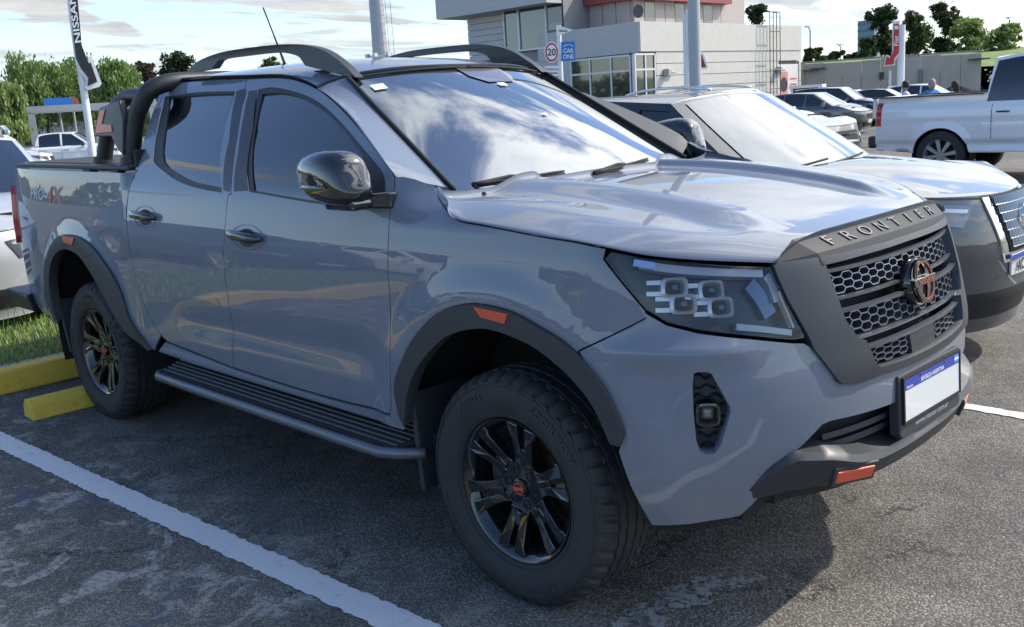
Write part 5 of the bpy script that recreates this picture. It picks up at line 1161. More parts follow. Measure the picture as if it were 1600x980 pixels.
# ---------------------------------------------------------------- ground and lot
def asphalt():
    m = bpy.data.materials.new('asphalt'); m.use_nodes = True; t = m.node_tree; b = t.nodes['Principled BSDF']; L = t.links.new
    tc = N(t, 'ShaderNodeTexCoord'); P = tc.outputs['Object']
    def noise(s, d=5, r=.6, dist=0):
        n = N(t, 'ShaderNodeTexNoise', i_Scale=s, i_Detail=d, i_Roughness=r, i_Distortion=dist); L(P, n.inputs['Vector']); return n.outputs['Fac']
    def rng_(x, a, b_, c=0, d=1):
        n = N(t, 'ShaderNodeMapRange', interpolation_type='SMOOTHSTEP'); L(x, n.inputs[0]); n.inputs[1].default_value = a; n.inputs[2].default_value = b_; n.inputs[3].default_value = c; n.inputs[4].default_value = d; return n.outputs[0]
    def mix(f, a, c, bt='MIX'):
        n = N(t, 'ShaderNodeMix', data_type='RGBA', blend_type=bt)
        if isinstance(f, float): n.inputs['Factor'].default_value = f
        else: L(f, n.inputs['Factor'])
        for i, v in ((6, a), (7, c)):
            if isinstance(v, tuple): n.inputs[i].default_value = (*v, 1)
            else: L(v, n.inputs[i])
        return n.outputs[2]
    def mul(a, c):
        n = N(t, 'ShaderNodeMath', operation='MULTIPLY'); L(a, n.inputs[0]); L(c, n.inputs[1]); return n.outputs[0]
    vor = N(t, 'ShaderNodeTexVoronoi', i_Scale=110.); L(P, vor.inputs['Vector'])
    agg = mix(rng_(vor.outputs['Distance'], .1, .6), (.235, .218, .195), (.090, .085, .078))
    st = N(t, 'ShaderNodeTexVoronoi', i_Scale=120.); L(P, st.inputs['Vector']); sc = N(t, 'ShaderNodeSeparateColor'); L(st.outputs['Color'], sc.inputs[0])
    agg = mix(mul(rng_(sc.outputs[0], .86, .93), rng_(st.outputs['Distance'], .45, .25)), agg, (.36, .33, .29))
    broad = mix(rng_(noise(.35, 6), .3, .7), (.75, .75, .77), (1.25, 1.22, 1.18)); c = mix(1.0, agg, broad, 'MULTIPLY')
    mot = mix(rng_(noise(3.2, 8, .7), .35, .65), (.80, .80, .80), (1.2, 1.2, 1.2)); c = mix(1.0, c, mot, 'MULTIPLY')
    # lichen-like pale stains, mostly on the side of the bay nearest the aisle end
    sep = N(t, 'ShaderNodeSeparateXYZ'); L(P, sep.inputs[0])
    area = rng_(sep.outputs['Y'], -.75, -1.5); area2 = rng_(noise(.8, 2), .42, .58)
    stain = mul(mul(rng_(noise(5.5, 10, .72, .6), .50, .58), rng_(noise(38, 6, .8), .36, .56)), rng_(noise(.9, 3, .5), .34, .50))
    stain = mul(stain, area)
    c = mix(stain, c, (.35, .34, .31))
    bluish = mul(rng_(noise(2.6, 4, .6, .4), .56, .66), area); c = mix(bluish, c, (.085, .095, .125))
    oil = mul(rng_(noise(1.1, 7, .62, .8), .60, .70), rng_(noise(9, 6, .7), .35, .6)); c = mix(oil, c, (.045, .043, .042))
    ck = N(t, 'ShaderNodeTexVoronoi', i_Scale=.55, feature='DISTANCE_TO_EDGE'); wv = N(t, 'ShaderNodeTexNoise', i_Scale=2.4, i_Detail=8, i_Roughness=.7); L(P, wv.inputs['Vector'])
    wa_ = N(t, 'ShaderNodeVectorMath', operation='MULTIPLY_ADD'); L(wv.outputs['Color'], wa_.inputs[0]); wa_.inputs[1].default_value = (.55, .55, .55); L(P, wa_.inputs[2]); L(wa_.outputs[0], ck.inputs['Vector'])
    c = mix(mul(rng_(ck.outputs['Distance'], .0045, .0015), rng_(noise(1.7, 3), .48, .56)), c, (.03, .029, .028))
    L(c, b.inputs['Base Color']); b.inputs['Roughness'].default_value = .85; b.inputs['Specular IOR Level'].default_value = .3
    h = N(t, 'ShaderNodeMath', operation='ADD'); L(vor.outputs['Distance'], h.inputs[0]); L(noise(60, 4), h.inputs[1])
    bp = N(t, 'ShaderNodeBump', i_Strength=.55, i_Distance=.006); L(h.outputs[0], bp.inputs['Height']); L(bp.outputs[0], b.inputs['Normal'])
    return m
ASPH = asphalt()
me = mesh_obj('ground', [(-3000, -3000, -.75), (3000, -3000, -.75), (3000, 3000, -.75), (-3000, 3000, -.75)], [(0, 1, 2, 3)], mat('far_ground', (.12, .14, .07), .95, var=.3, vscale=.02)); me['kind'] = 'structure'
def gz(x, y): return -.0058*max(0., math.hypot(x, y)-7.5)
gx = np.concatenate([np.linspace(-95, -6, 60), np.linspace(-5, 5, 21), np.linspace(6, 40, 20)]); gy = np.concatenate([np.linspace(-40, -4, 25), np.linspace(-3.5, 5, 18), np.linspace(6, 110, 70)])
vs = [(x, y, gz(x, y)) for x in gx for y in gy]; q = len(gy)
me = mesh_obj('parking_lot', vs, [(i*q+j, (i+1)*q+j, (i+1)*q+j+1, i*q+j+1) for i in range(len(gx)-1) for j in range(q-1)], ASPH); me['kind'] = 'structure'
def paintmat(name, col, wear=.5):
    m = bpy.data.materials.new(name); m.use_nodes = True; t = m.node_tree; b = t.nodes['Principled BSDF']; L = t.links.new; tc = N(t, 'ShaderNodeTexCoord')
    n = N(t, 'ShaderNodeTexNoise', i_Scale=14., i_Detail=9, i_Roughness=.72); L(tc.outputs['Object'], n.inputs['Vector']); r = N(t, 'ShaderNodeMapRange'); L(n.outputs['Fac'], r.inputs[0]); r.inputs[1].default_value = .25+.3*wear*.0+.30; r.inputs[2].default_value = .72
    n2 = N(t, 'ShaderNodeTexNoise', i_Scale=90., i_Detail=5, i_Roughness=.8); L(tc.outputs['Object'], n2.inputs['Vector']); r2 = N(t, 'ShaderNodeMapRange'); L(n2.outputs['Fac'], r2.inputs[0]); r2.inputs[1].default_value = .62; r2.inputs[2].default_value = .70
    mx = N(t, 'ShaderNodeMix', data_type='RGBA'); L(r.outputs[0], mx.inputs['Factor']); mx.inputs[6].default_value = (*col, 1); mx.inputs[7].default_value = (*[c*.72 for c in col], 1)
    m2 = N(t, 'ShaderNodeMix', data_type='RGBA'); ml = N(t, 'ShaderNodeMath', operation='MULTIPLY'); L(r2.outputs[0], ml.inputs[0]); ml.inputs[1].default_value = wear; L(ml.outputs[0], m2.inputs['Factor']); L(mx.outputs[2], m2.inputs[6]); m2.inputs[7].default_value = (.09, .085, .08, 1); L(m2.outputs[2], b.inputs['Base Color'])
    b.inputs['Roughness'].default_value = .7; bp = N(t, 'ShaderNodeBump', i_Strength=.4, i_Distance=.004); L(n2.outputs['Fac'], bp.inputs['Height']); L(bp.outputs[0], b.inputs['Normal']); return m
LINE = paintmat('line_paint', (.62, .63, .62), .8); KERB = paintmat('kerb_yellow', (.68, .46, .06), .9); CONC = mat('concrete', (.30, .28, .25), .85, bump=.6, bscale=40, var=.2, vscale=3)
def line(name, a, b, w, seed=0, jag=.006):
    a = np.array(a, float); b = np.array(b, float); d = (b-a)/np.linalg.norm(b-a); n = np.array([-d[1], d[0]]); k = int(np.linalg.norm(b-a)/.02)+2; R = random.Random(seed); l = []; r = []
    for i in range(k):
        p = a+(b-a)*i/(k-1); l.append((*(p+n*(w/2+R.uniform(-jag, jag))), gz(*p)+.004)); r.append((*(p-n*(w/2+R.uniform(-jag, jag))), gz(*p)+.004))
    o = mesh_obj(name, l+r, [(i, i+1, k+i+1, k+i) for i in range(k-1)], LINE); o['kind'] = 'structure'; return o
line('parking_line', (-3.75, -1.435), (2.8, -1.03), .118, 1)
line('parking_line', (-3.6, 1.80), (2.8, 1.76), .085, 2)
line('parking_line', (-3.6, 4.75), (2.8, 4.72), .10, 3, .003); line('parking_line', (-12, 12.0), (8, 12.32), .11, 4, .002)
for y in (7.7, 10.6): line('parking_line', (-3.6, y), (1.6, y), .10, 5, .003)
for y in (-4.2, -7.1, -10): line('parking_line', (-3.6, y), (2.5, y), .11, 6, .006)
# patch of old white paint by the front wheel
R = random.Random(5); pat = mat('old_paint', (.26, .265, .27), .8, bump=.5, bscale=60, var=.2, vscale=30)
_t = pat.node_tree; _n = N(_t, 'ShaderNodeTexNoise', i_Scale=22., i_Detail=9, i_Roughness=.75, i_Distortion=.4); _tc = N(_t, 'ShaderNodeTexCoord'); _t.links.new(_tc.outputs['Object'], _n.inputs['Vector'])
_r = N(_t, 'ShaderNodeMapRange'); _t.links.new(_n.outputs['Fac'], _r.inputs[0]); _r.inputs[1].default_value = .44; _r.inputs[2].default_value = .53; _t.links.new(_r.outputs[0], _t.nodes['Principled BSDF'].inputs['Alpha'])
def blot(cx, cy, rx_, ry_, rot, seed, n=46, jag=.35):
    zz_ = .004+.0008*(seed-10)
    R = random.Random(seed); P = []; ph = [R.uniform(0, 6.3) for _ in range(6)]
    for i in range(n*2):
        t = math.pi*i/n; k = 1+jag*(math.sin(3*t+ph[0])*.3+math.sin(5*t+ph[1])*.3+math.sin(11*t+ph[2])*.25+math.sin(23*t+ph[3])*.18+R.uniform(-.15, .15)); x, y = rx_*math.cos(t)*k, ry_*math.sin(t)*k
        P.append((cx+x*math.cos(rot)-y*math.sin(rot), cy+x*math.sin(rot)+y*math.cos(rot), zz_))
    return P
b = MB()
for i, (qx, qy, rx_, ry_) in enumerate(((1120, 912, .10, .055), (1165, 905, .06, .035), (1060, 940, .10, .055), (1010, 955, .08, .04), (1000, 980, .09, .05), (1085, 925, .09, .05))):
    c = hit(qx, qy, 2, 0); P = blot(c[0], c[1], rx_, ry_, rad(50), 10+i); b.add(P+[(c[0], c[1], P[0][2])], [(k, (k+1) % len(P), len(P)) for k in range(len(P))])
o = b.build('paint_stain', pat); o['kind'] = 'structure'
# ---- kerb, grass median, wheel stops
def kerb_run(x, y0, y1, d, grp=None):
    b = MB(); n = int(abs(y1-y0)/.9)+1; R = random.Random(3); root = None
    root = empty('kerb', (0, 0, 0)); root['kind'] = 'structure'; first = True
    for i in range(n):
        a = y0+(y1-y0)*i/n+.004; c = y0+(y1-y0)*(i+1)/n-.004; b = MB(); h = .142+R.uniform(-.004, .004); j = R.uniform(-.006, .006)
        b.add([(x+j, a, 0), (x+j, c, 0), (x-d, c, 0), (x-d, a, 0), (x-.02+j, a, h), (x-.02+j, c, h), (x-d, c, h), (x-d, a, h)], [(0, 3, 2, 1), (4, 5, 6, 7), (0, 1, 5, 4), (1, 2, 6, 5), (2, 3, 7, 6), (3, 0, 4, 7)]); b.build('kerb_stone', KERB, root, bevel=.015)
kerb_run(-4.17, -13.5, 7.5, .14)
sl = mesh_obj('median_edge', [(-4.31, -13.5, .13), (-4.31, 7.5, .13), (-4.42, 7.5, .13), (-4.42, -13.5, .13)], [(0, 3, 2, 1)], CONC); sl['kind'] = 'structure'
sl = mesh_obj('soil', [(-4.40, -13.5, .12), (-4.40, 7.5, .12), (-6.2, 7.5, .12), (-6.2, -13.5, .12)], [(0, 3, 2, 1)], mat('soil', (.06, .07, .03), .95, var=.3, vscale=6)); sl['kind'] = 'structure'
GR = bpy.data.materials.new('grass'); GR.use_nodes = True; t = GR.node_tree; bs = t.nodes['Principled BSDF']; oi = N(t, 'ShaderNodeNewGeometry'); cr_ = N(t, 'ShaderNodeValToRGB'); t.links.new(oi.outputs['Random Per Island'], cr_.inputs[0])
cr_.color_ramp.elements[0].color = (.10, .20, .03, 1); cr_.color_ramp.elements[1].color = (.28, .36, .08, 1); t.links.new(cr_.outputs[0], bs.inputs['Base Color']); bs.inputs['Roughness'].default_value = .6
R = random.Random(1); V = []; F = []
def blade(x, y, h, w, z0=.12):
    a = R.uniform(0, 6.28); l = R.uniform(.1, .6)*h; dx, dy = math.cos(a), math.sin(a); b_ = len(V); px_, py_ = -dy*w, dx*w
    V.extend([(x-px_, y-py_, z0), (x+px_, y+py_, z0), (x+px_*.6+dx*l*.4, y+py_*.6+dy*l*.4, z0+h*.6), (x-px_*.6+dx*l*.4, y-py_*.6+dy*l*.4, z0+h*.6), (x+dx*l, y+dy*l, z0+h)]); F.extend([(b_, b_+1, b_+2, b_+3), (b_+3, b_+2, b_+4)])
for _ in range(26000):
    y = R.uniform(-6, 1.6); x = R.uniform(-6.1, -4.36); blade(x, y, R.uniform(.02, .055), .0035)
for _ in range(9000):
    y = R.choice([R.uniform(-13.4, -6), R.uniform(1.6, 7.4)]); x = R.uniform(-6.1, -4.36); blade(x, y, R.uniform(.04, .10), .009)
for _ in range(160):
    y = R.uniform(-3.5, 0); x = R.uniform(-6.1, -5.0); blade(x, y, R.uniform(.14, .30), .004)
o = mesh_obj('grass', V, F, GR); o['kind'] = 'stuff'; o['label'] = 'bright green grass growing in the median behind the yellow kerb'; o['category'] = 'grass'
def stop(x, y0, y1, rz, label):
    b = MB(); w, h = .15, .11; o_ = [(-w/2, 0), (w/2, 0), (w/2-.012, h-.03), (w/2-.045, h), (-w/2+.045, h), (-w/2+.012, h-.03)]
    b.prism(o_, -(y1-y0)/2, (y1-y0)/2, lambda px_, pz, hh: (px_, hh, pz)); o = b.build('wheel_stop', KERB, None, bevel=.006, loc=(x, (y0+y1)/2, 0)); o.rotation_euler[2] = rz; tag(o, label, 'wheel stop', 'yellow wheel stops'); return o
stop(-3.50, -1.17, .75, rad(-1), 'yellow concrete wheel stop touching the rear tyre of the grey-blue pickup')
# ---------------------------------------------------------------- neighbouring vehicles
grey = paint('dark_grey', (.060, .063, .068), .5); silver = paint('silver', (.42, .43, .44), .7); white = paint('white', (.72, .73, .74), 0); navy = paint('navy', (.012, .018, .035), .3); black = paint('black', (.01, .01, .011), .2); red = paint('red', (.28, .02, .02), .2); sand = paint('champagne', (.30, .28, .25), .6); dgrey = paint('graphite', (.10, .105, .11), .6)
K = dict(SUV, wsin=.85, L=4.30, W=1.76, H=1.575, belt=1.0, nose=.93, cowl=1.06, xc=-1.18, xr0=-1.84, xr1=-3.62, fx=.42, nk=2.4, roofw=.62, chromeV=True, grille=(.60, .90, .34), hl=(.80, .93, .50), roofm=paint('roof_silver', (.22, .23, .24), .6), pillar=paint('black', ()), pz=.56, cladding=True, mirror=paint('black', ()))
KX, KY = .36, 2.74
kr, kf = make_car('compact_suv', 'dark grey compact suv with a chrome V grille parked beside the pickup', 'suv', (KX, KY, 0), 0, K, grey)
def kp(ol, m_, nm, off, th=.008, st=.03, par=kr, F=kf): return panel(nm, F['NF'], ol, m_, par, step=st, thick=th, off=off, flip=F['ff'])
# honeycomb and emblem on the SUV nose
b = MB()
NFk = kf['NF']
def npt(a, z, off): p = NFk(np.array([a]), np.array([z]))[0]; return p+np.array([off, 0, 0])
for r_ in range(6):
    for c_ in range(-8, 9):
        a0 = (c_+.5*(r_ % 2))*.042; z0 = .66+r_*.046
        if abs(a0) > .20+.14*(z0-.62)/.3: continue
        for (a1, z1, a2, z2) in ((a0-.014, z0, a0+.014, z0), (a0+.014, z0, a0+.021, z0+.0), (a0+.010, z0, a0+.021-.010+.0, z0+.046), (a0-.010, z0, a0-.021+.010, z0+.046)):
            b.tube([npt(a1, z1, .024), npt(a2, z2, .024)], .004, 4)
o = b.build('grille_mesh', SILV, kr); o['kind'] = 'stuff'
ec = npt(0, .80, .035); b = MB(); b.lathe([(.058, 0), (.060, .010), (.072, .010), (.074, 0)], tuple(ec), 'X', 36); b.box(tuple(ec+[.010, 0, 0]), (.012, .20, .030)); em = b.build('emblem', CHROME, kr, smooth='auto')
text_mesh('lettering', 'NISSAN', .026, lambda x, y, h: (ec[0]+.017+h, ec[1]+x, ec[2]+y), BLACK, em, depth=.001, font_scale=(1.4, 1))
pz = NFk(np.array([0.]), np.array([.56]))[0]
text_mesh('plate_letters', 'AC 417', .085, lambda x, y, h: (pz[0]+.018+h-.0, x+.0, .548+y), BLACK, kr, depth=.001, font_scale=(.95, 1))
b = MB(); b.box((pz[0]+.0175, 0, .604), (.003, .42, .026)); b.build('plate_band', mat('plate_blue', ()), kr)
for s in (-1,):
    b = MB(); W_ = kf['WS']
    for (a0, a1) in ((-.85, -.1), (-.05, .6)):
        pts = [W_(np.array([a0+(a1-a0)*t]), np.array([.03+.05*t]))[0]+np.array([.01, 0, .02]) for t in np.linspace(0, 1, 7)]; b.tube(pts, .008, 5)
    b.build('wiper', BLACK, kr)
# silver suv with tall grille beyond it
def place(name, label, cat, P, m_, pxy, z, front_local, rz=0, group='parked cars on the far side', detail=0, dx=0, dy=0):
    c = hit(pxy[0], pxy[1], 2, z); cs, sn = math.cos(rz), math.sin(rz); fx_, fy_ = front_local
    return make_car(name, label, cat, (c[0]-(fx_*cs-fy_*sn)+dx, c[1]-(fx_*sn+fy_*cs)+dy, 0), rz, P, m_, group, detail)
G2 = 'cars parked in the rows beyond the grey suv'
S2 = dict(SUV, H=1.62, nose=1.0, belt=1.04, grille=(.60, .92, .44), barm=CHROME, rails=CHROME)
def at(x, y, D):
    d = ray(x, y); return CAM+d*D/math.hypot(d[0], d[1])
def car_at(name, label, cat, P, m_, nose_px, D, rz, group, detail=0):
    c = at(nose_px, 130, D); return make_car(name, label, cat, (c[0], c[1], gz(c[0], c[1])), rad(rz), P, m_, group, detail)
make_car('silver_suv', 'silver suv with a tall chrome barred grille just beyond the dark grey compact suv', 'suv', (-4.2, 10.3, gz(-4.2, 10.3)), 0, S2, sand, G2, 1)
car_at('white_sedan', 'white saloon half hidden behind the grey suv roof, nearest the building', 'car', SEDAN, white, 1290, 27, 3, G2)
car_at('graphite_hatchback', 'graphite hatchback between the white saloon and the tail of the white pickup', 'car', HATCH, dgrey, 1360, 35, 5, G2)
car_at('navy_suv', 'dark navy suv standing just behind the graphite hatchback', 'suv', dict(SUV, H=1.62), navy, 1392, 41, 8, G2)
G3 = 'cars in the distant rows before the concrete wall'
car_at('black_sedan', 'black saloon behind the person in the lilac top', 'car', SEDAN, black, 1458, 46, 12, G3)
car_at('white_hatchback', 'pale hatchback roof just left of the person in the lilac top', 'car', HATCH, silver, 1392, 58, 8, G3)
car_at('maroon_hatchback', 'maroon hatchback at the foot of the red arrow sign', 'car', HATCH, paint('maroon', (.10, .012, .012)), 1422, 72, 5, G3)
car_at('dark_sedan', 'dark saloon directly behind the head of the person in blue', 'car', SEDAN, paint('black', ()), 1492, 84, 0, G3)
car_at('silver_estate', 'silver suv showing its side in the back row near the wall', 'suv', SUV, silver, 1532, 92, 0, G3)
car_at('graphite_sedan', 'graphite saloon in the row behind the dark haired person at right', 'car', SEDAN, dgrey, 1505, 60, 10, G3)
car_at('red_hatchback', 'bright red hatchback just left of the white pickup cab', 'car', HATCH, red, 1545, 66, 5, G3)
car_at('white_saloon', 'white saloon roof rising behind the red hatchback', 'car', SEDAN, white, 1560, 78, 5, G3)
car_at('grey_hatchback', 'dark grey hatchback at the right end of the back row', 'car', HATCH, grey, 1575, 100, 0, G3)
car_at('silver_saloon', 'silver saloon in the third row, left of the red arrow sign post', 'car', SEDAN, silver, 1385, 88, 4, G3)
car_at('black_hatchback', 'black hatchback in the back row below the notice board', 'car', HATCH, black, 1418, 98, 2, G3)
car_at('white_suv', 'white suv between the two dark heads near the middle of the far rows', 'suv', SUV, white, 1520, 50, 8, G3)
car_at('champagne_saloon', 'champagne saloon behind the short grey haired person', 'car', SEDAN, sand, 1485, 70, 6, G3)
car_at('dark_suv', 'black suv in the back row just left of the white pickup cab', 'suv', SUV, paint('black', ()), 1556, 94, 0, G3)
car_at('blue_hatchback', 'steel blue hatchback in the back row left of the silver suv', 'car', HATCH, paint('steel_blue', (.05, .09, .16), .4), 1470, 96, 0, G3)
# white pickup crossing at right
am, af = make_car('white_pickup', 'white double cab pickup cut off by the right edge of the photo', 'pickup truck', (.02, 13.75, gz(-3, 13)), 0, dict(PICK, L=5.10, nose=1.05, belt=1.14, wheels=(-.95, -3.98+.05), xb=-3.26, xr1=-3.20, xd=(-2.30,), tailz=1.315, rimm=SILV, spokes=8, handle=PLAST, mirror=PLAST, xe=-3.17, H=1.92, wr=.385, low=.42, rx=.10, tl=(.86, 1.235), tlw=.10), white, None, 1)
b = MB(); b.box((-5.06, -.80, .60), (.16, .20, .20)); b.build('rear_bumper', PLAST, am, bevel=.04)
# cars behind the kerb at left (nose to nose with the pickup), and the row they belong to
LS = dict(SUV, L=4.5, H=1.58, nose=.86, belt=1.0, cowl=1.06, fx=.50, nk=2.3, hl=(.66, .82, .42), grille=(.52, .70, .30), xc=-1.10, xr0=-1.85, rails=silver, cladding=False)
G4 = 'cars parked nose in across the grass median'
make_car('silver_white_suv', 'silver white suv with its headlight beside the tail of the grey-blue pickup', 'suv', (-5.55, -.88, 0), rad(-15), LS, paint('pearl', (.55, .56, .58), .5), G4, 1)
R = random.Random(4)
for i, (y, P_, m_, l_) in enumerate(((-4.3, HATCH, navy, 'navy hatchback, second car across the median'), (-7.3, SEDAN, white, 'white saloon, third car across the median'), (-10.2, SUV, dgrey, 'graphite suv, fourth car across the median'), (-13.2, HATCH, red, 'red hatchback, fifth car across the median'))):
    make_car('parked_car', l_+' outside the frame', 'car', (-5.6, y, 0), 0, P_, m_, G4, 0)
wp, _w = make_car('white_pickup', 'small white double cab pickup seen beyond the bed of the grey-blue one', 'pickup truck', (*[float(v) for v in at(196, 200, 44)[:2]], -.30), rad(60), dict(PICK, xb=-3.42, handle=PLAST, mirror=PLAST), white, None, 1)
make_car('white_van', 'white vehicle roof between the silver white suv and the small white pickup', 'car', (*[float(v) for v in at(78, 200, 40)[:2]], -.3), rad(60), dict(PICK, H=1.5, xr0=-2.0), white, None, 0)
# ---------------------------------------------------------------- building
BX, BY = -28.5, 37.8
hx = lambda x, y: hit(x, y, 0, BX); hy = lambda x, y: hit(x, y, 1, BY)
CW = mat('cladding_white', (.50, .485, .44), .6, var=.05, vscale=2); CW_SHADED = mat('cladding_white_shaded', (.44, .435, .43), .6, var=.06, vscale=2); DARKW = mat('shopfront_glass', (.02, .028, .032), .06, 0, 1., coat_ior=1.6); ALU = mat('aluminium_frame', (.55, .56, .57), .4, .3); PINK = mat('roof_room_panel', (.42, .36, .33), .6, var=.05); REDF = mat('red_fascia', (.26, .05, .05), .5); CURT = mat('curtained_glass', (.16, .14, .12), .3, 0, .6)  # second cladding tone: the same white boards with the left face's shade in their colour
bld = empty('dealership_building', (BX, BY, -.3), 0, 'white panelled two storey dealership building with dark strip windows', 'building')
def bpart(nm, bmb, m_, **kw):
    bmb.v = [(x-BX, y-BY, z+.3) for x, y, z in bmb.v]; return bmb.build(nm, m_, bld, **kw)
zl_top = hx(988, 33.5)[2]; Yr = hx(1250, 40)[1]; XL = hy(733, 60)[0]; zu = 14.0
c = MB(); c.box(((BX+XL)/2-.1, (BY+Yr)/2+.1, (zl_top-.3)/2-.1), (BX-XL-.2, Yr-BY-.2, zl_top+.1)); bpart('wall_core', c, mat('core_grey', (.25, .25, .25), .8))
def bx2(x0, x1, y0, y1, z0, z1): return MB().box(((x0+x1)/2, (y0+y1)/2, (z0+z1)/2), (abs(x1-x0), abs(y1-y0), abs(z1-z0)))
# right (sunlit) face: fascia and board courses
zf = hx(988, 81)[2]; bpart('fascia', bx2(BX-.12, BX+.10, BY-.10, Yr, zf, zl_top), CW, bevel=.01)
yw1 = hx(1024, 100)[1]; yd0 = hx(1215, 110)[1]; yd1 = hx(1247, 110)[1]; zd = hx(1230, 99)[2]
k = 0; z = zf-.012; hh = .62
while z > -.2:
    z0 = max(z-hh+.03, -.3)
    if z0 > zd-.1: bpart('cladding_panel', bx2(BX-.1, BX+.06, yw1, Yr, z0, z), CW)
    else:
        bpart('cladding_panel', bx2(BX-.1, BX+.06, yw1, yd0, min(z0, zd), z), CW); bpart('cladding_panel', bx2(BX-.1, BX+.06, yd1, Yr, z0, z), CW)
    z -= hh
bpart('poster_door', bx2(BX-.1, BX+.02, yd0, yd1, -.3, zd-.05), mat('poster_white', (.66, .62, .60), .5))
pg = bx2(BX+.02, BX+.03, yd0+.2, yd0+1.2, .3, zd-.5); bpart('poster_picture', pg, mat('poster_pink', (.55, .22, .20), .5, var=.5, vscale=1.5))
pg = MB().lathe([(0, .035), (.45, .035)], (BX, yd0+.7, zd-1.3), 'X', 20); bpart('poster_figure', pg, mat('poster_dark', (.05, .04, .05), .5))
for i in range(5): bpart('poster_text', bx2(BX+.02, BX+.03, yd0+1.5, yd0+2.3, zd-1.0-.35*i, zd-.9-.35*i), mat('poster_red', (.5, .15, .13), .5))
# left (shaded) face: window strip wrapping the corner, fascia, upper block
xw0 = hy(893, 110)[0]; bpart('fascia', bx2(hy(841, 60)[0], BX-.13, BY-.10, BY+.2, hy(940, 88)[2]-.0, zl_top-.004), CW_SHADED, bevel=.01)
zt = hy(940, 89)[2]; zm = hy(940, 114)[2]
def window_grid(xs, zs, plane, nm='window'):
    for i in range(len(xs)-1):
        for j in range(len(zs)-1):
            a, c_ = xs[i], xs[i+1]; z0, z1 = zs[j], zs[j+1]
            w = bpart(nm, bx2(min(a, c_)+.03, max(a, c_)-.03, BY-.03, BY+.1, z0+.03, z1-.03) if plane == 'y' else bx2(BX-.1, BX+.03, a+.03, c_-.03, z0+.03, z1-.03), DARKW)
    for a in xs: bpart('window_frame', bx2(a-.05, a+.05, BY-.09, BY+.1, zs[0], zs[-1]) if plane == 'y' else bx2(BX-.1, BX+.09, a-.05, a+.05, zs[0], zs[-1]), ALU)
    lo, hi = min(xs), max(xs)
    for zz in zs: bpart('window_frame', bx2(lo+.05, hi-.05, BY-.085, BY+.1, zz-.05, zz+.05) if plane == 'y' else bx2(BX-.1, BX+.085, lo+.05, hi-.05, zz-.05, zz+.05), ALU)
window_grid([hy(q_, 110)[0] for q_ in (893.5, 923, 956, 986)], [.0, zm, zt-.06], 'y'); window_grid([hx(q_, 110)[1] for q_ in (991, 1007, 1022)], [.0, zm, zt-.06], 'x')
bpart('wall', bx2(XL, xw0-.06, BY-.06, BY+.2, -.3, hy(840, 96)[2]), CW_SHADED)
# upper left block with board courses and big window
xu1 = hy(880, 30)[0]; z = hy(733, 98)[2]; wx0, wx1, wz0, wz1 = hy(790, 40)[0], hy(854, 40)[0], hy(822, 77)[2], hy(822, 12)[2]; vx0, vx1, vz0, vz1 = hy(857, 30)[0], hy(879, 30)[0], hy(868, 47)[2], hy(868, 7)[2]
z = hy(785, 92)[2]; first = True
bpart('wall_core', bx2(XL, xu1, BY+.05, Yr-2, zl_top-.4, zu), mat('core_grey', ()))
while z < zu:
    z1 = z+.36
    for (a, c_) in ((XL, wx0-.08), (wx0-.08, wx1+.08), (wx1+.08, xu1)):
        if c_ == wx1+.08 and z1 > wz0-.1 and z < wz1+.1: continue
        if c_ == xu1 and z1 > vz0-.1 and z < vz1+.1: 
            bpart('cladding_panel', bx2(a, vx0-.05, BY-.08, BY+.1, z, z1-.025), CW_SHADED); continue
        bpart('cladding_panel', bx2(a+.004, c_-.004, BY-.08, BY+.1, z, z1-.025), CW_SHADED)
    z = z1
for a, c_ in zip([wx0, wx0+(wx1-wx0)*.33, wx0+(wx1-wx0)*.37], [wx0+(wx1-wx0)*.33, wx0+(wx1-wx0)*.37, wx1]):
    bpart('window' if c_-a > .3 else 'window_frame', bx2(a, c_, BY-.04 if c_-a > .3 else BY-.12, BY+.1, wz0, wz1), mat('office_glass', (.045, .06, .062), .07, 0, 1., coat_ior=1.6) if c_-a > .3 else ALU)
for (a, c_, z0, z1) in ((wx0-.08, wx1+.08, wz1, wz1+.09), (wx0-.08, wx1+.08, wz0-.09, wz0), (wx0-.08, wx0, wz0, wz1), (wx1, wx1+.08, wz0, wz1)): bpart('window_frame', bx2(a, c_, BY-.12, BY+.1, z0, z1), ALU)
bpart('window', bx2(vx0, vx1, BY-.04, BY+.1, vz0, vz1), mat('office_dark', (.015, .018, .03), .1, 0, 1.)); bpart('window', bx2(vx0, vx1, BY-.05, BY+.1, vz0, vz0+(vz1-vz0)*.28), DARKW)
xo = hy(706, 15)[0]; zo = hy(730, 28)[2]; bpart('roof_overhang', bx2(xo, xu1+.0, BY-1.3, BY-.085, zo+.0, zu+.1), CW_SHADED); bpart('roof_overhang', bx2(xo, XL-.005, BY-.08, BY+8, zo, zu+.1), CW_SHADED)
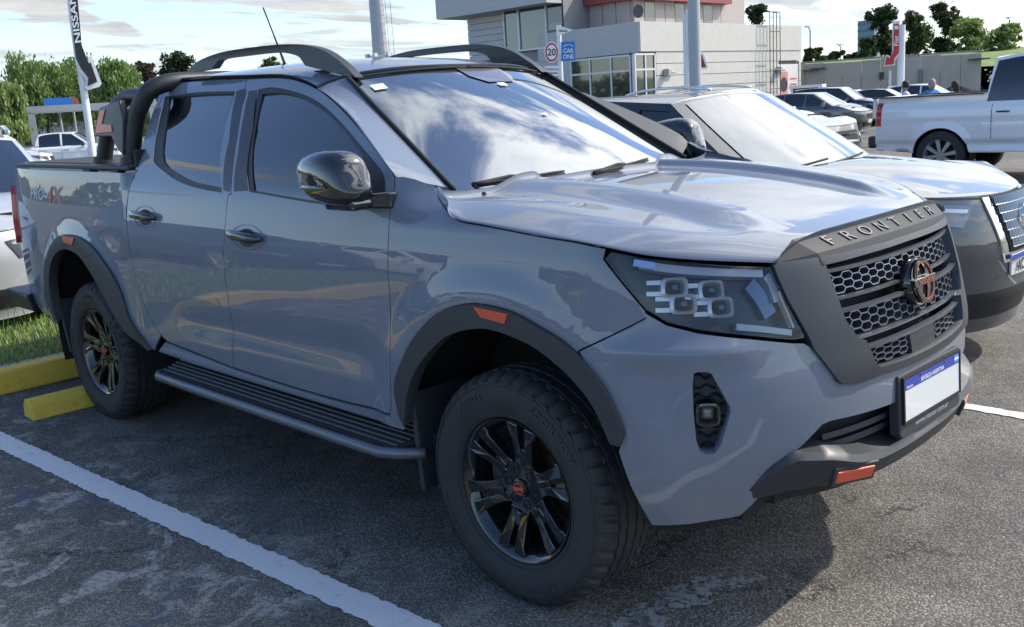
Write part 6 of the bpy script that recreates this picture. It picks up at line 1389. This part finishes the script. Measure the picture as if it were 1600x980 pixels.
# set-back roof room with red edge
YU = BY+2.2; h2 = lambda x, y: hit(x, y, 1, YU); XU = BX-1.8
bpart('roof_room_wall', bx2(xu1+.01, XU-.35, YU+.1, Yr-3, zl_top-.3, zl_top+3.2), PINK)
x = xu1+.05; i = 0
while x < XU-.5:
    w = .95; gl_ = 3 <= i <= 7
    bpart('window' if gl_ else 'wall_panel', bx2(x, x+w-.05, YU-.02 if not gl_ else YU+.03, YU+.1, zl_top-.2, zl_top+2.6), CURT if gl_ else PINK)
    x += w; i += 1
y = YU+.1; i = 0
YE = hit(1134, 15, 0, XU)[1]
while y < YE:
    bpart('wall_panel', bx2(XU-.35, XU-.25, y, y+.9, zl_top-.2, zl_top+2.6), PINK if i % 3 != 1 else CURT); y += .95; i += 1
zr = hit(1100, 5, 0, XU)[2]; bpart('roof_edge', bx2(xu1+.05, XU+.25, YU-.5, YE+.3, zr, zr+.7), REDF)
# satellite dish, ladder cage, wall lamps
q_ = h2(1004, 18); d_ = MB(); d_.lathe([(0, .08), (.18, .05), (.33, -.02), (.35, -.04)], (q_[0], YU-.35, q_[2]), 'Y', 24); bpart('satellite_dish', d_, mat('dish_grey', (.10, .10, .11), .6)); d_ = MB(); d_.tube([(q_[0], YU-.3, q_[2]-.5), (q_[0], YU-.3, zl_top-.2)], .04, 6); bpart('dish_mast', d_, ALU)
lad = MB(); ya, yb_ = hx(1190, 60)[1], hx(1206, 60)[1]; zc = hx(1198, 20)[2]
for yy in (ya, ya+(yb_-ya)*.33, ya+(yb_-ya)*.66, yb_): lad.tube([(BX+.55, yy, -.25), (BX+.55, yy, zc)], .028, 5)
for yy in (ya, yb_): lad.tube([(BX+.10, yy, zc), (BX+.55, yy, zc)], .028, 5)
for zz in np.linspace(1.5, zc, 5): lad.tube([(BX+.55, ya, zz), (BX+.55, yb_, zz)], .035, 5)
bpart('ladder_cage', lad, mat('dark_steel', (.08, .08, .085), .5, .5))
for (q1, q2) in ((1037, 114), (1212, 110)): p_ = hx(q1, q2); d_ = MB(); d_.box((BX+.25, p_[1], p_[2]), (.35, .3, .4)); d_.box((BX+.2, p_[1]+.45, p_[2]), (.2, .5, .12)); bpart('wall_lamp', d_, mat('lamp_grey', (.35, .35, .36), .5), bevel=.04)
# ---------------------------------------------------------------- concrete wall, embankment, booth, posts
WALLM = mat('rendered_wall', (.40, .37, .31), .85, var=.12, vscale=.6, bump=.4, bscale=12)
wa = at(1247, 100, 66); wb_ = at(1534, 86, 66); wz_ = lambda x, y, p: None
za = at(1250, 98.5, 66)[2]; zb_ = at(1530, 85, 66)[2]
A0 = np.array(wa[:2]); B0 = np.array(wb_[:2]); dW = (B0-A0)/np.linalg.norm(B0-A0); A0 = A0-dW*3; nW = np.array([dW[1], -dW[0]])
if nW@(CAM[:2]-A0) < 0: nW = -nW
wal = empty('concrete_wall', (A0[0], A0[1], -.4), 0, 'long beige rendered concrete wall closing the lot at right', 'wall')
def wbox(nm, s0, s1, z0, z1, d0, d1, m_, par=wal, bevel=0):
    b = MB(); P_ = [A0+dW*s+nW*d for s, d in ((s0, d0), (s1, d0), (s1, d1), (s0, d1))]
    f_ = (lambda z0_, z1_: z0_+.4)
    b.add([(p[0]-A0[0], p[1]-A0[1], z+.4) for z in (z0, z1) for p in P_], [(0, 3, 2, 1), (4, 5, 6, 7), (0, 1, 5, 4), (1, 2, 6, 5), (2, 3, 7, 6), (3, 0, 4, 7)]); return b.build(nm, m_, par, bevel=bevel)
LWn = np.linalg.norm(B0-A0); zt_ = (za+zb_)/2; nseg = 12
for i in range(nseg):
    s0 = LWn*i/nseg; wbox('wall_panel', s0+.01, s0+LWn/nseg-.01, -.5, zt_+.05*math.sin(i), -.3, 0, WALLM)
wbox('coping', 0, LWn, zt_+.06, zt_+.16, -.35, .05, CONC)
sx = lambda x: float(((at(x, 115, 66)[:2]-A0)@dW))
wbox('notice_board', sx(1374), sx(1381), at(1378, 124, 66)[2], at(1378, 113, 66)[2], .01, .08, mat('notice_dark', (.02, .025, .04), .4)); wbox('door', sx(1388.5), sx(1393), -.4, at(1390, 111, 66)[2], .01, .06, WHITEP); wbox('side_door', sx(1435), sx(1442), -.4, at(1438, 109, 66)[2], .01, .06, mat('door_grey', (.16, .17, .18), .5))
for xx, z_ in ((1255, 110), (1268, 107), (1512, 93), (1520, 92)): wbox('bracket', sx(xx), sx(xx)+.9, at(xx, z_+2, 66)[2], at(xx, z_, 66)[2], .02, .4, mat('dark_steel', ()))
# embankment behind the wall
GRS = mat('slope_grass', (.13, .19, .045), .9, var=.35, vscale=.5)
vs = []; n_ = 40
for i in range(n_):
    s = -30+(LWn+80)*i/(n_-1)
    for d, z in ((-.35, zt_-.9), (-8, zt_-.1), (-16, zt_+.5), (-60, zt_+.7), (-170, zt_+1.2)): p = A0+dW*s+nW*d; vs.append((p[0], p[1], z+.12*math.sin(s*.21+d)))
e_ = mesh_obj('embankment', vs, [(i*5+j, i*5+j+1, (i+1)*5+j+1, (i+1)*5+j) for i in range(n_-1) for j in range(4)], GRS, smooth=True); e_['kind'] = 'structure'
c = at(1308, 98, 190); make_car('parked_car', 'dark car on the raised road above the left end of the concrete wall', 'car', (c[0], c[1], c[2]), rad(20), HATCH, grey, None, 0)
bo = at(1262, 130, 58); b = MB(); bth = empty('guard_booth', (bo[0], bo[1], gz(bo[0], bo[1])), rad(20), 'small white guard booth with dark windows beside the building', 'booth')
b = MB(); b.box((0, 0, .45), (1.6, 1.6, .9)); b.box((0, 0, 1.78), (1.8, 1.8, .16))
for sx_ in (-1, 1):
    for sy_ in (-1, 1): b.box((sx_*.75, sy_*.75, 1.3), (.12, .12, .82))
b.build('frame', WHITEP, bth); b = MB(); b.box((0, 0, 1.3), (1.46, 1.46, .8)); b.build('window', mat('booth_glass', (.10, .08, .06), .1, 0, 1.), bth)
YP = mat('post_yellow', (.55, .36, .05), .5)
for i, (q1, h_) in enumerate(((1274, 1.5), (1292, .6), (1297, .6))):
    c = at(q1, 135, 52+i); b = MB(); b.lathe([(.10, 0), (.10, h_), (.0, h_+.04)], (0, 0, 0), 'Z', 12); o = b.build('bollard', YP, None, smooth='auto', loc=(c[0], c[1], gz(c[0], c[1]))); tag(o, ['tall yellow bollard right of the guard booth', 'short yellow bollard beside the tall one', 'second short yellow bollard, farther from the booth'][i], 'bollard', 'yellow bollards by the booth')
for i, q1 in enumerate((1364, 1371)):
    c = at(q1, 135, 60); b = MB(); b.lathe([(.07, 0), (.07, 1.35), (.0, 1.4)], (0, 0, 0), 'Z', 10); o = b.build('marker_post', mat('post_red', (.45, .06, .04), .5), None, smooth='auto', loc=(c[0], c[1], gz(c[0], c[1]))); tag(o, ['left red marker post below the notice board', 'right red marker post below the notice board'][i], 'post', 'red marker posts')
# ---------------------------------------------------------------- poles and signs
POLE = mat('pole_grey', (.36, .37, .39), .5, .2, var=.06); POLEW = mat('pole_white', (.68, .69, .70), .5)
def upright(name, xpx, y_any, D, r0, r1, ztop, m_, label, cat, parts=None, grp=None):
    c = at(xpx, y_any, D); r = empty(name, (c[0], c[1], gz(c[0], c[1])), 0, label, cat, grp); b = MB(); b.lathe([(r0, 0), (r1, ztop), (0, ztop)], (0, 0, 0), 'Z', 24); b.build('pole', m_, r, smooth='auto'); return r, c
def facing(c):           # frame that looks back at the camera column: right, up
    d = np.array([c[0]-CAM[0], c[1]-CAM[1]]); d /= np.linalg.norm(d); return np.array([-d[1]*-1, -d[0]*1*1, 0])*np.array([1, 1, 1]), d
r, c = upright('lamp_post', 1086, 100, 27, .165, .15, 14, POLE, 'thick plain grey lamp post standing right before the dealership building', 'lamp post')
r, c = upright('lighting_mast', 594, 80, 38, .34, .15, 17, POLE, 'tall tapered grey mast with a service ladder rising behind the pickup roof', 'mast')
b = MB(); cl = .42
for s in (-.12, .12): b.tube([(cl, cl*.6+s, .5), (cl*.75, cl*.5+s, 17)], .015, 4)
for z in np.arange(1, 17, .35): b.tube([(cl, cl*.6-.12, z), (cl, cl*.6+.12, z)], .01, 4)
b.build('ladder', POLE, r); b = MB()
zz = at(594, 80, 38)[2]; b.lathe([(.42, zz-.1), (.42, zz+.0)], (0, 0, 0), 'Z', 16); b.lathe([(.36, zz-1.0), (.36, zz-.9)], (0, 0, 0), 'Z', 16)
for k in range(5): b.box((.5*math.cos(k*1.3), .5*math.sin(k*1.3), zz), (.14, .14, .14))
b.build('clamp_ring', ALU, r)
def board(root, c, D, polypx, m_, nm, d0, d1, yoff=0):
    """flat shape facing the lot: photo outline carried to the plane through the pole"""
    dd = c[:2]-CAM[:2]; dd = dd/np.linalg.norm(dd); out = []
    for dep in (d0, d1):
        l = []
        for (x, y) in polypx:
            v = ray(x, y); t = ((c[:2]-CAM[:2])@dd)/(v[:2]@dd); p = CAM+v*t; p[:2] -= dd*dep; l.append(p-np.array([c[0], c[1], gz(c[0], c[1])]))
        out += l
    n = len(polypx); b = MB()
    tri = geometry.tessellate_polygon([[Vector((x, y, 0)) for x, y in polypx]])
    b.add(out, list(tri)+[tuple(i+n for i in t) for t in tri]+[(i, (i+1) % n, (i+1) % n+n, i+n) for i in range(n)]); return b.build(nm, m_, root)
def board_text(root, c, s, size_px, cx, cy, ang, m_, dep, nm='lettering', fs=(1, 1)):
    dd = c[:2]-CAM[:2]; dd = dd/np.linalg.norm(dd)
    def pl_(x, y, h):
        X_ = cx+(x*math.cos(ang)+y*math.sin(ang)); Y_ = cy+(x*math.sin(ang)-y*math.cos(ang)); v = ray(X_, Y_); t = ((c[:2]-CAM[:2])@dd)/(v[:2]@dd); p = CAM+v*t; p[:2] -= dd*(dep+h*.01); return p-np.array([c[0], c[1], gz(c[0], c[1])])
    return text_mesh(nm, s, size_px, pl_, m_, root, depth=.1, font_scale=fs)
SW = mat('sign_white', (.78, .78, .78), .4); SB_ = mat('sign_black', (.018, .019, .022), .45); SR = mat('sign_maroon', (.22, .012, .02), .45); SBL = mat('sign_blue', (.02, .19, .52), .45); SRED = mat('sign_red', (.50, .03, .035), .45)
# black arrow sign, left
r, c = upright('arrow_sign', 128, 120, 30, .10, .10, 8, POLEW, 'white pole with a long black arrow sign pointing down at upper left', 'sign')
board(r, c, 30, [(97, -60), (112, -60), (126, 75), (136.5, 101), (138, 90), (143, 88), (159, 131), (155, 136), (137, 141), (133, 138), (134.5, 125), (125, 112), (117, 95), (112, 60)], SW, 'sign_box', -.10, .16)
board(r, c, 30, [(104, -60), (116, -60), (128, 72), (139, 100), (141.5, 98), (152, 128), (137, 135), (138, 122), (127, 108), (119, 92), (115, 60)], SB_, 'arrow', .16, .19)
board_text(r, c, 'NISSAN', 22, 117.5, 30, rad(-98), SW, .20, fs=(1.05, .62))
# speed limit and shop signs on one pole
r, c = upright('sign_post', 875, 90, 29, .07, .07, at(874, 40, 29)[2]+.1, POLEW, 'white sign post carrying the round 20 limit and the blue square sign', 'sign')
board(r, c, 29, [(869.5, 39.5), (895.5, 47.5), (870.5, 57.5)], SW, 'pennant', .08, .14); board_text(r, c, 'Nissan', 5, 880, 48.8, 0, SB_, .15)
cc_ = lambda x, y, rx_, n=32: [(x+rx_*math.cos(2*math.pi*i/n), y+rx_*1.62*.95*math.sin(2*math.pi*i/n)/1.5) for i in range(n)]
ell = lambda x, y, a, b_, n=36: [(x+a*math.cos(2*math.pi*i/n), y+b_*math.sin(2*math.pi*i/n)) for i in range(n)]
board(r, c, 29, ell(862, 82, 11.3, 16.3), SW, 'round_sign', .08, .11); o = board(r, c, 29, ell(862, 82, 9.8, 14.6), SRED, 'red_ring', .112, .122); board(r, c, 29, ell(862, 82, 7.6, 11.6), SW, 'sign_face', .124, .13); board_text(r, c, '20', 14, 862, 82.5, 0, SB_, .135, fs=(.95, 1.1))
board(r, c, 29, [(876.5, 66), (898, 65), (899, 95), (877, 96)], SBL, 'blue_sign', .08, .13); board_text(r, c, 'CAR', 9.5, 887.8, 80, 0, SW, .14, fs=(.85, 1)); board_text(r, c, 'ONE', 9.5, 888, 89.3, 0, SW, .14, fs=(.85, 1))
board(r, c, 29, [(880, 73.4), (883, 71.0), (888, 69.6), (892, 70.4), (896, 73.2), (895, 73.6), (891.5, 71.2), (888, 70.5), (884, 71.8), (881, 74)], SW, 'car_logo', .132, .14)
board(r, c, 29, [(851, 103.5), (873.5, 103), (874, 119), (851.5, 119)], SW, 'notice', .08, .11); board_text(r, c, 'Circule con', 4.2, 862.5, 108.3, 0, SB_, .12); board_text(r, c, 'precaución', 4.2, 862.5, 114.3, 0, SB_, .12)
# maroon arrow sign half hidden behind the lamp post
r, c = upright('arrow_sign', 1073, 90, 31, .10, .10, at(1073, 14, 31)[2], POLEW, 'maroon arrow sign mostly hidden behind the thick grey lamp post', 'sign')
board(r, c, 31, [(1072, 17), (1084, 15), (1085, 70), (1090, 88), (1096, 83), (1099, 84), (1106, 105), (1104, 108), (1084, 109), (1083, 100), (1076, 84), (1072, 60)], SW, 'sign_box', -.1, .14); board(r, c, 31, [(1075, 19), (1082, 18), (1083, 70), (1089, 90), (1096, 86), (1103, 105), (1087, 106), (1087, 98), (1078, 84), (1075.5, 60)], SR, 'arrow', .14, .17)
# red arrow sign at right
r, c = upright('arrow_sign', 1408, 100, 52, .17, .17, at(1408, 31, 52)[2], POLEW, 'red arrow sign on a white post in front of the concrete wall', 'sign')
board(r, c, 52, [(1394.5, 33.5), (1406, 32.5), (1406, 84), (1398, 95), (1398.5, 102), (1381, 103.5), (1384, 86), (1388.5, 86.5), (1391.5, 89), (1394, 80)], SW, 'sign_box', -.1, .18); board(r, c, 52, [(1396.5, 38), (1404.8, 37.5), (1404.8, 82), (1396.8, 93), (1397, 100.5), (1382.5, 102), (1385.5, 88), (1390, 91.5), (1396, 80)], SRED, 'arrow', .18, .22)
board_text(r, c, 'Fiat', 10, 1400.8, 64.5, rad(-90), SW, .23, fs=(1.1, .95)); board(r, c, 52, [(1397.5, 41), (1403.8, 40.6), (1403.8, 46), (1397.6, 46.4)], SW, 'logo', .22, .24)
# thin street lamps over the road
for i, (q1, y0, D, arm) in enumerate(((1266, 38, 120, -1), (1313, 64, 150, 1), (1575, 22, 110, 1), (1584, 37, 130, 1))):
    zt2 = at(q1, y0, D)[2]; r, c = upright('street_lamp', q1, 100, D, .13, .08, zt2, POLE, ['single arm street lamp right of the building', 'twin arm street lamp beyond the raised road', 'tall street lamp at the far right edge', 'lower street lamp next to the tallest right one'][i], 'street lamp', grp='street lamps along the raised road')
    b = MB(); s_ = 1.6
    for sg in ((-1, 1) if i == 1 else (arm,)): b.tube([(0, 0, zt2-.1), (sg*-s_*.3, sg*s_*.9, zt2+.25)], .07, 6); b.box((sg*-s_*.4, sg*s_*1.15, zt2+.28), (.3, .8, .14))
    b.build('lamp_head', POLE, r)
# ---------------------------------------------------------------- left background: container, canopy, air conditioner
c = at(118, 185, 64); co = empty('site_office', (c[0], c[1], -.6), rad(68), 'pale grey site office cabin behind the small white pickup', 'cabin')
b = MB(); b.box((.3, 0, 1.25), (5.2, 2.2, 2.5)); b.build('wall', mat('cabin_grey', (.42, .43, .46), .6, var=.06), co, bevel=.02)
for k in range(9): b = MB(); b.box((-2.0+.6*k, -1.12, 1.25), (.06, .05, 2.3)); b.build('rib', mat('cabin_rib', (.36, .37, .40), .6), co)
b = MB(); b.box((.3, 0, 2.56), (5.4, 2.4, .12)); b.build('roof', ALU, co)
b = MB(); b.box((-1.7, -1.35, 1.45), (.95, .4, .62)); ac = b.build('air_conditioner', WHITEP, co, bevel=.02); b = MB()
for k in range(5): b.box((-1.5, -1.56, 1.25+.1*k), (.4, .02, .035))
b.build('vent', BLACK, ac)
c = at(105, 170, 47); ca = empty('canopy_frame', (c[0], c[1], gz(c[0], c[1])), rad(68), 'grey steel canopy frame among the trees at left', 'canopy')
zt3 = at(100, 169, 47)[2]-gz(c[0], c[1]); b = MB(); b.box((0, 0, zt3), (7.4, .3, .28)); b.box((0, 2.4, zt3), (7.4, .3, .28)); b.build('beam', POLE, ca)
for s in (-1.45, 3.5): b = MB(); b.box((s, 0, zt3/2), (.28, .28, zt3)); b.build('column', POLE, ca)
b = MB(); b.box((-3.6, 1.2, zt3), (.25, 2.4, .25)); b.box((3.6, 1.2, zt3), (.25, 2.4, .25)); b.build('cross_beam', POLE, ca)
c = at(91, 161, 50); b = MB(); b.box((0, 0, 0), (1.2, .3, .45)); o = b.build('blue_banner', mat('banner_blue', (.03, .16, .50), .5), None, loc=tuple(c)); o.rotation_euler[2] = rad(68); tag(o, 'small blue sign box above the canopy beam', 'sign')
b = MB(); b.tube([(0, 0, -.2), (0, 0, -(c[2]-gz(c[0], c[1])))], .06, 6); b.build('post', POLE, o)
c = at(113, 161, 50); b = MB(); b.lathe([(0, -.08), (.30, -.08), (.30, .08), (0, .08)], (0, 0, 0), 'Y', 24); b.lathe([(0, -.09), (.17, -.09)], (0, 0, 0), 'Y', 20); o = b.build('round_sign', mat('sign_brick', (.35, .10, .08), .5), None, loc=tuple(c)); o.rotation_euler[2] = rad(68); tag(o, 'round red sign above the canopy beam', 'sign')
b = MB(); b.tube([(0, 0, -.3), (0, 0, -(c[2]-gz(c[0], c[1])))], .06, 6); b.build('post', POLE, o)
# blue-grey tower far away
c = at(1359, 45, 260); b = MB(); zt4 = at(1359, 32, 260)[2]; b.box((0, 0, zt4/2), (4.2, 4.2, zt4)); o = b.build('tower', mat('tower_blue', (.16, .24, .30), .6), None, loc=(c[0], c[1], 0)); tag(o, 'square blue-grey tower rising beyond the trees', 'tower')
for k in range(10):
    b = MB(); b.box((0, 0, zt4*(k+.5)/10), (4.3, 4.3, .5)); b.build('window_band', mat('tower_glass', (.08, .13, .17), .3), o)
# ---------------------------------------------------------------- trees
def leafmat(n, c1, c2):
    m_ = bpy.data.materials.new('leaf_'+n); m_.use_nodes = True; t = m_.node_tree; bs = t.nodes['Principled BSDF']; g_ = N(t, 'ShaderNodeNewGeometry'); rp = N(t, 'ShaderNodeValToRGB'); t.links.new(g_.outputs['Random Per Island'], rp.inputs[0])
    rp.color_ramp.elements[0].color = (*c1, 1); rp.color_ramp.elements[1].color = (*c2, 1); t.links.new(rp.outputs[0], bs.inputs['Base Color']); bs.inputs['Roughness'].default_value = .55; bs.inputs['Transmission Weight'].default_value = 0
    tr = N(t, 'ShaderNodeBsdfTranslucent'); t.links.new(rp.outputs[0], tr.inputs[0]); mx = N(t, 'ShaderNodeMixShader'); mx.inputs[0].default_value = .35; t.links.new(bs.outputs[0], mx.inputs[1]); t.links.new(tr.outputs[0], mx.inputs[2]); t.links.new(mx.outputs[0], t.nodes['Material Output'].inputs[0]); return m_
LM = dict(willow=leafmat('willow', (.10, .17, .04), (.22, .31, .09)), dark=leafmat('dark', (.020, .035, .012), (.055, .075, .025)), olive=leafmat('olive', (.045, .06, .02), (.10, .12, .04)), light=leafmat('light', (.14, .20, .05), (.26, .33, .10)), brown=leafmat('brown', (.04, .03, .018), (.09, .07, .04)))
BARK = mat('bark', (.07, .055, .04), .9)
def tree(name, label, xpx, ytop, ybot, wpx, D, kind, n=2600, leaf=.26, holes=.35, lobes=9, seed=1, grp=None, droop=0.):
    R = np.random.default_rng(seed); c = at(xpx, 130, D); ztop = at(xpx, ytop, D)[2]; zbot = at(xpx, ybot, D)[2]; W = wpx*D/FPX*1.05; base = gz(c[0], c[1]) if D < 90 else 0
    root = empty(name, (c[0], c[1], base), 0, label, 'tree', grp); H_ = ztop-base; b = MB(); tr_ = max(.10, W*.03)
    cz = (ztop+zbot)/2-base; hz_ = (ztop-zbot)/2
    b.tube([(0, 0, 0), (.1, .05, max(.5, (zbot-base)*.6)), (0, .1, max(1.0, cz)), (0, 0, cz+hz_*.7)], [tr_, tr_*.8, tr_*.55, tr_*.15], 7)
    L_ = []
    for k in range(lobes):
        a = R.uniform(0, 6.28); rr = R.uniform(.15, .62); zz = R.uniform(-.75, .75); q = np.array([math.cos(a)*rr*W/2, math.sin(a)*rr*W/2, cz+zz*hz_]); L_.append((q, R.uniform(.28, .5)*min(W/2, hz_*1.3)))
        b.tube([(0, .05, cz-hz_*.7+(q[2]-cz+hz_)*.3), tuple(q*np.array([.5, .5, 1])+np.array([0, 0, -.15*hz_])), tuple(q)], [tr_*.4, tr_*.28, tr_*.08], 5)
    L_.append((np.array([0, 0, cz+hz_*.45]), .45*hz_)); b.build('trunk', BARK, root, smooth=True)
    V, F = [], []; cl = []
    for q, r_ in L_:
        for _ in range(max(3, int(14*(r_/(W/2+.01))*1.6))):
            d = R.normal(size=3); d /= np.linalg.norm(d); cl.append((q+d*r_*R.uniform(.55, 1.02)*np.array([1, 1, .85]), R.uniform(.10, .24)*min(W, 2*hz_)*.55))
    per = max(8, n//len(cl))
    for q, r_ in cl:
        P_ = q+R.normal(size=(per, 3))*r_*.5*np.array([1, 1, .75]); P_[:, 2] -= droop*np.abs(R.normal(size=per))*r_*1.2
        for p in P_:
            z_ = p[2]
            if z_ < zbot-base-.3 and D < 100: z_ = zbot-base+R.uniform(0, .5)
            if z_ > H_: z_ = H_-abs(R.normal())*.3
            s = leaf*R.uniform(.6, 1.3); a = R.normal(size=3); a /= np.linalg.norm(a); bb = np.cross(a, R.normal(size=3)); bb /= np.linalg.norm(bb)+1e-9
            if droop: a = np.array([a[0]*.3, a[1]*.3, -1.]); s *= 1.1
            k0 = len(V); p = np.array([p[0], p[1], z_]); V.extend([p-a*s*.5, p+bb*s*.28, p+a*s*.5, p-bb*s*.28]); F.append((k0, k0+1, k0+2, k0+3))
    o = mesh_obj('crown', V, F, LM[kind], root); return root
GT = 'trees beyond the lot'
tree('willow_tree', 'broad pale green willow left of the black arrow sign', 62, 74, 200, 95, 58, 'willow', 13000, .18, lobes=20, seed=1, grp=GT, droop=.8)
tree('willow_tree', 'rounded pale green willow behind the black arrow sign', 125, 76, 205, 85, 60, 'willow', 15000, .20, lobes=14, seed=2, grp=GT, droop=.8)
tree('willow_tree', 'pale green willow right of the black arrow sign', 182, 78, 200, 85, 57, 'willow', 15000, .20, lobes=14, seed=3, grp=GT, droop=.8)
tree('leafy_tree', 'low bright green tree at the left edge of the photo', 8, 128, 235, 75, 45, 'light', 11000, .20, lobes=12, seed=4, grp=GT, droop=.3)
tree('leafy_tree', 'small reddish brown tree right of the willows', 226, 84, 190, 34, 70, 'brown', 2500, .32, lobes=6, seed=5, grp=GT)
tree('leafy_tree', 'dark spreading tree against the sky left of the roof rail', 274, 70, 180, 62, 75, 'dark', 4200, .34, lobes=9, seed=6, grp=GT)
tree('leafy_tree', 'dark tree filling the gap under the canopy frame', 95, 160, 215, 120, 66, 'dark', 5000, .4, lobes=12, seed=26, grp=GT)
tree('leafy_tree', 'olive treetop seen under the near roof rail', 432, 86, 150, 44, 90, 'olive', 1800, .4, lobes=5, seed=7, grp=GT)
tree('leafy_tree', 'dark treetop just right of the roof room of the building', 1146, 12, 60, 30, 95, 'dark', 1800, .42, lobes=5, seed=8, grp=GT)
tree('conifer_tree', 'pointed dark conifer above the building parapet', 1181, 8, 60, 32, 95, 'dark', 1800, .40, lobes=6, seed=9, grp=GT)
tree('leafy_tree', 'tall dark tree behind the red arrow sign', 1380, -2, 100, 44, 90, 'dark', 8000, .30, lobes=14, seed=10, grp=GT)
tree('leafy_tree', 'dark round tree right of the red arrow sign', 1428, 12, 95, 50, 92, 'olive', 7500, .30, lobes=13, seed=11, grp=GT)
tree('leafy_tree', 'tallest dark tree between the round tree and the light green one', 1474, -2, 95, 44, 96, 'dark', 7000, .30, lobes=12, seed=12, grp=GT)
tree('leafy_tree', 'light green tree leaning right of the tallest tree', 1508, 24, 100, 56, 84, 'light', 7000, .27, lobes=11, seed=13, grp=GT)
tree('leafy_tree', 'thin sparse light green tree above the white pickup cab', 1570, 38, 95, 62, 80, 'light', 2000, .34, lobes=8, seed=14, grp=GT)
tree('leafy_tree', 'low green bush at the left foot of the tall dark tree', 1360, 58, 95, 34, 88, 'olive', 2400, .38, lobes=6, seed=15, grp=GT)
tree('leafy_tree', 'bush beside the raised road right of the building', 1268, 76, 100, 44, 100, 'olive', 2000, .4, lobes=6, seed=16, grp=GT)
tree('leafy_tree', 'second bush beside the raised road, below the twin lamp', 1300, 78, 100, 40, 110, 'dark', 2000, .4, lobes=6, seed=17, grp=GT)
tree('leafy_tree', 'dark clump of leaves on the skyline left of the tower', 1330, 84, 102, 40, 120, 'dark', 1500, .5, lobes=6, seed=18, grp=GT)
# belt of far trees all round (one mass)
R_ = np.random.default_rng(9); V, F = [], []
for _ in range(42000):
    a = R_.uniform(0, 2*math.pi); D = R_.uniform(190, 240); hmax = 5.5+2.2*math.sin(a*9)+1.5*math.sin(a*23+1)+1.0*math.sin(a*61); z_ = R_.uniform(-.5, max(hmax, 2)); p = np.array([D*math.cos(a), D*math.sin(a), z_]); s = R_.uniform(.5, 1.2)
    q = R_.normal(size=3); q /= np.linalg.norm(q); bb = np.cross(q, R_.normal(size=3)); bb /= np.linalg.norm(bb); k0 = len(V); V.extend([p-q*s, p+bb*s*.7, p+q*s, p-bb*s*.7]); F.append((k0, k0+1, k0+2, k0+3))
o = mesh_obj('far_trees', V, F, LM['olive']); o['kind'] = 'stuff'; o['label'] = 'distant low belt of trees along the horizon'; o['category'] = 'trees'
# ---------------------------------------------------------------- people beyond the white pickup bed
SKIN = mat('skin', (.36, .20, .13), .5)
def person(label, xpx, ytop, D, shirt, hair, turn=0, hunch=0., hs=1.7, longhair=False):
    c = at(xpx, ytop, D); gz_ = c[2]-hs; root = empty('person', (c[0], c[1], gz_), rad(turn), label, 'person')
    J = {'pel': (0, 0, .93), 'wa': (0, 0, 1.08), 'ch': (0, 0, 1.30), 'nk': (.01, 0, 1.46), 'hl': (.03, 0, 1.56)}
    pts = [(0, 0, .93), (0, 0, 1.10), (0, 0, 1.30), (.0, 0, 1.42), (.01, 0, 1.49), (.0, .17, 1.40), (.02, .24, 1.15), (.12, .22, .93), (.0, -.17, 1.40), (.02, -.24, 1.15), (.12, -.22, .93), (0, .10, .88), (.03, .11, .50), (0, .12, .08), (.14, .13, .04), (0, -.10, .88), (-.03, -.11, .50), (-.05, -.12, .08), (.09, -.13, .04)]
    ed = [(0, 1), (1, 2), (2, 3), (3, 4), (3, 5), (5, 6), (6, 7), (3, 8), (8, 9), (9, 10), (0, 11), (11, 12), (12, 13), (13, 14), (0, 15), (15, 16), (16, 17), (17, 18)]
    rr = [(.16, .12), (.15, .11), (.17, .12), (.12, .09), (.055, .055), (.07, .07), (.05, .05), (.035, .035), (.07, .07), (.05, .05), (.035, .035), (.095, .095), (.065, .065), (.045, .045), (.045, .035), (.095, .095), (.065, .065), (.045, .045), (.045, .035)]
    me = bpy.data.meshes.new('body'); me.from_pydata(pts, ed, []); o = bpy.data.objects.new('body', me); COL.objects.link(o); o.parent = root
    sk = o.modifiers.new('skin', 'SKIN'); 
    for v, q in zip(me.skin_vertices[0].data, rr): v.radius = q
    me.skin_vertices[0].data[0].use_root = True; sb = o.modifiers.new('sub', 'SUBSURF'); sb.levels = sb.render_levels = 2; me.materials.append(shirt)
    b = MB(); b.lathe([(0, -.125), (.045, -.115), (.068, -.075), (.076, -.02), (.080, .04), (.066, .10), (.035, .128), (0, .135)], (.03, 0, 1.60), 'Z', 20); hd = b.build('head', SKIN, root, smooth=True)
    b = MB(); b.add([(.118, 0, 1.585), (.105, -.014, 1.57), (.105, .014, 1.57), (.098, 0, 1.625)], [(0, 1, 3), (0, 3, 2), (0, 2, 1)]); b.build('nose', SKIN, hd)
    for s in (-1, 1): b = MB(); b.lathe([(0, -.012), (.026, 0), (0, .012)], (.02, s*.078, 1.60), 'Y', 10); b.build('ear', SKIN, hd, smooth=True)
    b = MB(); b.lathe([(.088, -.03), (.094, .04), (.080, .11), (.045, .146), (0, .155)], (.012, 0, 1.60), 'Z', 20); 
    if longhair: b.lathe([(.05, -.24), (.085, -.16), (.092, -.02), (.085, .02)], (-.025, 0, 1.60), 'Z', 16)
    b.build('hair', hair, hd, smooth=True)
    return root
person('person in a pale lilac top with dark curly hair behind the white pickup bed', 1416, 129, 27, mat('lilac_cloth', (.50, .47, .62), .8), mat('hair_dark', (.015, .012, .010), .7), turn=200)
person('person in a bright blue shirt with short grey hair behind the white pickup bed', 1456, 121, 27, mat('blue_cloth', (.02, .20, .42), .8), mat('hair_grey', (.25, .23, .21), .7), turn=-40, hs=1.78)
person('person with long dark hair in a white top nearest the white pickup cab', 1493, 129, 28, mat('white_cloth', (.65, .65, .68), .8), mat('hair_dark', ()), turn=160, longhair=True)
